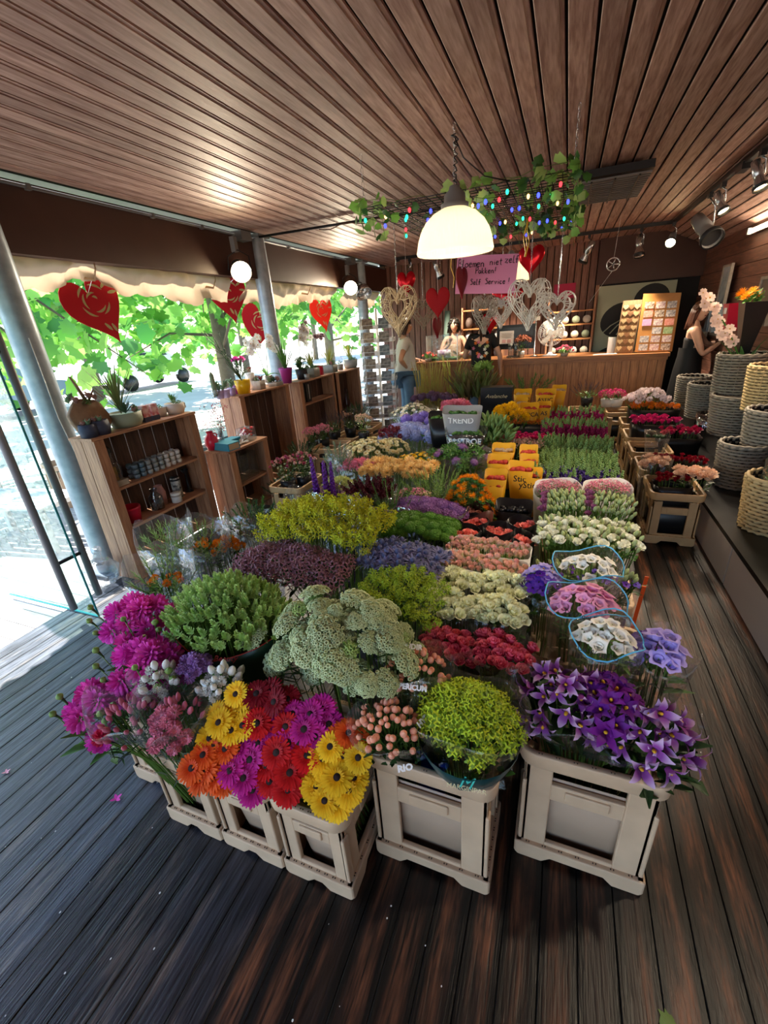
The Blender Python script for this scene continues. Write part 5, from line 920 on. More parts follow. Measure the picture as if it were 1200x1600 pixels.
# lighting rails
rl = T('light_rail', 'black lighting rail across the ceiling before the counter', 'rail', (-.7, 7.45, 2.575)); MB().box((0, 0, 0), (3.75, .035, .04)).build('rail', MATS['black_plastic'], rl, smooth=False); MB().box((-1.9, 0, -.01), (.06, .04, .06)).build('end_feed', MATS['black_plastic'], rl, smooth=False)
r2 = T('light_rail', 'black lighting rail running along the right edge of the ceiling', 'rail', (1.16, 4.2, 2.575)); MB().box((0, 0, 0), (.035, 6.4, .04)).build('rail', MATS['black_plastic'], r2, smooth=False)
for y in (-.35, .65): MB().box((0, y, -.03), (.06, .16, .05)).build('connector', MATS['black_plastic'], r2, smooth=False)
def track_head(label, at, tgt, kind='chrome', on=False, s=1.0, energy=0, size=60):
    at = V(at); t = T('track_spotlight', label, 'lamp', at); d = (V(tgt)-at-V((0, 0, -.14*s))).normalized(); M = Tr(0, 0, -.15*s) @ aim(d)
    MB().box((0, 0, -.02), (.035, .06, .04)).build('adapter', MATS['black_plastic'], t, smooth=False)
    MB().tube([(0, 0, -.04), (.03*s, 0, -.06*s), (.035*s, 0, -.15*s)], .007, 6).build('arm', MATS['steel'], t)
    b = MATS['steel'] if kind == 'chrome' else MATS['grey_paint'] if kind == 'grey' else MATS['dark_metal']
    MB().lathe([(.0, -.10*s), (.03*s, -.098*s), (.034*s, -.04*s), (.037*s, .0), (.03*s, .01*s), (.03*s, .03*s), (.046*s, .075*s), (.05*s, .10*s), (.045*s, .10*s), (.04*s, .07*s)], 18, 0, M).build('barrel', b, t)
    MB().lathe([(.052*s, .085*s), (.052*s, .11*s), (.047*s, .11*s)], 18, 0, M).build('lens_ring', MATS['dark_metal'], t)
    MB().disc(.044*s, .088*s, 18, 0, M).build('lens', MATS['spot_lens'] if on else mat('lens_dark', '#3a3c40', rough=.15, var=0), t)
    if energy: p = M @ V((0, 0, .12*s)); spot('spot_light', at+p, tgt, energy, WARM, size)
    return t
Z2 = 2.555
track_head('small chrome spotlight at the left end of the cross rail', (-2.40, 7.45, Z2), (-2.3, 6.9, .6), s=.8, energy=90)
track_head('large chrome spotlight hanging over the red felt heart', (-1.95, 7.45, Z2), (-1.6, 8.0, 1.2), s=1.25, energy=110, size=80)
track_head('chrome spotlight on the cross rail, left of the pair by the heater', (.18, 7.45, Z2), (-.4, 7.9, 1.1), s=1.3, energy=170, size=80)
track_head('chrome spotlight on the cross rail, right of the pair by the heater', (.80, 7.45, Z2), (.9, 7.0, 1.0), s=1.3, energy=170, size=80)
track_head('lit spotlight shining towards the shop at the rail corner', (1.14, 7.30, Z2), (.5, 4.6, .9), 'grey', True, 1.2, 90)
track_head('big grey projector spotlight with black front on the right rail', (1.16, 5.75, Z2), (1.6, 4.4, 1.3), 'grey', False, 1.9, 60, 50)
track_head('small chrome spotlight behind the grey projector on the right rail', (1.16, 5.35, Z2), (1.7, 4.6, 1.0), s=.95, on=True, energy=40)
track_head('chrome spotlight nearest the camera on the right rail', (1.16, 4.45, Z2), (1.6, 3.9, .9), s=.95, on=True, energy=50)
track_head('unseen chrome spotlight on the right rail, added to light the lisianthus', (1.16, 2.6, Z2), (.2, 2.4, .7), s=1.0, on=True, energy=70, size=62)  # lamp outside the frame, added to light the flowers
track_head('unseen chrome spotlight at the near end of the right rail, added to light the clematis', (1.16, 1.5, Z2), (.3, 1.1, .6), s=1.0, on=True, energy=30, size=62)  # second added lamp out of view, for the front of the aisle
t = T('floodlight', 'chrome floodlight turned off behind the rear post', 'lamp', tuple(GX(567, 455, -3.0)))
MB().lathe([(.03, -.1), (.10, -.05), (.13, .06), (.12, .06), (.09, -.03)], 20, 0, aim((.5, -.4, -.75))).build('reflector', MATS['steel'], t); MB().tube([(0, 0, 0), (-.03, .03, .12), (-.2, (7.30-t.location.y)*.7, .16), (-.2+(-3.2-t.location.x+.2)*.6, 7.30-t.location.y, .16)], .012, 6).build('bracket', MATS['grey_paint'], t)
tl = T('tube_light', 'glowing tube light high on the right wall boards', 'lamp', (WX-.05, 5.35, 2.27)); MB().tube([(0, -1.1, 0), (0, 1.1, 0)], .016, 10).build('tube', MATS['tube_glow'], tl); MB().box((.025, 0, .0), (.03, 2.26, .05)).build('fitting', MATS['white_paint'], tl, smooth=False)
for y in (-1.13, 1.13): MB().box((0, y, 0), (.05, .04, .06)).build('end_cap', MATS['grey_paint'], tl, smooth=False)
ht = T('ceiling_heater', 'black slatted ceiling heater beside the ivy grid', 'heater', (.24, 4.72, 2.52))
MB().box((0, 0, .035), (.50, .86, .05)).build('body', MATS['dark_metal'], ht, smooth=False)
for i in range(13): MB().box((0, -.40+i*.066, -.008), (.48, .02, .012)).build('slat', MATS['grey_paint'], ht, smooth=False)
for x in (-.16, 0, .16): MB().box((x, 0, -.02), (.012, .84, .01)).build('bar', MATS['dark_metal'], ht, smooth=False)
# ================================================================ ivy grid with coloured lights
NZ, NX0, NX1, NY0, NY1 = 2.315, -1.275, -.035, 3.06, 4.75
ng = T('hanging_grid', 'black wire grid hung flat under the ceiling on chains', 'grid', (0, 0, NZ))
for i in range(22):
    x = lerp(NX0, NX1, i/21); MB().tube([(x, NY0, 0), (x+.01*math.sin(i*3), NY1, 0)], .0028, 4).build('wire', MATS['dark_metal'], ng)
for i in range(28):
    y = lerp(NY0, NY1, i/27); MB().tube([(NX0, y, .004), (NX1, y+.008*math.sin(i*2), .004)], .0028, 4).build('wire', MATS['dark_metal'], ng)
for x, y in ((NX0, NY0), (NX1, NY0), (NX0, NY1), (NX1, NY1)): chain(ng, (x, y, 0), (x, y, 2.6-NZ), r=.007)
iv = T('ivy_garland', 'artificial ivy garland woven through the hanging wire grid', 'garland', (0, 0, NZ)); random.seed(50)
def ivy_leaf(m, L=.068):
    pts = [(0, 0), (.25, .42), (.45, .30), (.62, .38), (1, 0), (.62, -.38), (.45, -.30), (.25, -.42)]
    vs = [(.42*L, 0, .010)]+[(a*L, b*L*1.25, -.006*abs(b)*2) for a, b in pts]; return MB().add(vs, [(0, i+1, (i+1) % 8+1) for i in range(8)]).mesh('ivy_leaf', m)
IL = [ivy_leaf(mat('ivy_green', '#74ab4e', rough=.45, trans=.3, var=.2)), ivy_leaf(mat('ivy_dark', '#3c6a30', rough=.45, trans=.3, var=.2)), ivy_leaf(mat('ivy_light', '#a9cf7c', rough=.45, trans=.3, var=.2), .075)]
vb = MB(); ends = []
for i in range(46):
    e = i % 4
    if e == 0: x, y = rnd(NX0, NX1), NY0
    elif e == 1: x, y = NX1, rnd(NY0, NY1)
    elif e == 2: x, y = rnd(NX0, NX1), NY1
    else: x, y = rnd(NX0, NX1), rnd(NY0, NY1)
    pts = [V((x, y, .01))]; a = rnd(0, 6.28)
    for k in range(7):
        a += rnd(-.8, .8); p = pts[-1]+V((math.cos(a)*.09, math.sin(a)*.09, rnd(-.03, .03))); p.x = min(NX1+.02, max(NX0-.02, p.x)); p.y = min(NY1, max(NY0-.02, p.y)); p.z = max(-.05, min(.04, p.z)); pts.append(p)
    if e in (0, 1): pts += [pts[-1]+V((0, 0, -.05)), pts[-1]+V((.01, 0, -.12))]
    vb.tube(pts, .002, 3, cap=False); ends.append(pts)
vb.build('vine', MATS['stem'], iv, kind='stuff')
for k in range(290):
    pts = random.choice(ends); p = random.choice(pts); n = V((rnd(-.6, .6), rnd(-1, .1), rnd(-.9, .5))).normalized()
    put(IL[k % 3], 'ivy_leaf', iv, Tr(p+V((rnd(-.03, .03), rnd(-.03, .03), rnd(-.03, .02)))) @ aim(n, rnd(0, 6.28)) @ Sc(rnd(.7, 1.15)))
fl_ = T('fairy_lights', 'string of small red, green and blue lights on the ivy grid', 'lights', (0, 0, NZ))
GLW = [glow('light_green', '#20d890', 3.0), glow('light_blue', '#3038ff', 3.5), glow('light_red', '#ff2a30', 3.0), glow('light_amber', '#ffb870', 2.5)]
fbm = [MB().ball((0, 0, 0), .0095, 7, 5, sq=(1, 1, 1.5)).mesh('bulb', g) for g in GLW]; pts = []
for i in range(64):
    p = V((lerp(NX0, NX1, (i*.618) % 1), lerp(NY0, NY1, (i/64)**1.2), -.03+rnd(-.05, .02))); pts.append(p); put(fbm[[0, 1, 2, 1, 0, 3][i % 6]], 'bulb', fl_, Tr(p))
wb_ = MB(); sp_ = sorted(pts, key=lambda p: (round(p.y*4), p.x*(1 if round(p.y*4) % 2 else -1))); wb_.tube([p+V((0, 0, .016)) for p in sp_], .0018, 3).build('wire', MATS['leaf_dark'], fl_)
# ================================================================ pink sign
SY = 4.2; a, b, c, d = GY(713, 401, SY), GY(809, 397, SY), GY(713, 460, SY), GY(806, 456, SY)
sc_ = (a+b+c+d)/4; W_, H_ = (b-a).length, (a-c).length; rol = math.atan2((b-a).z, (b-a).x)
sg = T('paper_sign', 'pink paper sign with handwriting hung in front of the second pendant', 'sign', sc_)
SM = MX.Rotation(-rol, 4, 'Y') @ Rx(R(90))
MB().box((0, 0, 0), (W_, H_, .003), M=SM).build('sheet', mat('sign_pink', '#e79ac6', rough=.7, var=0, trans=.2), sg, smooth=False)
GL = {'B': [[(0, 0), (0, 1)], [(0, 1), (.4, .95), (.45, .75), (.1, .55), (.5, .4), (.5, .1), (0, 0)]], 'l': [[(.1, .95), (.05, 0), (.25, 0)]], 'o': [[(.25, .5), (.05, .35), (.05, .1), (.25, 0), (.45, .15), (.42, .4), (.25, .5)]], 'e': [[(.05, .28), (.42, .32), (.38, .5), (.15, .5), (.03, .25), (.15, .02), (.42, .08)]], 'm': [[(.05, 0), (.05, .5)], [(.05, .35), (.2, .5), (.28, .4), (.28, 0)], [(.28, .38), (.42, .5), (.5, .4), (.5, 0)]], 'n': [[(.05, 0), (.05, .5)], [(.05, .35), (.25, .52), (.4, .4), (.42, 0)]], 'i': [[(.15, .45), (.15, 0)], [(.15, .65), (.17, .68)]], 't': [[(.2, .85), (.2, .05), (.35, 0)], [(.02, .55), (.4, .58)]], 'z': [[(.02, .5), (.42, .52), (.05, .02), (.45, .0)]], 'f': [[(.45, .85), (.25, .9), (.2, .7), (.2, -.05)], [(.02, .45), (.4, .48)]], 'P': [[(.1, 0), (.12, 1), (.5, .95), (.52, .6), (.12, .5)]], 'a': [[(.4, .45), (.15, .5), (.04, .2), (.2, 0), (.4, .2), (.42, .48), (.45, 0)]], 'k': [[(.08, 0), (.08, .9)], [(.4, .5), (.1, .25), (.42, 0)]], 'h': [[(.08, 0), (.08, .9)], [(.08, .35), (.28, .5), (.4, .35), (.4, 0)]], 'S': [[(.45, .9), (.2, 1), (.08, .8), (.4, .45), (.4, .1), (.05, .05)]], 'r': [[(.05, 0), (.05, .5)], [(.05, .3), (.25, .5), (.38, .45)]], 'v': [[(.02, .5), (.2, 0), (.42, .5)]], 'c': [[(.4, .45), (.15, .5), (.04, .2), (.2, 0), (.42, .08)]], '!': [[(.2, 1), (.15, .3)], [(.14, .05), (.16, .02)]]}
def handwrite(s_, x, y, size, m, parent, M, pitch=.62, th=.0038):
    mb = MB()
    for ch in s_:
        for st in GL.get(ch, []): mb.tube([M @ V((x+px_*size, y+py_*size, .003)) for px_, py_ in st], th, 4)
        x += size*(pitch if ch not in 'li! ' else pitch*.62)
    mb.build('handwriting', MATS[m], parent)
handwrite('Bloemen', -.47*W_, .20*H_, .060, 'ink_black', sg, SM, .56); handwrite('niet', .05*W_, .24*H_, .052, 'ink_black', sg, SM, .58); handwrite('zelf', .29*W_, .28*H_, .055, 'ink_black', sg, SM, .58); handwrite('Pakken!', -.18*W_, .03*H_, .046, 'ink_black', sg, SM, .58); handwrite('Self', -.25*W_, -.26*H_, .045, 'ink_black', sg, SM, .58); handwrite('Service !', .0*W_, -.25*H_, .045, 'ink_black', sg, SM, .58)
rb = T('gift_ribbon', 'yellow curling ribbon hanging from the ivy grid over the sign', 'ribbon', GY(822, 335, SY)); mat('ribbon_yellow', '#e8b820', rough=.4, var=0)
L_ = (GY(822, 335, SY)-GY(812, 402, SY)).length
for k in range(3): MB().tube([(.012*k+.01*math.sin(i*1.1+k), 0, -L_*i/8) for i in range(9)], .005, 4, flat=.2).build('strand', MATS['ribbon_yellow'], rb)
MB().tube([(0, 0, 0), (.005, 0, 2.33-GY(822, 335, SY).z)], .002, 4).build('strand', MATS['ribbon_yellow'], rb)
rb = T('gift_ribbon', 'yellow ribbon end below the big pendant, left of the sign', 'ribbon', GY(706, 405, SY)); MB().tube([(0, 0, .25), (.0, 0, .05), (-.01, 0, -.06), (.02, 0, -.14), (.01, 0, -.22)], .005, 4, flat=.2).build('strand', MATS['ribbon_yellow'], rb)
# ================================================================ hearts
def heart_pt(t): return V((.5*math.sin(t)**3*1.0, 0, (13*math.cos(t)-5*math.cos(2*t)-2*math.cos(3*t)-math.cos(4*t))/30.0))
def heart(name, label, at, w, hgt, m, rz=0.0, th=.02, puff=0.0, top=2.3, roll=0.0, string='white_plastic', group=None, cutout=False, anchor=None):
    t = T(name, label, 'heart', at, rz, group); n = 36; vs = []; sx, sz = w, hgt/ .967
    RR = MX.Rotation(roll, 4, 'Y')
    rings = [(1, 0), (.93, .35), (.6, .85), (0.02, 1)] if puff else [(1, .999), (.0, 1)]
    mb = MB(); zoff = -.06
    for s in (-1, 1):
        vs = []
        for q, e in rings:
            for k in range(n):
                p = heart_pt(2*PI*k/n); vs.append(RR @ V((p.x*sx*q, s*(th/2+puff*math.sin(e*PI/2)*(1 if puff else 0)) if e > 0 or not puff else s*.001, (p.z*q+zoff*(1-q))*sz)))
        fs = [(a*n+k, a*n+(k+1) % n, (a+1)*n+(k+1) % n, (a+1)*n+k) for a in range(len(rings)-1) for k in range(n)]; mb.add(vs, fs)
    if not puff: mb.add([RR @ V((heart_pt(2*PI*k/n).x*sx, s*th/2, heart_pt(2*PI*k/n).z*sz)) for s in (-1, 1) for k in range(n)], [(k, (k+1) % n, n+(k+1) % n, n+k) for k in range(n)])
    mb.build('heart_body', MATS[m], t, smooth=bool(puff))
    if cutout:
        for r_, aa, L in ((.03, 0, 1.6), (.06, 1.0, 1.5), (.09, 2.2, 1.4), (.09, 4.2, 1.3), (.12, .4, 1.0), (.125, 1.7, .9), (.125, 3.2, 1.1), (.12, 4.8, 1.0)):
            c = [(r_*math.cos(aa+L*i/6), r_*math.sin(aa+L*i/6)) for i in range(7)]; wd = .010
            vs = []; 
            for i, (x, z) in enumerate(c):
                d_ = V((x, 0, z)).normalized()*wd*math.sin(PI*(i+.35)/6.7)
                vs += [RR @ V((x*w*2-d_.x*w*2+.03*w, s*(th/2+.0012), z*w*2-d_.z*w*2+.08*w)) for s in (-1, 1)]+[RR @ V((x*w*2+d_.x*w*2+.03*w, s*(th/2+.0012), z*w*2+d_.z*w*2+.08*w)) for s in (-1, 1)]
            mb = MB(); mb.add(vs, [f for i in range(6) for f in ((i*4, i*4+4, i*4+6, i*4+2), (i*4+1, i*4+5, i*4+7, i*4+3))]); mb.build('rose_cutout', MATS['cutout'], t)
        for x, z, a in ((.26, .2, .5), (.32, .1, -.2), (-.05, -.28, -1.2), (.06, -.33, -1.5)):
            mb = MB()
            for s in (-1, 1): mb.petal(.16*w, .07*w, segs=3, M=RR @ Tr(x*w, s*(th/2+.0012), z*w) @ MX.Rotation(-a, 4, 'Y') @ Rx(R(90)), tip=.1)
            mb.build('leaf_cutout', MATS['cutout'], t)
    if anchor: MB().tube([RR @ V((0, 0, .17*sz)), Rz(-rz) @ (V(anchor)-V(at))], .0018, 4).build('string', MATS[string], t)
    elif top > at[2]: MB().tube([RR @ V((0, 0, .17*sz)), (0, 0, top-at[2])], .0018, 4).build('string', MATS[string], t)
    return t
mat('felt_red', '#b41a26', rough=.8, var=.03, trans=.22); mat('foil_red', '#c80f22', rough=.22, metal=.55, var=.03); mat('heart_dark', '#7d1420', rough=.6, var=.03); mat('cutout', '#d5dd9a', rough=.7, var=0, trans=.5); mat('felt_red_sunlit', '#e04a34', rough=.8, var=.02, trans=.45)  # the orange-red felt is the red one with sunlight put into its colour
hx = lambda u, v, Y: tuple(GY(u, v, Y))
heart('hanging_heart', 'big red felt heart with rose cutouts, largest, below the first awning', tuple(GX(150, 478, -3.50)), .46, .52, 'felt_red', R(80), .006, roll=R(-22), cutout=True, anchor=(-3.34, GX(150, 478, -3.50).y, 2.215))
heart('hanging_heart', 'red felt heart with rose cutouts half hidden by the awning near the floodlight', tuple(GX(357, 462, -3.50)), .44, .50, 'felt_red', R(62), .006, roll=R(-6), cutout=True, anchor=(-3.34, GX(357, 462, -3.50).y, 2.215))
heart('hanging_heart', 'red felt heart with rose cutouts partly behind the middle steel post', tuple(GX(405, 506, -3.52)), .42, .52, 'felt_red', R(48), .006, roll=R(14), cutout=True, anchor=(-3.34, GX(405, 506, -3.52).y, 2.215))
heart('hanging_heart', 'sunlit orange-red felt heart with rose cutouts under the second awning', tuple(GX(503, 488, -3.50)), .42, .50, 'felt_red_sunlit', R(66), .006, roll=R(-10), cutout=True, anchor=(-3.34, GX(503, 488, -3.50).y, 2.215))
heart('hanging_heart', 'shiny red foil heart hanging left, above the cream wicker heart', hx(635, 441, 4.8), .19, .24, 'foil_red', R(15), .004, .035, top=2.58)
heart('hanging_heart', 'matt red heart hanging alone left of the sign', hx(684, 470, 4.6), .24, .29, 'felt_red', R(5), .01, .015, top=2.58)
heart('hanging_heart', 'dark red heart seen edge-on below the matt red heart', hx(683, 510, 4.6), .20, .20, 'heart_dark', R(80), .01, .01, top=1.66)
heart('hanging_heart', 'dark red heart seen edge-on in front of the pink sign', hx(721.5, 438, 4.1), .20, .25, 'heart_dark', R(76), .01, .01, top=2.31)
heart('hanging_heart', 'shiny red foil heart above the white wicker hearts, right of the sign', hx(830, 404, 4.4), .22, .24, 'foil_red', R(-8), .004, .03, top=2.31)
heart('hanging_heart', 'red foil heart low between grey and white wicker hearts', hx(766, 503, 5.4), .20, .22, 'foil_red', R(30), .004, .03, top=2.58)
heart('hanging_heart', 'red foil heart right under the bottom edge of the sign', hx(793, 462, 5.6), .34, .20, 'foil_red', R(0), .004, .03, top=2.58)
def wicker(label, at, w, hgt, m, rz=0.0, top=2.31, seed=1, n=85, hole=.42, th=.05, r=.0045):
    random.seed(seed); t = T('wicker_heart', label, 'heart', at, rz, 'white wicker hearts'); sz = hgt/.967; mb = MB()
    def pt(tt, q, y): p = heart_pt(tt); return V((p.x*w*q, y, (p.z*q-.02*(1-q))*sz))
    for i in range(n):
        a = rnd(0, 2*PI); da = rnd(.25, .6)*random.choice((-1, 1)); s = random.choice((-1, 1)); k = random.choice((0, 1))
        q0, q1 = (hole, 1.0) if k else (1.0, hole)
        mb.tube([pt(a, q0, rnd(-.5, .5)*th), pt(a+da*.5, (q0+q1)/2, s*th*.55), pt(a+da, q1, rnd(-.5, .5)*th)], r*rnd(.7, 1.2), 4)
    mb.build('twigs', MATS[m], t)
    for q in (hole, .72, 1.0):
        for y in (-th*.35, th*.35): MB().tube([pt(2*PI*k/30, q, y) for k in range(31)], r, 4).build('frame_twig', MATS[m], t)
    chain(t, (0, 0, .19*sz), (0, 0, top-at[2]), r=.005, link=.03) if top > at[2] else None
    return t
mat('wicker_cream', '#d8c5a2', rough=.6, var=.02); mat('wicker_white', '#e9e8e4', rough=.55, var=.02); mat('wicker_grey', '#a9a49a', rough=.6, var=.02); mat('wicker_brown', '#9c8d7a', rough=.6, var=.02)
wicker('big cream wicker heart in front of the customer', hx(622, 481, 4.4), .40, .46, 'wicker_cream', R(-8), seed=1, top=2.58)
wicker('small brownish wicker heart right behind the cream one', hx(661, 487, 5.0), .28, .33, 'wicker_brown', R(20), seed=2, top=2.58, n=60)
wicker('grey wicker heart turned aside, under the sign', hx(757, 487, 4.45), .28, .33, 'wicker_grey', R(50), seed=3)
wicker('small white wicker heart beside the grey one', hx(783, 485, 4.8), .23, .29, 'wicker_white', R(-15), seed=4, top=2.58, n=60)
wicker('tallest white wicker heart, hanging before the monitor', hx(827, 470, 4.2), .38, .40, 'wicker_white', R(35), seed=5)
wicker('white wicker heart hanging above the fan', hx(870, 481, 4.6), .31, .32, 'wicker_white', R(-10), seed=6, n=75)
t = T('chrome_ornament', 'small chrome spoked wheel hanging near the lintel', 'ornament', hx(958, 413, 6.6))
MB().tube([(.07*math.cos(a*PI/10), 0, .07*math.sin(a*PI/10)) for a in range(21)], .008, 6).build('ring', MATS['steel'], t)
for k in range(5): MB().tube([(0, 0, 0), (.07*math.cos(k*1.257), 0, .07*math.sin(k*1.257))], .007, 5).build('spoke', MATS['steel'], t)
MB().tube([(0, 0, .07), (.02, 0, 2.6-hx(958, 413, 6.6)[2])], .002, 4).build('string', MATS['white_plastic'], t)
MB().tube([(0, 0, -.07), (-.22, 0, -.4)], .002, 4).build('string', MATS['white_plastic'], t)
# ================================================================ rolled fabric awnings outside the beam
mat('awning_cloth', '#bb9f80', rough=.8, var=.03, trans=.34, bump=.9, nscale=5)
def awning(label, y0, y1, ties, drop, seed):
    random.seed(seed); t = T('rolled_awning', label, 'awning', (-3.36, 0, 2.2)); nx, nz = int((y1-y0)*26), 9; vs = []
    for i in range(nx+1):
        y = lerp(y0, y1, i/nx); g = min([abs(y-q) for q in ties]+[9]); pin = math.exp(-(g/.16)**2); scal = .018*abs(math.sin((y-y0)*PI/.16))
        fan = .018*math.sin(y*52)*math.exp(-(g/.3)**2)
        for j in range(nz+1):
            s = j/nz; z = .03-s*(drop+.05*math.sin((y-y0)*2.1)+scal*(s > .7)+.02*math.sin(y*9)+.012*math.sin(y*23+s*4)); x = .05*math.sin(s*PI*1.5+.3)+fan*s+.02*math.sin(y*6+s*3)+.012*math.sin(y*17-s*7)+.008*math.sin(y*41+s*5)-(.06*math.exp(-((s-.55)/.2)**2)*pin)
            vs.append((x, y+(fan*.6*s), z+.05*pin*s))
    fs = [(i*(nz+1)+j, (i+1)*(nz+1)+j, (i+1)*(nz+1)+j+1, i*(nz+1)+j+1) for i in range(nx) for j in range(nz)]
    o = MB().add(vs, fs).build('cloth', MATS['awning_cloth'], t)
    for q in ties: MB().tube([(.09, q, .04), (.085, q, -.05), (.03, q+.01, -.12), (-.06, q, -.10)], .012, 5, flat=.4).build('tie', MATS['awning_cloth'], t)
    MB().tube([(.02, y0, .02), (.02, y1, .02)], .03, 8).build('roller', MATS['grey_paint'], t)
awning('beige rolled fabric awning nearest the door, gathered once', .3, 4.15, [2.62, 3.9, 1.2], .24, 1)
awning('beige rolled fabric awning between the two floodlights, fanned at its tie', 4.4, 6.62, [5.75], .24, 2)
awning('beige rolled fabric awning beyond the rear post', 6.9, 8.3, [7.6], .26, 3)
# ================================================================ wooden crate shelves along the open side
def shelf(label, x0, x1, y0, y1, z, boards, slats=6, mid=None, cap=True):
    """open box of planks facing +X: end panels of two boards, top of two, shelves, upright back slats with gaps"""
    t = T('crate_shelf', label, 'shelf', ((x0+x1)/2, (y0+y1)/2, 0)); d, w = x1-x0, y1-y0
    for s in (-1, 1):
        for k in (-1, 1): MB().box((k*d/4, s*(w/2-.011), (z-.02)/2), (d/2-.006, .022, z-.02)).build('end_board', MATS['pine_z'], t, smooth=False)
        MB().box((d/2+.009, s*(w/2-.035), (z-.02)/2), (.018, .07, z-.02)).build('front_post', MATS['pine_z'], t, smooth=False)
    for k in (-1, 1): MB().box((k*(d/4+.003)+.01, 0, z-.009), (d/2+.01, w+.02, .018)).build('top_board', MATS['pine_y'], t, smooth=False)
    for zb in boards: MB().box((.0, 0, zb-.009), (d-.01, w-.05, .018)).build('shelf_board', MATS['pine_y'], t, smooth=False)
    sw = (w-.04)/slats
    for i in range(slats): MB().box((-d/2+.008, -w/2+.02+sw*(i+.5), z/2), (.012, sw-.006, z-.04)).build('back_slat', MATS['shelf_back_shade'], t, smooth=False)
    if mid is not None: MB().box((d/2+.009, mid, z/2), (.018, .10, z-.02)).build('front_post', MATS['pine_z'], t, smooth=False)
    return t
SZ1 = 1.075
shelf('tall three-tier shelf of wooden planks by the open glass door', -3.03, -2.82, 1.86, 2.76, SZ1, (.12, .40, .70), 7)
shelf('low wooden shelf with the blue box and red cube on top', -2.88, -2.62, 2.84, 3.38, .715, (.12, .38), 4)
shelf('tall wooden shelf with shade-coloured back slats and the yellow pot on top', -3.13, -2.90, 3.44, 4.30, 1.09, (.12,), 6)
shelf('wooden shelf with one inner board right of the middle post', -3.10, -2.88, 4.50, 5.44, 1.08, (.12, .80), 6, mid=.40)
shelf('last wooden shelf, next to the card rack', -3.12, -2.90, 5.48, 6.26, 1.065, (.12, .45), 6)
def on(u, X, v=640): return GX(u, v, X).y
def place(name, label, cat, u, v, X, z, group=None): return T(name, label, cat, (X, on(u, X, v), z), 0, group)
random.seed(60)
SPK = [leafset(34, 0.23, .010, .30, None, s, lift=1.15, bend=-.35, segs=3, tip=.1).mesh('spiky_tuft', m) for s, m in ((61, mat('spiky_yg', '#9aa04a', rough=.5, trans=.2)), (62, mat('spiky_dark', '#5d6a3c', rough=.5, trans=.2)))]
AGV = leafset(12, .09, .028, .2, None, 63, lift=.7, bend=.2, tip=.04, cup=.4).mesh('agave', mat('agave_green', '#46664c', rough=.5, trans=.1))
SUC = [leafset(16, .035, .018, .3, None, s, lift=.7, bend=.4, tip=.4, cup=.3).mesh('succulent', m) for s, m in ((64, mat('succ_green', '#7c9a78', rough=.5)), (65, mat('succ_pink', '#b58a84', rough=.5)), (66, mat('succ_red', '#9a4a4a', rough=.5)))]
SMALL = [tuft(.02, LF, LL, s, 10, 8, .5) for s in (67, 68)]
def bowl(label, u, v, X, z, r, hgt, m, extra, group=None, square=False):
    t = place('planter_bowl', label, 'planter', u, v, X, z, group)
    if square: mb = MB(); ringwall(mb, 2*r, 1.7*r, r*.15, 0, hgt, .008); mb.add([(a*r*.96, b*r*.8, hgt*.92) for a, b in ((-1, -1), (1, -1), (1, 1), (-1, 1))], [(0, 1, 2, 3)]); mb.build('bowl', MATS[m], t)
    else: MB().lathe([(0, 0), (r*.8, 0), (r*.97, hgt*.35), (r, hgt), (r*.94, hgt), (r*.92, hgt*.9), (0, hgt*.88)], 24).build('bowl', MATS[m], t)
    for me, x, y, s in extra: put(me, me.name.split('.')[0], t, Tr(x, y, hgt*.9) @ Rz(rnd(0, 6)) @ Sc(s))
    return t
XT = -2.93
bowl('sage green bowl with spiky grass and agave on the tall shelf', 195, 650, XT, SZ1, .115, .10, 'pot_sage', [(SPK[1], 0, -.02, 1.5), (AGV, .03, -.01, 1.1), (SUC[0], .05, .06, 1.2), (SUC[1], .06, .04, 1.1), (SUC[1], .02, .08, 1.0)])
t = bowl('cream ribbed cup planter with a handle, end of the tall shelf', 272, 632, XT, SZ1, .075, .085, 'pot_cream', [(SUC[0], 0, 0, 1.3), (SMALL[0], .02, .03, 1.2), (leafset(9, .09, .018, .3, None, 69, lift=1.1).mesh('leaf_tuft', LF), -.01, 0, 1.0)])
MB().tube([(0, .072, .07), (0, .105, .065), (0, .108, .035), (0, .07, .025)], .009, 6).build('handle', MATS['pot_cream'], t)
bowl('small cream pot with tiny plant behind the ribbed cup', 246, 628, -2.97, SZ1, .05, .07, 'pot_cream', [(SMALL[1], 0, 0, 1.3)])
for i, (u, l) in enumerate(((224, 'small red and white patterned paper bag, left of two'), (238, 'small red and white patterned paper bag, right of two'))):
    t = place('paper_bag', l, 'bag', u, 640, XT+.03, SZ1); MB().box((0, 0, .06), (.05, .06, .12)).build('bag', mat('bag_red', '#c23a4a', rough=.6, hex2='#e9d3d0', nscale=30, var=0), t, smooth=False); MB().box((0, 0, .018), (.052, .062, .035)).build('bag_base', MATS['pot_navy'], t, smooth=False)
for i, (u, l, s) in enumerate(((132, 'dark blue fabric pot with little succulents at the shelf corner', .05), (152, 'dark blue fabric pot with a grey fluffy plant, next to the sage bowl', .055))):
    t = place('fabric_pot', l, 'planter', u, 655, XT+.05, SZ1); MB().lathe([(0, 0), (s, 0), (s*1.15, s*.8), (s*1.05, s*1.7), (s*.9, s*1.7), (0, s*1.4)], 16, wob=lambda a, i: 1+.06*math.sin(5*a+i)).build('pot', MATS['pot_navy'], t)
    for k in range(4): put(SUC[k % 2], 'succulent', t, Tr(s*.4*math.cos(k*1.6), s*.4*math.sin(k*1.6), s*1.5) @ Sc(.9))
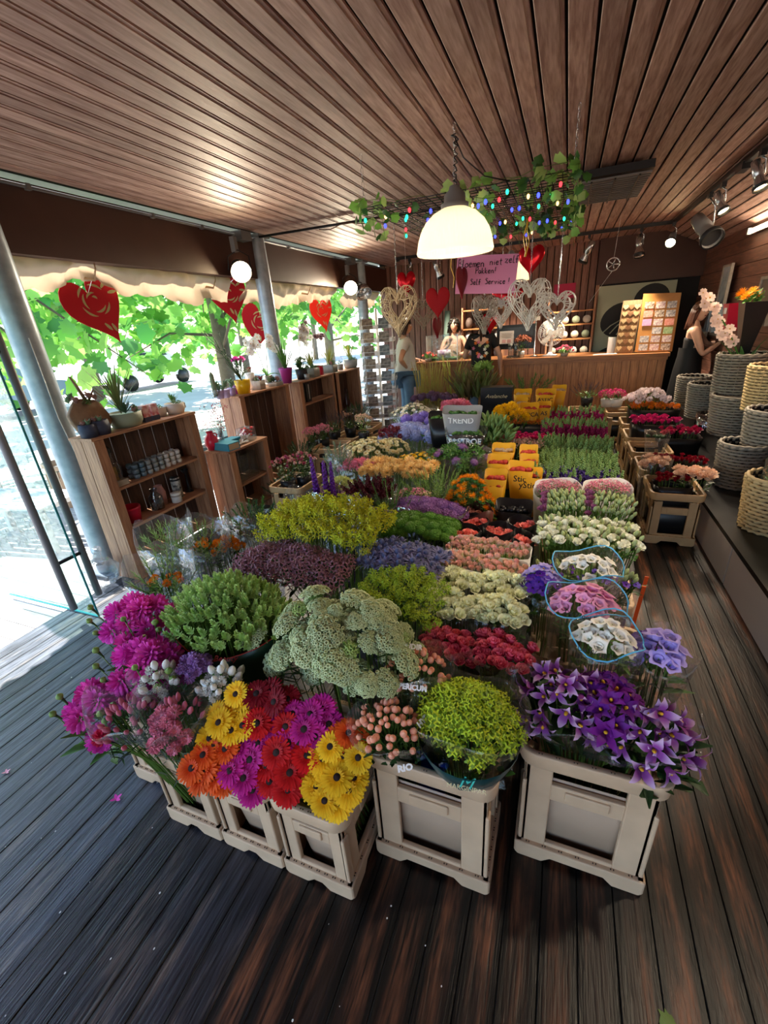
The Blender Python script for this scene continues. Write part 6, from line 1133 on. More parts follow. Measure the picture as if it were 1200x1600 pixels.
t = place('wood_slice_decor', 'round bark-edged log slice with dried flowers behind the blue pots', 'decoration', 128, 625, -2.97, SZ1)
MB().lathe([(0, 0), (.13, 0), (.135, .02), (.13, .04), (0, .04)], 20, 0, Tr(0, 0, .10) @ Ry(R(75)), wob=lambda a, i: 1+.05*math.sin(6*a)).build('log_slice', mat('bark_wood', '#9a7a60', rough=.8, noise=.4, nscale=20), t)
for k in range(7): put([SUC[1], SMALL[0], SUC[0]][k % 3], 'succulent', t, Tr(rnd(-.03, .03), rnd(-.10, .10), .20+rnd(0, .04)) @ Sc(1.2))
MB().tube([(0, .03, .2), (-.01, .0, .32), (.0, -.03, .38)], [.012, .01, .006], 6).build('driftwood', MATS['bark_wood'], t); MB().tube([(0, .03, .2), (.01, .09, .28), (.0, .15, .22)], [.008, .006, .004], 6).build('driftwood', MATS['bark_wood'], t)
# inside the tall shelf
def inside(name, label, cat, u, v, X, z, group=None): return place(name, label, cat, u, v, X, z, group)
t = T('glass_lantern', 'dark glass lantern with an ochre candle on the upper inner board', 'lantern', (-2.90, 1.99, .70))
MB().box((0, 0, .02), (.10, .12, .04)).build('base', MATS['pot_stone'], t, smooth=False); MB().lathe([(.03, .04), (.055, .07), (.06, .14), (.035, .19), (.02, .21), (.03, .24)], 16).build('glass', film('glass_smoke', '#c4c8cc', clear=.8), t); MB().lathe([(.0, .04), (.026, .04), (.026, .13), (.0, .13)], 12).build('candle', mat('candle_ochre', '#d9a23a', rough=.6, var=0), t); MB().lathe([(.032, .24), (.03, .27), (.01, .29), (0, .29)], 12).build('lid', MATS['dark_metal'], t)
vm = MB().lathe([(0, 0), (.018, .0), (.024, .012), (.024, .026), (.017, .036), (.017, .034), (0, .03)], 10)
gv = [vm.mesh('jar_body', m) for m in (mat('votive_blue', '#5f7584', rough=.25, var=.06), mat('votive_grey', '#8f979a', rough=.3, var=.06), mat('votive_white', '#c9c6c0', rough=.35, var=.05))]
for c in range(8):
    for r_ in range(2):
        for k in range(3):
            o = put(gv[min(2, (c+1)//3)], 'tealight_jar', None, Tr(-2.885-.055*r_, 2.15+c*.058, .70+k*.0365)); o.name = 'tealight_jar'
            tag(o, f"tealight jar, {('bottom','middle','top')[k]} of the {ORD[c]} {('front','back')[r_]} stack from the lantern", 'jar', 'stacked tealight jars on the upper board')
t = T('flower_pot', 'glossy red flower pot on the lower inner board', 'pot', (-2.92, 2.03, .40)); MB().lathe([(0, 0), (.062, 0), (.078, .10), (.078, .115), (.07, .115), (.066, .02), (0, .015)], 24).build('pot', MATS['pot_red'], t)
t = T('glass_vase', 'clear glass vase filled with pebbles in the middle of the lower board', 'vase', (-2.92, 2.27, .40)); MB().lathe([(0, 0), (.05, 0), (.052, .10), (.02, .14), (.03, .17)], 18).build('glass', MATS['glass_smoke'], t); 
mb = MB(); [mb.ball((rnd(-.03, .03), rnd(-.03, .03), .012+.018*k), .013, 6, 4) for k in range(4) for j in range(6)]; mb.build('pebbles', MATS['pot_stone'], t, kind='stuff')
t = T('candle_jar', 'white banded candle jar before the tall tin', 'candle', (-2.88, 2.43, .40)); MB().lathe([(0, 0), (.04, 0), (.04, .075), (.037, .08), (0, .08)], 20).build('jar', MATS['pot_white'], t); MB().lathe([(.041, .05), (.042, .052), (.042, .062), (.041, .064)], 20).build('band', MATS['pot_stone'], t)
t = T('tall_tin', 'tall black and silver patterned tin behind the candle jar', 'tin', (-2.95, 2.52, .40)); MB().lathe([(0, 0), (.038, 0), (.038, .17), (.03, .18), (0, .18)], 20).build('body', mat('tin_pattern', '#d9d7d0', rough=.35, var=0, hex2='#2b2a2c', nscale=30), t); MB().lathe([(.039, .15), (.04, .16), (.03, .185), (0, .187)], 20).build('lid', MATS['dark_metal'], t)
t = T('candle_holder', 'tall black candle holder at the back of the lower board', 'candle holder', (-2.97, 2.66, .40)); MB().lathe([(0, 0), (.035, 0), (.012, .02), (.010, .16), (.03, .19), (.03, .20)], 14).build('stand', MATS['black_plastic'], t)
t = T('glass_vase', 'pinkish glass jar behind the pebble vase', 'vase', (-2.97, 2.36, .40)); MB().lathe([(0, 0), (.04, 0), (.045, .10), (.03, .15), (.032, .16)], 16).build('glass', mat('jar_pink', '#c99a92', rough=.3, trans=.3), t)
# low shelf top
Z2T = .715
t = T('storage_box', 'teal blue box shaped like a book with a paper front', 'box', (-2.70, 2.93, Z2T), R(-8)); MB().box((0, 0, .032), (.19, .13, .064)).build('box', mat('box_teal', '#2a86a0', rough=.5, var=0), t, smooth=False); MB().box((.096, 0, .032), (.004, .11, .05)).build('paper_front', MATS['paper_kraft'], t, smooth=False)
t = T('storage_box', 'flat blue tray with pink pebbles behind the teal box', 'box', (-2.76, 3.05, Z2T)); MB().box((0, 0, .05), (.10, .18, .02)).build('tray', MATS['box_teal'], t, smooth=False); MB().box((0, 0, .02), (.08, .16, .04)).build('foot', MATS['box_teal'], t, smooth=False)
t = T('dried_sprigs', 'bunch of airy dried pink sprigs in a narrow glass', 'dried flowers', (-2.80, 3.0, Z2T)); MB().lathe([(0, 0), (.02, 0), (.022, .12), (.018, .14)], 12).build('glass', MATS['glass_smoke'], t)
mb = MB(); db = MB()
for k in range(34):
    a = rnd(0, 6.28); q = rnd(.02, .17); e = V((q*math.cos(a)*.7, q*math.sin(a), rnd(.16, .42))); mb.tube([(0, 0, .08), (e.x*.4, e.y*.4, e.z*.7), e], .0009, 3, cap=False)
    for j in range(5): db.ball(tuple(e+V((rnd(-.03, .03), rnd(-.03, .03), rnd(-.05, .02)))), .005, 4, 3)
mb.build('stalks', MATS['bark_wood'], t, kind='stuff'); db.build('seed_heads', mat('sprig_pink', '#b8525c', rough=.7), t, kind='stuff')
t = T('glass_cube', 'square glass cube packed with red blooms on the low shelf', 'vase', (-2.72, 3.24, Z2T)); MB().box((0, 0, .06), (.12, .13, .12)).build('glass', film('glass_clear', '#e8f0f2', clear=.82), t, smooth=False); mb = MB()
for k in range(26): mb.merge(TFm, Tr(rnd(-.04, .04), rnd(-.045, .045), rnd(.04, .115)) @ Sc(rnd(.8, 1.1)))
mb.build('red_blooms', mat('bloom_red', '#d8202c', rough=.5, var=0), t, kind='stuff')
for i, (y, l) in enumerate(((3.05, 'small grey stone on the low shelf, left'), (3.10, 'small grey stone on the low shelf, middle'), (3.15, 'flat white stone on the low shelf, before the glass cube'))):
    t = tag(MB().ball((0, 0, .012), .022, 10, 6, sq=(1, 1.3, .55)).build('pebble', MATS['pot_stone'] if i < 2 else MATS['pot_white']), l, 'stone'); t.location = (-2.66, y, Z2T)
t = T('glass_vase', 'large square clear glass vase inside the low shelf', 'vase', (-2.74, 3.12, .38)); MB().box((0, 0, .12), (.15, .26, .24)).build('glass', MATS['glass_clear'], t, smooth=False)
t = T('watering_can', 'small red round jug at the left edge of the low shelf, behind the teal box', 'jug', (-2.83, 2.90, Z2T)); MB().lathe([(0, .0), (.04, 0), (.06, .05), (.055, .10), (.025, .14), (.03, .16)], 18).build('body', MATS['pot_red'], t); MB().tube([(0, .03, .14), (0, .08, .12), (0, .06, .05)], .007, 6).build('handle', MATS['pot_red'], t)
# tops of the far shelves
Z3, Z4, Z5 = 1.09, 1.08, 1.065
X3 = -3.0
t = place('cactus', 'tall thin column cactus in a clear glass pot', 'potted plant', 334, 605, X3, Z3); MB().lathe([(0, 0), (.035, 0), (.045, .09), (.04, .09), (.03, .01)], 14).build('pot', MATS['glass_clear'], t); MB().lathe([(.022, .03), (.024, .15), (.021, .22), (.008, .245), (0, .247)], 12, wob=lambda a, i: 1+.10*math.cos(8*a)).build('cactus_body', mat('cactus_green', '#6c7a5c', rough=.7), t)
for i, (u, l, m) in enumerate(((341, 'lilac cup pot with grey succulent, first of three', 'pot_lilac'), (351, 'lilac cup pot with grey succulent, middle of three', 'pot_lilac'), (361, 'lilac cup pot with grey succulent, third, before the purple pot', 'pot_lilac'))):
    t = place('small_pot', l, 'potted plant', u, 605, X3+.03*(i % 2), Z3); MB().lathe([(0, 0), (.032, 0), (.042, .075), (.038, .075), (0, .065)], 16).build('pot', MATS[m], t); [put(SUC[0], 'succulent', t, Tr(rnd(-.015, .015), rnd(-.015, .015), .07+.02*k) @ Sc(1.2)) for k in range(3)]
t = place('small_pot', 'small dark pink pot wedged left of the yellow pot', 'potted plant', 369, 600, X3-.03, Z3); MB().lathe([(0, 0), (.03, 0), (.042, .08), (.038, .08), (0, .07)], 16).build('pot', MATS['pot_purple'], t); put(SMALL[0], 'succulent', t, Tr(0, 0, .09))
t = potted('yellow pot of slender stems with one magenta carnation bloom', X3+.03, on(380, X3+.03, 605), Z3, .078, .13, 'pot_yellow', [carnation(.05, P['dahlia'], LF, 70)], 'bloom', 2, .05, .14, leaf='leaf_grey', nleaf=110, leafL=.16, leafW=.007, seed=71)
mb = MB(); [mb.tube([(0, 0, .12), (rnd(-.05, .05), -rnd(.08, .2), rnd(.28, .38)), (rnd(-.08, .08), -rnd(.22, .42), rnd(.36, .62))], .003, 4) for k in range(9)]; mb.build('bare_stems', MATS['leaf_dark'], t, kind='stuff')
t = place('owl_pot', 'white owl-shaped pot with a cactus behind the yellow pot', 'potted plant', 390, 585, X3-.07, Z3); MB().lathe([(0, 0), (.045, 0), (.05, .10), (.047, .17), (.04, .17), (0, .16)], 16).build('pot', MATS['pot_white'], t); put(SUC[2], 'cactus_top', t, Tr(0, 0, .17) @ Sc(1.4))
bowl('square stone pot of mixed succulents right of the yellow pot', 405, 605, X3+.02, Z3, .055, .09, 'pot_stone', [(SUC[1], -.02, 0, 1.4), (SUC[2], .02, .02, 1.3), (SUC[0], 0, -.03, 1.2), (SMALL[0], .0, .03, 1.3)], square=True)
bowl('long low stone bowl of succulents by the middle post', 428, 598, X3+.03, Z3, .08, .04, 'pot_stone', [(SUC[0], -.02, -.05, 1.5), (SUC[1], .02, .04, 1.5), (AGV, 0, 0, .8), (SMALL[1], .02, .06, 1.2)], square=True)
OW = flat5(.042, mat('orchid_white', '#f6f3f2', rough=.5, trans=.5, var=.03), GOLD, 72); OD = flat5(.034, mat('orchid_spot', '#ead9e0', rough=.5, trans=.4, hex2='#6a2440', nscale=60), DISC, 73)
def orchid(label, u, v, X, z, stems, potm, hd, r=.055, foot=None):
    t = place('orchid', label, 'potted plant', u, v, X, z); MB().lathe([(0, 0), (r*.7, 0), (r, .11), (r*.9, .11), (0, .09)], 18).build('pot', MATS[potm], t)
    leafset(5, .17, .05, .3, None, 74, lift=.6, bend=-.9, tip=.4).build('leaves', LF, t).location = (0, 0, .10)
    for sx, sy, hgt, n in stems:
        pts = [V((sx*.1, sy*.1, .1)), V((sx*.3, sy*.3, hgt*.6)), V((sx*.6, sy*.6, hgt*.95)), V((sx*1.1, sy*1.1, hgt))]; MB().tube(pts, .004, 5).build('flower_stem', MATS['leaf_dark'], t)
        for k in range(n):
            p = V((sx*lerp(.5, 1.35, k/max(1, n-1)), sy*lerp(.5, 1.35, k/max(1, n-1)), hgt*.97-.0+.03*math.sin(k*2.3)-.04*(k/max(1, n-1)))); put(hd, 'orchid_flower', t, Tr(p+V((.03, rnd(-.035, .035), rnd(-.04, .05)))) @ aim((1, -.5+rnd(-.4, .4), .1+rnd(-.3, .3)), rnd(0, 6)) @ Sc(rnd(.85, 1.1)))
    return t
orchid('white orchid arching over the yellow pot, blooms in front of the red heart', 418, 590, X3-.05, Z3, [(-.02, -.20, .46, 11), (.02, .10, .46, 9)], 'pot_stone', OW)
orchid('white orchid with tall stems right of the middle post', 470, 585, -3.02, Z4, [(-.0, .10, .50, 9), (.02, .16, .56, 8)], 'pot_white', OW)
orchid('spotted dark-lipped orchid with two high stems on the fourth shelf', 487, 580, -3.02, Z4, [(.0, -.12, .60, 7), (.02, .22, .50, 8)], 'pot_white', OD)
t = place('wrapped_pot', 'pink and purple wrapped pot with long green leaves right of the post', 'potted plant', 448, 590, -2.98, Z4); MB().lathe([(0, 0), (.05, 0), (.075, .15), (.082, .17), (.07, .16), (0, .12)], 18, wob=lambda a, i: 1+.06*math.sin(7*a)*(i > 2)).build('wrap', MATS['pot_purple'], t); leafset(16, .36, .022, .2, None, 75, lift=1.25, bend=-.3, tip=.05, segs=4).build('leaves', LF, t).location = (0, 0, .12)
potted('dark pot of small-leaved green plant on the fourth shelf', -2.99, on(472, -2.99, 588), Z4, .075, .12, 'pot_black', [SMALL[0], SMALL[1]], 'leaf_cluster', 16, .07, .08, leaf='leaf_dark', nleaf=60, seed=76)
bowl('grey bowl with spiky yellow-green tuft and succulents, left of the red boxes', 487, 585, -2.98, Z4, .085, .11, 'pot_grey', [(SPK[0], 0, .0, 1.1), (SUC[0], .04, -.03, 1.5), (SMALL[0], .04, .04, 1.5), (SUC[0], -.02, -.05, 1.4)], square=True)
t = place('silver_bucket', 'tiny silver bucket at the front edge of the fourth shelf', 'bucket', 481, 600, -2.90, Z4); MB().lathe([(0, 0), (.026, 0), (.034, .065), (.03, .065), (.024, .006), (0, .005)], 16).build('bucket', MATS['pot_silver'], t)
for i, u in enumerate((496, 501)):
    t = place('gift_box', f'small red box standing {("left", "right")[i]} of two between the planters', 'box', u, 580, -2.97, Z4); MB().box((0, 0, .06), (.06, .045, .12)).build('box', MATS['pot_red'], t, smooth=False)
bowl('grey square planter with spiky tuft right of the red boxes', 516, 578, -2.97, Z4, .085, .10, 'pot_grey', [(SPK[0], 0, .0, 1.15), (AGV, .02, .05, .9), (SUC[1], .04, -.03, 1.4), (SUC[0], .03, .03, 1.4)], square=True)
t = place('small_pot', 'small stone pot with lavender blooms between two grey planters', 'potted plant', 532, 575, -2.94, Z4); MB().lathe([(0, 0), (.035, 0), (.045, .08), (.04, .08), (0, .07)], 16).build('pot', MATS['pot_stone'], t); [put(VL[0], 'bloom', t, Tr(rnd(-.03, .03), rnd(-.04, .04), .13+.02*k) @ Sc(1.1)) for k in range(5)]; put(SMALL[0], 'leaf_cluster', t, Tr(0, 0, .09) @ Sc(1.6))
bowl('large grey bowl with spiky tuft at the far end of the shelves', 548, 572, -3.0, Z5, .11, .12, 'pot_grey', [(SPK[0], 0, -.02, 1.25), (SUC[0], .04, -.06, 1.8), (SMALL[0], .05, .05, 1.8), (SMALL[1], .02, .08, 1.6)])
t = place('bottle_vase', 'dark bottle vase inside the last shelf', 'vase', 540, 610, -3.0, .45); MB().lathe([(0, 0), (.05, 0), (.06, .12), (.02, .24), (.018, .34), (.024, .35)], 16).build('glass', mat('glass_dark', '#3a2420', rough=.15, var=0), t)
for i, (y, l) in enumerate(((4.68, 'dark folded bag inside the fourth shelf, left'), (4.82, 'dark folded bag inside the fourth shelf, right'))):
    t = T('folded_bag', l, 'bag', (-3.0, y, .80)); MB().box((0, 0, .11), (.10, .11, .22)).build('bag', MATS['pot_black'], t, smooth=False); MB().box((.051, .01, .12), (.002, .012, .18)).build('stripe', MATS['pot_white'], t, smooth=False)
# ================================================================ postcard rack
ck = T('card_rack', 'white wire revolving card rack by the rear post', 'rack', (-2.58, 6.32, 0), R(18))
MB().lathe([(0, 0), (.22, 0), (.22, .02), (.02, .04), (.018, 1.85), (0, 1.86)], 16).build('stand', MATS['white_wire'], ck)
CARDS = [mat('card_'+str(i), hx_, rough=.4, var=.12, hex2=h2, nscale=26) for i, (hx_, h2) in enumerate((('#5a4a3e', '#a08c78'), ('#7a3a3a', '#b89a90'), ('#4d565e', '#8f9a9c'), ('#7a6650', '#b9a890'), ('#2f3c5a', '#6f86a5'), ('#57504a', '#a29a90')))]
cmesh = [MB().box((0, 0, .066), (.145, .002, .138)).mesh('card', m, smooth=False) for m in CARDS]
wmb = MB()
for f in range(4):
    Mf = Rz(f*PI/2) @ Tr(0, -.225, 0)
    for r_ in range(9):
        z = .16+r_*.178
        for y, zz in ((-.0, z), (-.03, z), (-.03, z+.05)): wmb.tube([Mf @ V((-.225, y, zz)), Mf @ V((.225, y, zz))], .003, 4)
        for x in (-.225, 0, .225): wmb.tube([Mf @ V((x, 0, z)), Mf @ V((x, -.03, z)), Mf @ V((x, -.03, z+.05))], .003, 4)
    for x in (-.225, 0, .225): wmb.tube([Mf @ V((x, .0, .1)), Mf @ V((x, .0, 1.76))], .003, 4)
wmb.build('wire_frame', MATS['white_wire'], ck)
for f in range(4):
    for r_ in range(9):
        MB().box((0, -.222, .16+r_*.178+.02), (.45, .004, .045), M=Rz(f*PI/2)).build('ledge', MATS['white_wire'], ck, smooth=False)
bpy.context.view_layer.update()
random.seed(80)
for f, fn in ((0, 'front face'), (3, 'left face')):
    for r_ in range(9):
        for c in range(2):
            o = bpy.data.objects.new('postcard', cmesh[(r_*3+c*2+f) % 6]); COL.objects.link(o)
            o.matrix_world = ck.matrix_world @ Rz(f*PI/2) @ Tr(-.11+c*.22, -.232, .163+r_*.178) @ Rx(R(-7)) @ Ry(rnd(-.06, .06))
            tag(o, f"printed card, {fn} of rack, {ORD[r_] if r_ < 8 else 'top'} row from bottom, {('left', 'right')[c]} column", 'postcard', 'cards on the revolving rack')
# ================================================================ counter and what is behind it
CY = 7.30
ct = T('shop_counter', 'long counter of upright pine boards with a thick wooden top', 'counter', (-.48, CY+.30, 0))
for i in range(33): MB().box((-1.75+i*.1094, -.29, .47), (.105, .02, .94)).build('board', MATS['counter_wood'], ct, smooth=False)
MB().box((0, 0, .985), (3.66, .68, .045)).build('top', MATS['counter_top_wood'], ct, smooth=False); MB().box((0, -.315, .945), (3.62, .02, .05)).build('trim', MATS['counter_top_wood'], ct, smooth=False)
for s in (-1, 1): MB().box((s*1.79, 0, .48), (.03, .58, .95)).build('end_panel', MATS['counter_wood'], ct, smooth=False)
MB().box((0, .28, .48), (3.56, .02, .95)).build('back_panel', MATS['dark_gap'], ct, smooth=False)
CT = 1.008
def onc(u, v, dy=.25): p = GY(u, v, CY+dy); return p
# fan
p = onc(862, 520); t = T('desk_fan', 'white round desk fan on the counter', 'fan', (p.x, p.y, CT), R(-10))
hz = p.z-CT; M = Tr(0, -.02, hz) @ Rx(R(78))
MB().lathe([(0, 0), (.11, 0), (.11, .015), (.04, .03), (.025, .06)], 20).build('base', MATS['white_plastic'], t); MB().tube([(0, 0, .04), (.0, .03, hz*.6), (0, .03, hz)], [.03, .02, .022], 8).build('neck', MATS['white_plastic'], t)
MB().lathe([(.0, -.09), (.05, -.09), (.055, -.03), (.05, .01), (0, .015)], 16, 0, M).build('motor', MATS['white_plastic'], t)
mb = MB()
for k in range(3): mb.petal(.17, .13, lift=.15, segs=3, base=.4, tip=.7, M=M @ Tr(0, 0, .03) @ Rz(k*2.094) @ Tr(.02, 0, 0) @ Rx(.35))
mb.build('blades', mat('fan_blade', '#b9b4ac', rough=.3, var=0, trans=.3), t); mb = MB()
for q, z in ((.05, .085), (.10, .08), (.15, .065), (.185, .045), (.195, .02), (.185, -.01)): mb.tube([M @ V((q*math.cos(a*PI/14), q*math.sin(a*PI/14), z)) for a in range(29)], .0022, 4)
for k in range(40): a = k*PI/20; mb.tube([M @ V((q*math.cos(a), q*math.sin(a), z)) for q, z in ((.03, .088), (.10, .08), (.17, .055), (.195, .02), (.15, -.03), (.06, -.05))], .0014, 3, cap=False)
mb.build('guard', MATS['white_plastic'], t); MB().disc(.035, .092, 16, 0, M).build('badge', MATS['pot_white'], t)
# monitor (its back to the shop) with a notice
p = onc(806, 530, .35); t = T('computer_monitor', 'black computer monitor seen from behind, with a paper notice on its left', 'monitor', (p.x, p.y, CT), R(-3))
MB().box((0, 0, .30), (.60, .04, .36)).build('housing', MATS['black_plastic'], t, smooth=False); MB().box((0, -.022, .30), (.52, .01, .28)).build('back_cover', mat('monitor_back', '#22262c', rough=.25, var=0), t, smooth=False)
MB().box((0, .02, .08), (.06, .03, .16)).build('neck', MATS['black_plastic'], t, smooth=False); MB().box((0, .0, .008), (.24, .18, .016)).build('foot', MATS['black_plastic'], t, smooth=False)
MB().box((-.14, -.032, .30), (.22, .003, .19)).build('notice', MATS['paper_white'], t, smooth=False)
for k in range(4): MB().box((-.14, -.034, .36-.02*k), (.17-.02*(k % 2), .001, .004)).build('print_line', MATS['pot_stone'], t, smooth=False)
for k in range(2): MB().box((-.18+.08*k, -.034, .245), (.06, .001, .05)).build('print_block', mat('print_rose', '#c9a0a0', rough=.6), t, smooth=False)
# flowers, jars and small things on the counter
for u, v, l, m, n in ((882, 549, 'pink potted begonias on the counter by the fan', 'carn_pink', 14), (668, 553, 'red-orange roses lying at the left end of the counter', 'coral', 9)):
    p = onc(u, v, .05); t = potted(l, p.x, CY+.10, CT, .06, .05, 'pot_stone', [rose(.022, P[m], 90, .9)], 'bloom', n, .12, .03, leaf='leaf', nleaf=40, leafL=.07, leafW=.03, seed=91, name='counter_flowers', cat='flowers')
p = onc(815, 545, .15); potted('rust coloured dried bouquet in a jar before the monitor', p.x, CY+.15, CT, .05, .10, 'pot_silver', [tuft(.04, mat('dried_rust', '#8a4a30', rough=.8), mat('dried_rust2', '#6a3a26', rough=.8), 92, 14, 6, .4)], 'seed_head', 9, .11, .14, nleaf=10, seed=92, name='dried_bouquet', cat='dried flowers')
for i, (u, l) in enumerate(((797, 'clear glass jar on the counter, left of two'), (806, 'clear glass jar on the counter, right of two'))):
    p = onc(u, 550, .1); t = T('glass_jar', l, 'jar', (p.x, CY+.12, CT)); MB().lathe([(0, 0), (.035, 0), (.035, .15), (.03, .17), (.03, .19)], 16).build('glass', MATS['glass_clear'], t); MB().lathe([(.033, .19), (.033, .21), (0, .212)], 16).build('lid', MATS['pot_silver'], t)
p = onc(838, 500, .3); t = T('price_stand', 'thin metal stand with a small blank plate by the monitor', 'stand', (p.x, CY+.30, CT)); MB().lathe([(0, 0), (.06, 0), (.06, .01), (.006, .015), (.006, .52)], 12).build('pole', MATS['steel'], t); MB().box((0, -.01, .55), (.11, .01, .06)).build('plate', MATS['pot_stone'], t, smooth=False)
p = onc(695, 535, .3); t = T('glass_display_case', 'glass case with green inside at the left of the counter', 'case', (p.x-.02, CY+.32, CT)); MB().box((0, 0, .20), (.52, .3, .40)).build('glass', MATS['glass_clear'], t, smooth=False)
for x in (-.26, .26): MB().box((x, -.15, .2), (.012, .012, .40)).build('edge_strip', MATS['steel'], t, smooth=False)
MB().box((0, 0, .02), (.5, .28, .04)).build('tray', LF, t, smooth=False); MB().lathe([(0, .04), (.11, .04), (.11, .16), (0, .16)], 20).build('striped_drum', mat('drum', '#e6e2e8', rough=.5, var=0, hex2='#a06a9a', nscale=14), t)
p = onc(945, 549, .05); t = T('paper_stack', 'white papers lying on the right part of the counter', 'paper', (p.x, CY+.06, CT)); [MB().box((.01*k, 0, .003+.005*k), (.30, .10, .004)).build('sheet', MATS['paper_white'], t, smooth=False) for k in range(2)]
p = onc(955, 545, .2); t = T('leaflet_holder', 'clear holder of leaflets between papers and card boards', 'leaflets', (p.x, CY+.25, CT)); MB().box((0, 0, .11), (.10, .05, .22)).build('leaflets', MATS['paper_white'], t, smooth=False)
# two display boards
def board_at(label, corners, m, d=.025): 
    a, b, c, e = [GY(u, v, CY+dy) for (u, v), dy in corners]; o = (a+b)/2; t = T('display_board', label, 'display', (o.x, o.y, CT)); 
    vs = [q-V(t.location) for q in (a, b, c, e)]; vs = [V((q.x, q.y, max(.0, q.z))) for q in vs]; 
    MB().add([tuple(v+V((0, y, 0))) for y in (0, d) for v in vs], [(0, 1, 2, 3), (7, 6, 5, 4), (0, 4, 5, 1), (1, 5, 6, 2), (2, 6, 7, 3), (3, 7, 4, 0)]).build('board', MATS[m], t, smooth=False); return t, vs
mat('board_cork', '#8a6b4c', rough=.8, var=0, noise=.3, nscale=40); mat('board_pine', '#b98042', rough=.5, var=0, noise=.2, nscale=8)
t1_, q1 = board_at('brown board hung with small wooden hearts, left on the counter', [((960, 552), .12), ((988, 552), .12), ((1004, 468), .2), ((974, 470), .2)], 'board_cork')
t2_, q2 = board_at('pine board of greeting cards, right on the counter', [((992, 550), .10), ((1050, 549), .10), ((1065, 457), .18), ((1006, 459), .18)], 'board_pine')
def bil(q, s, r): return lerp(lerp(q[0], q[1], s), lerp(q[3], q[2], s), r)
hs_ = [heart_pt(2*PI*k/16) for k in range(16)]; hm = MB().add([(p.x*.07, y, p.z*.07) for y in (-.008, 0) for p in hs_], [tuple(range(16)), tuple(range(31, 15, -1))]+[(k, 16+k, 16+(k+1) % 16, (k+1) % 16) for k in range(16)])
hmm = [hm.mesh('wooden_heart', m, smooth=False) for m in (mat('wood_pale', '#d9bd8c', rough=.6), mat('wood_tan', '#9a6f4c', rough=.6))]
for r_ in range(7):
    for c in range(3):
        o = bpy.data.objects.new('wooden_heart', hmm[(r_*5+c*3+(r_ % 2)) % 2]); COL.objects.link(o); o.location = V(t1_.location)+bil(q1, .2+.3*c, .10+.13*r_)+V((0, -.003, 0))
        tag(o, f"small wooden heart on the brown board, {ORD[r_]} row from the bottom, {('left','middle','right')[c]}", 'heart', 'wooden hearts on the brown board')
cc = [mat('greet_'+str(i), a, rough=.5, var=.05, hex2=b, nscale=40) for i, (a, b) in enumerate((('#efe6da', '#b58a94'), ('#e88a78', '#f0b0a0'), ('#dd9ccc', '#e8b8d8'), ('#e9e2da', '#8a8a94'), ('#86a06a', '#b0c090'), ('#d8c9b8', '#6a5040')))]
cmm = [MB().box((0, 0, 0), (.11, .006, .085)).mesh('greeting_card', m, smooth=False) for m in cc]
seqs = [[3, 0, 5], [3, 0, 0], [None, 3, 4], [2, 0, 1], [1, 5, 3], [5, 0, 3]]
for r_ in range(6):
    for c in range(3):
        if seqs[r_][c] is None: continue
        o = bpy.data.objects.new('greeting_card', cmm[seqs[r_][c]]); COL.objects.link(o); o.location = V(t2_.location)+bil(q2, .2+.3*c, .08+.145*r_)+V((0, -.008, 0)); o.rotation_euler = (R(-4), rnd(-.05, .05), 0)
        tag(o, f"greeting card on the pine board, {ORD[r_]} row from the bottom, {('left','middle','right')[c]} column", 'card', 'greeting cards on the pine board')
# shelf behind with fabrics and rolls
for (x0, x1, l, zz) in ((-1.72, -1.02, 'wooden wall shelf with wrapped goods behind the cashier', (.5, .95, 1.22, 1.45, 1.75)), (-.30, .38, 'pale shelf of rolled paper and fabric behind the fan', (.5, .95, 1.2, 1.42, 1.62))):
    t = T('wall_shelf', l, 'shelf', ((x0+x1)/2, BY-.17, 0)); w = x1-x0
    for s in (-1, 1): MB().box((s*w/2, 0, .9), (.025, .26, 1.8)).build('side', MATS['pine_z'], t, smooth=False)
    for z in zz: MB().box((0, 0, z), (w, .26, .022)).build('shelf_board', MATS['pine_x'], t, smooth=False)
    g = 'goods on the shelf behind the cashier' if x0 < -1 else 'rolls on the pale shelf behind the fan'
    for j, z in enumerate(zz[1:-1]):
        for k in range(4):
            if x0 < -1:
                o = MB().ball((0, 0, .09), .09, 10, 6, sq=(.75, .9, 1.0)).build('cloth_bundle', mat('bundle_'+str((j+k) % 3), ('#4a4650', '#c4c2c6', '#6a5a54')[(j+k) % 3], rough=.7, noise=.3, nscale=20))
                lab = f"wrapped bundle on the shelf behind the cashier, {ORD[j]} board up, {ORD[k]} along"
            else:
                o = MB().tube([(0, -.11, .06), (0, .11, .06)], .058, 14).build('paper_roll', mat('roll_'+str((j+k) % 3), ('#b9b0a0', '#8f9a82', '#c7c2ba')[(j+k) % 3], rough=.7))
                lab = f"rolled paper on the pale shelf behind the fan, {ORD[j]} board up, {ORD[k]} along"
            o.location = ((x0+x1)/2-w/2+.10+k*(w-.16)/3.2, BY-.17, z+.012); tag(o, lab, 'goods', g)
q = GY(882, 455, BY-.03); t = tag(MB().box((0, 0, 0), (.33, .008, .22)).build('wall_poster', mat('poster_red', '#b02350', rough=.6, var=0), smooth=False), 'plain crimson card on the back wall above the fan', 'poster'); t.location = q
q = GY(712, 432, BY-.06); tb = T('cardboard_tube', 'tall grey-green tube leaning behind the cashier', 'tube', (GY(688, 470, BY-.2).x, BY-.2, 0)); MB().tube([(0, 0, 0), (.12, .05, 1.78)], .05, 12).build('tube', mat('tube_green', '#5a7068', rough=.6, var=0), tb)
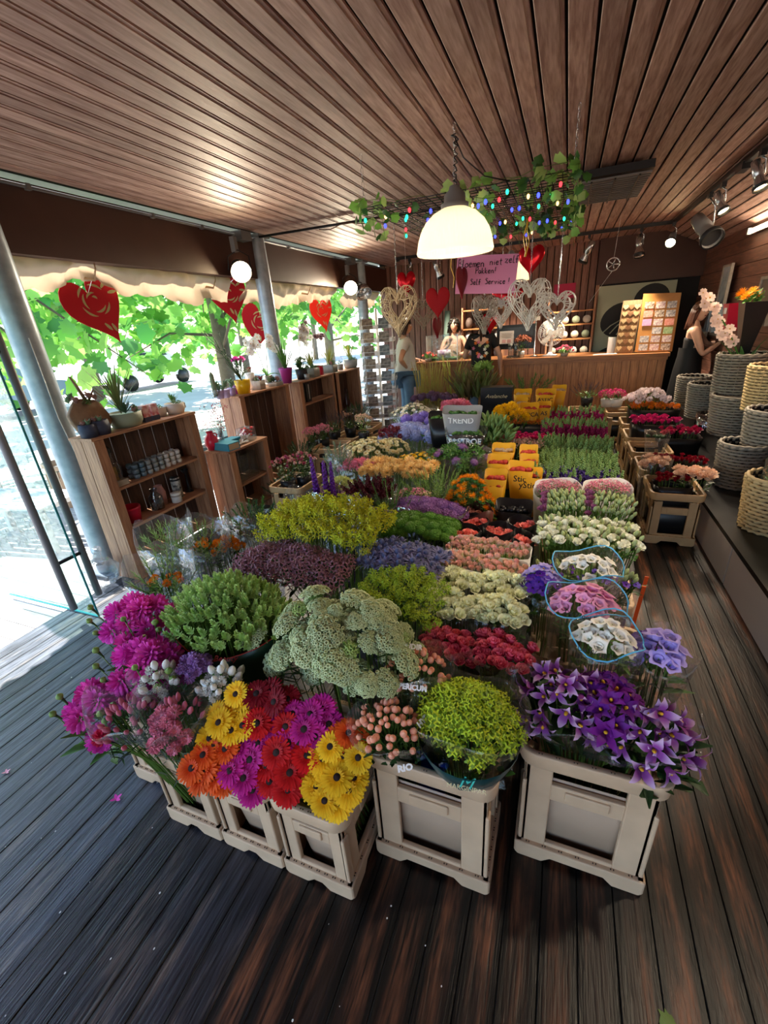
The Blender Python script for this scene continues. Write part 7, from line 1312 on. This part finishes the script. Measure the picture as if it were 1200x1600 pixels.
# big leaf picture leaning at the back
a, b, c = GY(937, 447, 8.32), GY(1033, 440, 8.36), GY(925, 553, 8.25)
pw = 1.05; ph = 1.1; pz = (a.z+b.z)/2-ph
pt_ = T('leaf_picture', 'large picture of black round leaves on a grey-green ground', 'picture', (a.x+pw/2, 8.36, max(.0, pz))); MB().box((0, 0, ph/2), (pw, .03, ph)).build('canvas', mat('canvas_green', '#aab39c', rough=.7, var=0), pt_, smooth=False)
MB().box((0, .0, -.4), (pw*.9, .05, .8)).build('easel', MATS['dark_metal'], pt_, smooth=False)
mat('leaf_ink', '#14171a', rough=.6, var=0)
def blob(cx, cz, rx, rz_, rot, y=-.017): 
    vs = [(cx+rx*math.cos(k*PI/14)*math.cos(rot)-rz_*math.sin(k*PI/14)*math.sin(rot), y, cz+rx*math.cos(k*PI/14)*math.sin(rot)+rz_*math.sin(k*PI/14)*math.cos(rot)) for k in range(28)]; return MB().add(vs, [tuple(range(28))])
blob(-.18, .60, .28, .24, .5).build('leaf_shape', MATS['leaf_ink'], pt_, smooth=False); blob(.22, .86, .24, .22, .2, -.018).build('leaf_shape', MATS['leaf_ink'], pt_, smooth=False); blob(-.2, .10, .28, .12, .2).build('leaf_shape', MATS['leaf_ink'], pt_, smooth=False); blob(.32, .35, .2, .28, .3).build('leaf_shape', MATS['leaf_ink'], pt_, smooth=False)
for k in range(3):
    mb = MB(); mb.tube([(-.40+.10*k, -.021, .42-.02*k), (-.30+.10*k, -.021, .52), (-.16+.09*k, -.021, .60)], .010, 4); mb.build('leaf_vein', MATS['canvas_green'], pt_)
MB().tube([(.06, -.021, .80), (.22, -.021, .88)], .012, 4).build('leaf_vein', MATS['canvas_green'], pt_)
# right end of the shop: frames, pails, cone vase
def wall_item(u, v, X=WX-.02): return GX(u, v, X)
for i, (u, v, w, hgt, l, m) in enumerate(((1128, 470, .30, .75, 'pale framed picture leaning on the right wall behind the woman', 'frame_pale'), (1105, 500, .20, .55, 'grey picture frame edge beside the woman', 'frame_grey'), (1196, 470, .35, .40, 'dark framed print at the right wall above the baskets', 'frame_dark'))):
    q = wall_item(u, v, WX-.06); t = T('picture_frame', l, 'picture', q); mat('frame_pale', '#a9b4bd', rough=.2, var=0, hex2='#6f7f8c', nscale=4); mat('frame_grey', '#7f8288', rough=.4, var=0); mat('frame_dark', '#5a5854', rough=.4, var=0)
    MB().box((0, 0, 0), (.02, w, hgt)).build('print', MATS[m], t, smooth=False)
    for s in (-1, 1): MB().box((-.008, s*w/2, 0), (.03, .025, hgt+.03)).build('frame_side', MATS['pot_stone'], t, smooth=False); MB().box((-.008, 0, s*hgt/2), (.03, w, .025)).build('frame_side', MATS['pot_stone'], t, smooth=False)
for k in range(5):
    q = wall_item(1108+5*k, 497, WX-.076); t = T('book', f'thin grey booklet on the wall rack by the woman, {ORD[k]} of five', 'book', q, 0, 'booklets by the woman'); MB().box((0, 0, 0), (.16, .025, .30)).build('booklet', MATS['frame_grey'] if k % 2 else MATS['frame_pale'], t, smooth=False)
q = wall_item(1148, 494, WX-.105); t = T('red_pail', 'bright red square pail hung on the right wall', 'pail', q); MB().lathe([(0, -.14), (.10, -.14), (.14, .12), (.145, .13), (.13, .13), (.12, .10), (0, .08)], 4, 0, Rz(PI/4)).build('pail', MATS['pot_red'], t, smooth=False); MB().box((-.11, -.05, .06), (.02, .03, .06)).build('tag', MATS['pot_white'], t, smooth=False)
q = wall_item(1172, 505, WX-.2); t = T('cone_vase', 'black cone vase with orange pincushion blooms', 'vase', (q.x, q.y, q.z-.30)); MB().lathe([(.0, 0), (.05, 0), (.14, .48), (.13, .48), (0, .44)], 4, 0, Rz(PI/4)).build('cone', MATS['wrap_black'], t, smooth=False)
for k in range(6): put(SAF[k % 2], 'bloom', t, Tr(-.1+.05*(k % 3), -.12+.05*k, .52+.03*(k % 2)) @ aim((-.6, -.6, .7)) @ Sc(2.2))
# ================================================================ wicker baskets on the steps
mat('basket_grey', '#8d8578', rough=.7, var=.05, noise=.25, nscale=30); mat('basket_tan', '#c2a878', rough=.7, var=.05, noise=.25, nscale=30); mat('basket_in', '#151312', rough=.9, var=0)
def basket(label, x, y, z, r, hgt, m='basket_grey', taper=.82, rows=None, nst=19):
    t = T('wicker_basket', label, 'basket', (x, y, z), 0, 'wicker baskets on the display steps'); rows = rows or int(hgt/.024)
    mb = MB()
    for j in range(rows):
        s = (j+.5)/rows; q = r*lerp(taper, 1, s); zz = hgt*s
        pts = [V(((q+.004+.0085*(1 if (k+j) % 2 else -1))*math.cos(PI*k/nst), (q+.004+.0085*(1 if (k+j) % 2 else -1))*math.sin(PI*k/nst), zz)) for k in range(2*nst+1)]
        mb.tube(pts, hgt/rows*.54, 4, cap=False)
    mb.build('weave', MATS[m], t)
    st_ = MB(); [st_.tube([(r*taper*math.cos(PI*k/nst), r*taper*math.sin(PI*k/nst), 0), (r*math.cos(PI*k/nst), r*math.sin(PI*k/nst), hgt)], .004, 4) for k in range(0, 2*nst, 2)]; st_.build('stakes', MATS[m], t)
    MB().tube([(r*1.01*math.cos(a*PI/18), r*1.01*math.sin(a*PI/18), hgt+.006*math.sin(a*3)) for a in range(37)], .012, 6).build('rim', MATS[m], t)
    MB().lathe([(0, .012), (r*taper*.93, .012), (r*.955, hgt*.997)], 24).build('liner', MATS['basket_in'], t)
    return t
for l, u, v, z, r, hgt, m, tp in (('grey basket nearest the woman, highest at the back', 1077, 630, .45, .17, .33, 'basket_grey', .9), ('grey basket overlapping the one nearest the woman', 1099, 652, .45, .19, .36, 'basket_grey', .85), ('wide grey basket in the middle of the upper step', 1143, 678, .45, .215, .36, 'basket_grey', .82), ('tall tapered grey basket at the right of the upper step', 1192, 722, .45, .175, .40, 'basket_grey', .8), ('small dark-mouthed grey basket low on the front step', 1148, 758, .28, .155, .34, 'basket_grey', .85), ('tan basket with a glass bottle in it, lowest and nearest', 1196, 826, .28, .155, .34, 'basket_tan', .8), ('low brown bowl-shaped basket in the shadow of the step', 1062, 648, .28, .12, .14, 'basket_grey', .7)):
    q = GZ(u, v, z); basket(l, q.x, q.y, z, r, hgt, m, tp)
q = GX(1162, 620, 1.63); basket('largest grey basket at the top, the pale orchid stem standing in it', 1.56, q.y, .75, .20, .40, 'basket_grey', .9); qb = q
q = GX(1196, 642, 1.60); basket('honey tan basket lit by the tube light', 1.585, q.y, .75, .16, .36, 'basket_tan', .85)
t = T('flower_spray', 'long pale pink flower stem leaning out of the largest basket', 'flowers', (1.56, qb.y, .78)); tip = GY(1100, 460, qb.y-.05)-V(t.location); md = GY(1138, 515, qb.y-.05)-V(t.location)
MB().tube([(0, 0, 0), (-.02, 0, .3), md, lerp(md, tip, .6), tip], .008, 6).build('stem', LF, t); leafset(8, .40, .05, .25, None, 95, lift=1.15, bend=-.6, segs=4, tip=.1).build('leaves', LD, t).location = (0, 0, .15)
OP = flat5(.045, mat('petal_paleblush', '#f0d6ca', rough=.5, trans=.25), GOLD, 96)
for k in range(24): s = k/23; put(OP, 'bloom', t, Tr(lerp(md+V((.05, 0, -.12)), tip, s)+V((rnd(-.04, .04), rnd(-.04, .04), rnd(-.04, .04)))) @ aim((rnd(-.6, .4), -1, rnd(-.2, .6)), rnd(0, 6)) @ Sc(rnd(.8, 1.1)))
q = GX(1192, 715, 1.24); tb_ = GZ(1196, 826, .28); t = T('glass_bottle', 'ribbed greenish glass bottle standing in the tan basket', 'bottle', (tb_.x, tb_.y, .30)); MB().lathe([(0, 0), (.09, 0), (.095, .32), (.09, .34), (.095, .36), (.09, .38), (.095, .42), (.05, .50), (.03, .54), (.03, .60)], 20).build('glass', film('glass_green', '#bcd6cf', clear=.6), t)
q = GZ(1090, 690, .28); t = T('glass_vase', 'dark glass cylinder vase between the roses and the baskets', 'vase', (q.x+.05, q.y, .28)); MB().lathe([(0, 0), (.11, 0), (.115, .30), (.11, .30), (.10, .01)], 20).build('glass', film('glass_black', '#3a3e42', clear=.5), t)
# ================================================================ people
mat('skin', '#c99a7c', rough=.5, var=0, hex2='#bf8c70', nscale=5); mat('skin_pale', '#d2a68c', rough=.5, var=0, hex2='#c99880', nscale=5); mat('hair_black', '#17130f', rough=.45, var=0); mat('hair_brown', '#3a251a', rough=.45, var=0); mat('hair_auburn', '#5a3526', rough=.45, var=0); mat('tee_grey', '#cdcac2', rough=.85, var=0, noise=.2, nscale=6); mat('tee_black', '#131316', rough=.8, var=0); mat('denim', '#5f7f9e', rough=.85, var=0, noise=.25, nscale=12); mat('dress_black', '#0f0f12', rough=.7, var=0); mat('top_tan', '#b99a80', rough=.8, var=0); mat('eye_white', '#e6e2dc', rough=.3, var=0); mat('eye_dark', '#231610', rough=.2, var=0); mat('lip', '#a5564e', rough=.5, var=0)
def skin_mesh(name, chains, m, parent, sub=1, root=0):
    """one continuous skinned surface from chains of (key, point, radius); equal keys are the same joint"""
    vs = []; rs = []; ix = {}; es = []
    for chn in chains:
        prev = None
        for key, p, r in chn:
            if key not in ix: ix[key] = len(vs); vs.append(tuple(p)); rs.append(r)
            if prev is not None and (prev, ix[key]) not in es: es.append((prev, ix[key]))
            prev = ix[key]
    me = bpy.data.meshes.new(name); me.from_pydata(vs, es, []); me.materials.append(MATS[m]); o = bpy.data.objects.new(name, me); COL.objects.link(o); o.parent = parent
    md = o.modifiers.new('skin', 'SKIN'); md.use_smooth_shade = True
    for i, r in enumerate(rs):
        sv = me.skin_vertices[0].data[i]; sv.radius = r if isinstance(r, tuple) else (r, r); sv.use_root = (i == root)
    if sub: sm = o.modifiers.new('smooth', 'SUBSURF'); sm.levels = sub; sm.render_levels = sub
    return o
def head_mesh(parent, skin, at, face, hair, style, mouth=True):
    """egg-shaped head with brow, nose, chin and ears facing +Y before FACE turns it"""
    M = Tr(at) @ Rz(face); n, m = 20, 16; vs = []; fs = []
    for j in range(m+1):
        ph = -PI/2+PI*j/m
        for k in range(n):
            a = 2*PI*k/n; x = .073*math.cos(ph)*math.cos(a); y = .092*math.cos(ph)*math.sin(a); z = .115*math.sin(ph)
            if z < 0: x *= 1+.9*z/.115*.35; y = y*(1+.18*z/.115)+(.012*(-z/.115) if y > 0 else 0)
            if y > 0:
                fx = abs(x)/.07
                y += .020*math.exp(-(x/.012)**2-((z+.018)/.022)**2)+.006*math.exp(-(x/.03)**2-((z+.062)/.014)**2)+.007*math.exp(-((z+.095)/.02)**2-(x/.025)**2)-.010*math.exp(-((abs(x)-.032)/.014)**2-((z-.004)/.014)**2)
            vs.append((x, y, z))
    fs = [(j*n+k, j*n+(k+1) % n, (j+1)*n+(k+1) % n, (j+1)*n+k) for j in range(m) for k in range(n)]
    mb = MB().add(vs, fs, 0, M)
    for s in (-1, 1): mb.ball((s*.073, -.005, -.008), .022, 8, 6, 0, M, sq=(.45, .8, 1.35))
    hd = mb.build('head', MATS[skin], parent)
    for s in (-1, 1):
        MB().ball((s*.031, .078, .004), .0115, 10, 6, 0, M).build('eye', MATS['eye_white'], hd); MB().ball((s*.031, .087, .004), .0055, 8, 5, 0, M).build('iris', MATS['eye_dark'], hd)
        MB().tube([M @ V((s*.014, .092, .025)), M @ V((s*.032, .090, .030)), M @ V((s*.05, .076, .024))], .0032, 4).build('brow', MATS[hair], hd)
    MB().tube([M @ V((-.024, .083, -.052)), M @ V((0, .094, -.050)), M @ V((.024, .083, -.052))], .005, 6).build('mouth', MATS['lip'], hd)
    random.seed(int(at[0]*1000) % 97); hb = MB(); L = dict(bob=.13, long=.20, bun=.04, tail=.05, short=.07)[style]
    for i in range(210):
        a = rnd(0, 2*PI); top = rnd(0, 1); th = math.acos(1-top*.95); c = V((math.sin(th)*math.cos(a), math.sin(th)*math.sin(a), math.cos(th)))
        if c.y > .35 and c.z < (.62 if style != 'bob' else .42): continue
        p = V((c.x*.079, c.y*.098-.004, c.z*.122)); dn = V((c.x*(.35 if style == 'bob' else .12), c.y*.15-.10, -1)).normalized(); pts = [p]
        l = L*rnd(.75, 1.1)+.11*max(0, c.z)
        if c.y > .22: dn = V((c.x*1.1+(.25 if c.x > 0 else -.25), .12, -.8)).normalized(); l = .055 if style == 'bob' else .075
        for k in range(1, 5): q = p+dn*l*k/4; q2 = V((q.x, q.y, 0)); rr = max(.078 if abs(q.z) < .09 else .062, q2.length); q.x *= rr/max(.001, q2.length) if q2.length < rr else 1; q.y *= rr/max(.001, q2.length) if q2.length < rr else 1; pts.append(q)
        hb.tube([M @ q for q in pts], [.010, .012, .011, .009, .003], 5)
    hb.ball((0, -.010, .018), .1, 16, 10, 0, M, sq=(.80, .90, 1.07))
    if style == 'tail': hb.tube([M @ V((0, -.10, .03)), M @ V((0, -.14, .0)), M @ V((0, -.13, -.12)), M @ V((0, -.11, -.26))], [.02, .03, .028, .008], 8)
    if style == 'bun': hb.ball((0, -.10, .06), .045, 10, 7, 0, M)
    hb.build('hair', MATS[hair], parent); return hd
def fingers(tag_, w, d, palm_n, curl=.5, s=1.0):
    """palm and five separate fingers from wrist W along D; returns skin chains"""
    w, d, n = V(w), V(d).normalized(), V(palm_n).normalized(); sd = d.cross(n).normalized(); pm = w+d*.05*s
    out = [[(tag_+'w', w, .021*s), (tag_+'p', pm, (.018*s, .024*s))]]
    for i, (o, l) in enumerate(((-.030, .062), (-.010, .072), (.010, .068), (.028, .054))):
        k0 = pm+d*.038*s+sd*o*s; k1 = k0+(d*math.cos(curl)+n*math.sin(curl))*l*.5*s; k2 = k1+(d*math.cos(curl*2.2)+n*math.sin(curl*2.2))*l*.5*s
        out.append([(tag_+'p', pm, (.018*s, .024*s)), (tag_+f'{i}a', k0, .0095*s), (tag_+f'{i}b', k1, .0085*s), (tag_+f'{i}c', k2, .007*s)])
    t0 = pm-sd*.030*s-d*.018*s; out.append([(tag_+'p', pm, (.018*s, .024*s)), (tag_+'ta', t0, .0105*s), (tag_+'tb', t0+(d*.6-sd*.55+n*.3)*.034*s, .009*s), (tag_+'tc', t0+(d*1.1-sd*.6+n*.5)*.055*s, .0075*s)])
    return out
def person(label, x, y, face, hgt, skin, hair, style, lh, rh, top, bottom, head_turn=0.0, lean=0.0, sleeves=True, skirt=False, tilt=0.0, z0=0.0, wide=1.0, deep=1.0):
    """standing figure facing +Y before FACE turns it; lh / rh: (elbow, wrist, hand direction, palm normal)"""
    s = hgt/1.68; t = T('person', label, 'person', (x, y, z0), face); v = lambda a, b, c: V((a*s*wide if abs(a) < .12 else a*s, b*s+lean*c*s, c*s))
    pel, wa, ch, nk, hb_ = v(0, 0, .92), v(0, .01, 1.10), v(0, 0, 1.27), v(0, -.012, 1.43), v(0, .01, 1.50)
    ch_ = [[('pel', pel, (.13*s*wide, .11*s*deep)), ('wa', wa, (.115*s*wide, .09*s*deep)), ('ch', ch, (.135*s*wide, .10*s*deep)), ('nk', nk, .055*s), ('hb', hb_, .048*s)]]
    arms = []
    for sd, hd, nm in ((-1, lh, 'l'), (1, rh, 'r')):
        sh = v(sd*.155, 0, 1.375); el, wr, d, n = hd; el, wr = V(el)*s, V(wr)*s
        arms += [[('ch', ch, .1), ('sh'+nm, sh, .058*s), ('el'+nm, el, .040*s), ('fa'+nm, lerp(el, wr, .35), .038*s), (nm+'w', wr, .024*s)]]+fingers(nm, wr, d, n, .45, s)
    legs = []
    for sd, nm in ((-1, 'l'), (1, 'r')):
        legs.append([('pel', pel, .1), ('hip'+nm, v(sd*.085, 0, .84), .085*s), ('kn'+nm, v(sd*.09, .015, .49), .056*s), ('cf'+nm, v(sd*.09, -.015, .34), .055*s), ('an'+nm, v(sd*.09, -.02, .085), .036*s), ('he'+nm, v(sd*.09, .03, .04), .038*s), ('to'+nm, v(sd*.095, .14, .028), .028*s)])
    skin_mesh('body', ch_+arms+legs, skin, t, 1)
    g = .016*s; up = [[('lo', v(0, 0, .80), (.150*s*wide, .130*s*deep)), ('pel', pel, (.150*s*wide, .130*s*deep)), ('wa', wa, (.135*s*wide, .11*s*deep)), ('ch', ch, (.150*s*wide, .118*s*deep)), ('ct', v(0, -.005, 1.385), (.085*s, .07*s))]]
    if sleeves:
        for sd, hd, nm in ((-1, lh, 'l'), (1, rh, 'r')):
            sh = v(sd*.155, 0, 1.372); el = V(hd[0])*s; up.append([('ch', ch, .1), ('sh'+nm, sh, .074*s), ('sl'+nm, lerp(sh, el, .62), .062*s)])
    else: up = [[('pel', pel, (.145*s*wide, .125*s*deep)), ('wa', wa, (.128*s*wide, .105*s*deep)), ('bu', v(0, .005, 1.25), (.146*s*wide, .118*s*deep)), ('bt', v(0, .006, 1.285), (.142*s*wide, .112*s*deep))]]
    skin_mesh('shirt' if sleeves else 'top', up, top, t, 1)
    if skirt: MB().lathe([(.138*s, 1.14*s), (.142*s, 1.02*s), (.165*s, .86*s), (.19*s, .5*s), (.22*s, .12*s), (.20*s, .12*s)], 24, wob=lambda a, i: 1+.03*math.sin(9*a)*i/3).build('skirt', MATS[bottom], t)
    else:
        skin_mesh('trousers', [[('pel', v(0, 0, .95), (.15*s*wide, .125*s*deep))]+[]]+[[('pel', v(0, 0, .95), .14), ('hip'+nm, v(sd*.085, 0, .82), .102*s), ('kn'+nm, v(sd*.09, .015, .49), .078*s), ('an'+nm, v(sd*.09, -.015, .12), .068*s)] for sd, nm in ((-1, 'l'), (1, 'r'))], bottom, t, 1)
        for sd in (-1, 1): MB().ball((sd*.092*s, .07*s, .035*s), .05*s, 10, 6, sq=(.85, 2.3, .75)).build('shoe', MATS['pot_white'], t)
    hd = head_mesh(t, skin, v(0, .028, 1.585), head_turn, hair, style); return t
# customer: grey tee, jeans, turned to the cashier, right hand on hip
ps = GY(633, 560, 6.92)
person('woman in grey t-shirt and jeans by the card rack, hand on her hip', ps.x, 6.92, R(-58), 1.68, 'skin', 'hair_brown', 'bob', ((-.25, .10, 1.10), (-.12, .26, 1.06), (.8, .5, -.1), (0, 0, -1)), ((.36, -.16, 1.12), (.17, -.02, .98), (-.7, .5, -.6), (-.4, -1, 0)), 'tee_grey', 'denim', head_turn=R(-10), wide=1.55, deep=1.6)
# cashier behind the counter
ps = GY(710, 530, 8.06)
person('cashier with a black bob and bare shoulders behind the counter, one hand raised', ps.x, 8.06, R(188), 1.63, 'skin_pale', 'hair_black', 'bob', ((-.25, .05, 1.12), (-.10, .22, 1.10), (.6, .6, .3), (0, 0, 1)), ((.25, .06, 1.12), (.07, .20, 1.28), (-.3, .4, 1), (0, 1, 0)), 'top_tan', 'denim', sleeves=False)
# customer in black tee, back to the camera
ps = GY(752, 540, 6.92)
pb = person('person in a black t-shirt with a flower print on the back, facing the cashier', ps.x, 6.92, R(6), 1.66, 'skin_pale', 'hair_brown', 'tail', ((-.26, .08, 1.10), (-.16, .30, 1.08), (.4, 1, 0), (0, 0, -1)), ((.28, -.02, 1.10), (.29, .06, .86), (0, .2, -1), (-1, 0, 0)), 'tee_black', 'denim', wide=1.15)
random.seed(97)
for k in range(16):
    mm = ('petal_bronze', 'petal_carn_pink', 'petal_lis_bud', 'petal_white')[k % 4]; cx, cz = rnd(-.12, .12), rnd(1.08, 1.34); mb = MB()
    for q in range(5): mb.petal(.024, .018, segs=1, base=.4, tip=.8, M=Tr(cx, -.124-.012*(cz > 1.15)+abs(cx)*.10, cz) @ Rx(R(90)) @ Rz(q*1.257))
    mb.build('print_flower', MATS[mm], pb)
# woman at the right reaching for the booklets
ps = GY(1076, 560, 7.0)
person('woman with auburn hair in a strapless black dress reaching for the booklets', ps.x, 7.0, R(-102), 1.60, 'skin_pale', 'hair_auburn', 'long', ((-.20, .18, 1.15), (-.10, .34, 1.20), (.2, 1, .2), (0, 0, -1)), ((.20, .14, 1.06), (.10, .31, 1.20), (-.2, 1, .3), (0, 0, -1)), 'dress_black', 'dress_black', sleeves=False, skirt=True, head_turn=R(-38), z0=.0)
# ================================================================ glass door, outdoor things, trees
film('door_glass', '#dff0ee', clear=.90, rough=.04); mat('glass_edge', '#2f8f95', rough=.2, var=0); mat('outdoor_white', '#d9d9d6', rough=.5, var=.03); mat('bark', '#7d7264', rough=.85, var=.05, noise=.4, nscale=8)
gdr = T('glass_door', 'frameless open glass door leaf with two long round grey pull bars', 'door', (-3.15, 1.43, .015))
MB().box((0, 0, 1.05), (.94, .010, 2.1)).build('pane', MATS['door_glass'], gdr, smooth=False)
MB().box((.472, 0, 1.05), (.006, .0112, 2.1)).build('glass_edge', MATS['glass_edge'], gdr, smooth=False); MB().box((0, 0, -.004), (.94, .011, .008)).build('glass_edge', MATS['glass_edge'], gdr, smooth=False)
for s in (-1, 1):
    MB().tube([(.41, s*.085, .10), (.41, s*.085, 2.0)], .021, 14).build('pull_bar', MATS['grey_paint'], gdr)
for z in (.42, 1.62): MB().tube([(.41, -.085, z), (.41, .085, z)], .012, 8).build('bar_mount', MATS['dark_metal'], gdr)
bg = T('plastic_bag', 'crumpled clear plastic bag on the floor at the foot of the near post', 'bag', (-3.0, 1.72, .0)); random.seed(101)
mb = MB(); mb.ball((0, 0, .11), .12, 16, 9, sq=(.9, 1.1, .95)); mb.v = [(x+rnd(-.012, .012), y+rnd(-.012, .012), max(.003, z+rnd(-.01, .01))) for x, y, z in mb.v]; mb.build('bag_film', MATS['cellophane_smoke'], bg)
mb = MB(); mb.tube([(0, 0, .2), (.02, .02, .27), (.05, .0, .31)], [.05, .02, .035], 10); mb.build('bag_neck', MATS['cellophane_smoke'], bg)
bn = T('garden_bench', 'white slatted bench standing on the sunny deck outside', 'bench', (-4.55, 2.15, -.03), R(8))
for k in range(6): MB().box((0, -.20+.08*k, .43), (1.1, .06, .022)).build('slat', MATS['outdoor_white'], bn, smooth=False)
for sx in (-1, 1):
    for sy in (-1, 1): MB().box((sx*.48, sy*.18, .21), (.05, .05, .42)).build('leg', MATS['outdoor_white'], bn, smooth=False)
    MB().box((sx*.48, 0, .40), (.05, .42, .035)).build('rail', MATS['outdoor_white'], bn, smooth=False)
t = crate(TALL, -4.5, 1.45, 'pale plastic crate out on the deck at the far left', R(20), z=-.03); crate(TALL, -5.2, 3.0, 'pale plastic crate in the sun beyond the bench', R(-12), z=-.03)
t = T('planter_box', 'pale square concrete planter with low green growth outside the door', 'planter', (-5.1, 3.9, -.05)); ringwall(mb := MB(), .6, .6, .03, 0, .5, .03); mb.add([(-.28, -.28, .45), (.28, -.28, .45), (.28, .28, .45), (-.28, .28, .45)], [(0, 1, 2, 3)]); mb.build('box', MATS['outdoor_white'], t, smooth=False)
sb = MB(); [sb.petal(rnd(.12, .22), .04, lift=rnd(.5, 1.3), bend=-.4, segs=2, M=Tr(rnd(-.24, .24), rnd(-.24, .24), .45) @ Rz(rnd(0, 6.28))) for k in range(120)]; sb.build('foliage', LF, t, kind='stuff')
for i, (x, y, c, l) in enumerate(((-15.5, 7.5, '#8fa3bd', 'pale blue parked car glimpsed below the leaves'), (-16.5, 14.0, '#d8dadd', 'white parked car farther along the street'))):
    t = T('parked_car', l, 'car', (x, y, -.1), R(90)); mm = mat('car_'+str(i), c, rough=.25, var=0)
    pr = [(-2.1, .35), (-2.15, .75), (-1.5, .92), (-.9, 1.42), (.7, 1.45), (1.35, .95), (2.05, .82), (2.15, .4)]
    MB().add([(a, s*.82*(1 if b < 1 else .82), b) for s in (-1, 1) for a, b in pr], [tuple(range(7, -1, -1)), tuple(range(8, 16))]+[(k, k+1, 9+k, 8+k) for k in range(7)]+[(7, 0, 8, 15)]).build('body', mm, t, smooth=False)
    for s in (-1, 1):
        MB().add([(-1.35, s*.80, .95), (1.15, s*.80, .97), (.62, s*.70, 1.38), (-.85, s*.70, 1.36)], [(0, 1, 2, 3)]).build('side_window', MATS['monitor_back'], t, smooth=False)
        for a in (-1.35, 1.35): MB().lathe([(0, -.1), (.30, -.1), (.32, 0), (.30, .1), (0, .1)], 18, 0, Tr(a, s*.76, .32) @ Rx(PI/2)).build('wheel', MATS['black_plastic'], t)
# plane trees
PL = [(0, 0), (.10, .26), (.02, .44), (.30, .40), (.34, .58), (.52, .42), (.70, .48), (.72, .26), (1, 0)]
pout = PL + [(a, -b) for a, b in PL[-2:0:-1]]
def tree_leaf(m, L):
    vs = [(.42*L, 0, .02*L)]+[(a*L, b*L*1.15, (-.10*b*b-.06*a*a)*L*2) for a, b in pout]; n = len(pout); return MB().add(vs, [(0, 1+k, 1+(k+1) % n) for k in range(n)])
TLm = [mat('plane_leaf', '#7dbb4c', rough=.45, var=.22, trans=.55, hue=.012), mat('plane_leaf_light', '#a6d86c', rough=.45, var=.2, trans=.6, hue=.012), mat('plane_leaf_dark', '#579a45', rough=.45, var=.2, trans=.45, hue=.012)]
TL = [tree_leaf(m, 1.0).mesh('tree_leaf', m) for m in TLm]; TB = tree_leaf(None, 1.0)
def tree(label, x, y, hgt, rx, ry, zlo, zhi, nleaf, nstuff, seed, ls=(.16, .27), xin=0.0):
    random.seed(seed); t = T('plane_tree', label, 'tree', (x, y, -.12), 0, 'trees outside'); tr = MB()
    tr.tube([(0, 0, 0), (.05, .02, hgt*.4), (-.03, .08, hgt*.8), (0, 0, hgt)], [.16, .14, .11, .06], 12); tr.build('trunk', MATS['bark'], t)
    bb = MB(); tips = []
    for k in range(26):
        a = k*2.399; z = rnd(zlo+.3, hgt*.9); e = V((math.cos(a)*rx*rnd(.5, 1)+xin, math.sin(a)*ry*rnd(.5, 1), rnd(zlo, zhi)+.1)); m_ = lerp(V((0, 0, z)), e, .5)+V((0, 0, .25)); bb.tube([(0, 0, z), m_, e], [.035, .02, .006], 5)
        for s in range(5): tips.append((lerp(m_, e, s/4), e))
    bb.build('branch', MATS['bark'], t, kind='stuff'); st_ = [MB(), MB(), MB()]
    for k in range(nleaf+nstuff):
        p, e = random.choice(tips); q = p+V((rnd(-.5, .5), rnd(-.6, .6), rnd(-.4, .4))); n = V((rnd(-.3, .9), rnd(-.9, .3), rnd(-.1, 1))).normalized(); M = Tr(q) @ aim(n, rnd(0, 6.28)) @ Sc(rnd(*ls)); i = k % 3
        if k < nleaf: put(TL[i], 'leaf', t, M)
        else: st_[i].merge(TB, M)
    for i in range(3):
        if st_[i].v: st_[i].build('foliage', TLm[i], t, kind='stuff')
    return t
tree('plane tree outside nearest the glass door, large bright leaves', -6.9, 3.0, 5.0, 1.7, 2.9, .85, 3.9, 170, 1000, 111, ls=(.15, .29))
tree('plane tree outside behind the yellow pot and orchids', -6.6, 7.6, 5.2, 1.9, 3.4, .9, 3.8, 110, 1200, 112, ls=(.16, .30))
tree('plane tree outside beyond the rear post', -7.0, 13.0, 5.2, 2.2, 3.8, 1.0, 4.0, 60, 1000, 113)
for i, (x, y) in enumerate(((-13, 3.5), (-14, 10), (-13.5, 17), (-15, 26))):
    tree(('far tree across the paving, left of the others', 'far tree across the paving, second from the door', 'far tree across the paving, behind the rear post', 'farthest tree down the street')[i], x, y, 6.5, 2.8, 3.8, 2.0, 7.5, 0, 900, 120+i, ls=(.4, .7))
# fallen petals on the planks
random.seed(130)
for i, (u, v, c, s, l) in enumerate(((182, 1249, 'petal_dahlia', .022, 'fallen magenta petal on the planks near the leftmost crate'), (10, 1207, 'petal_carn_pink', .016, 'fallen pink petal far left on the planks'))):
    p = GZ(u, v, .003); mb = MB(); [mb.petal(s, s*.6, lift=.4, bend=-.5, segs=2, M=Rz(k*1.3)) for k in range(4)]; o = tag(mb.build('fallen_petal', MATS[c]), l, 'petal'); o.location = p
p = GZ(1030, 1597, .003); o = tag(tree_leaf(None, .05).build('fallen_leaf', LL), 'small fallen green leaf at the very front of the floor', 'leaf'); o.location = p
mb = MB()
for k in range(60): q = V((rnd(-2.4, .6), rnd(.1, 1.2) if k % 2 else rnd(.05, .6), .0025)); mb.disc(rnd(.0015, .004), 0, 5, 0, Tr(q) @ MX.Scale(rnd(.5, 1), 4, V((1, 0, 0))))
tag(mb.build('floor_specks', MATS['pot_white'], kind='stuff'), 'tiny white specks of debris scattered on the dark planks', 'debris')
# ================================================================ lettering becomes plain mesh
bpy.context.view_layer.update(); dg = bpy.context.evaluated_depsgraph_get()
for o in [o for o in bpy.data.objects if o.type == 'FONT']:
    me = bpy.data.meshes.new_from_object(o.evaluated_get(dg)); n = put(me, 'lettering', o.parent, o.matrix_basis.copy()); bpy.data.objects.remove(o)
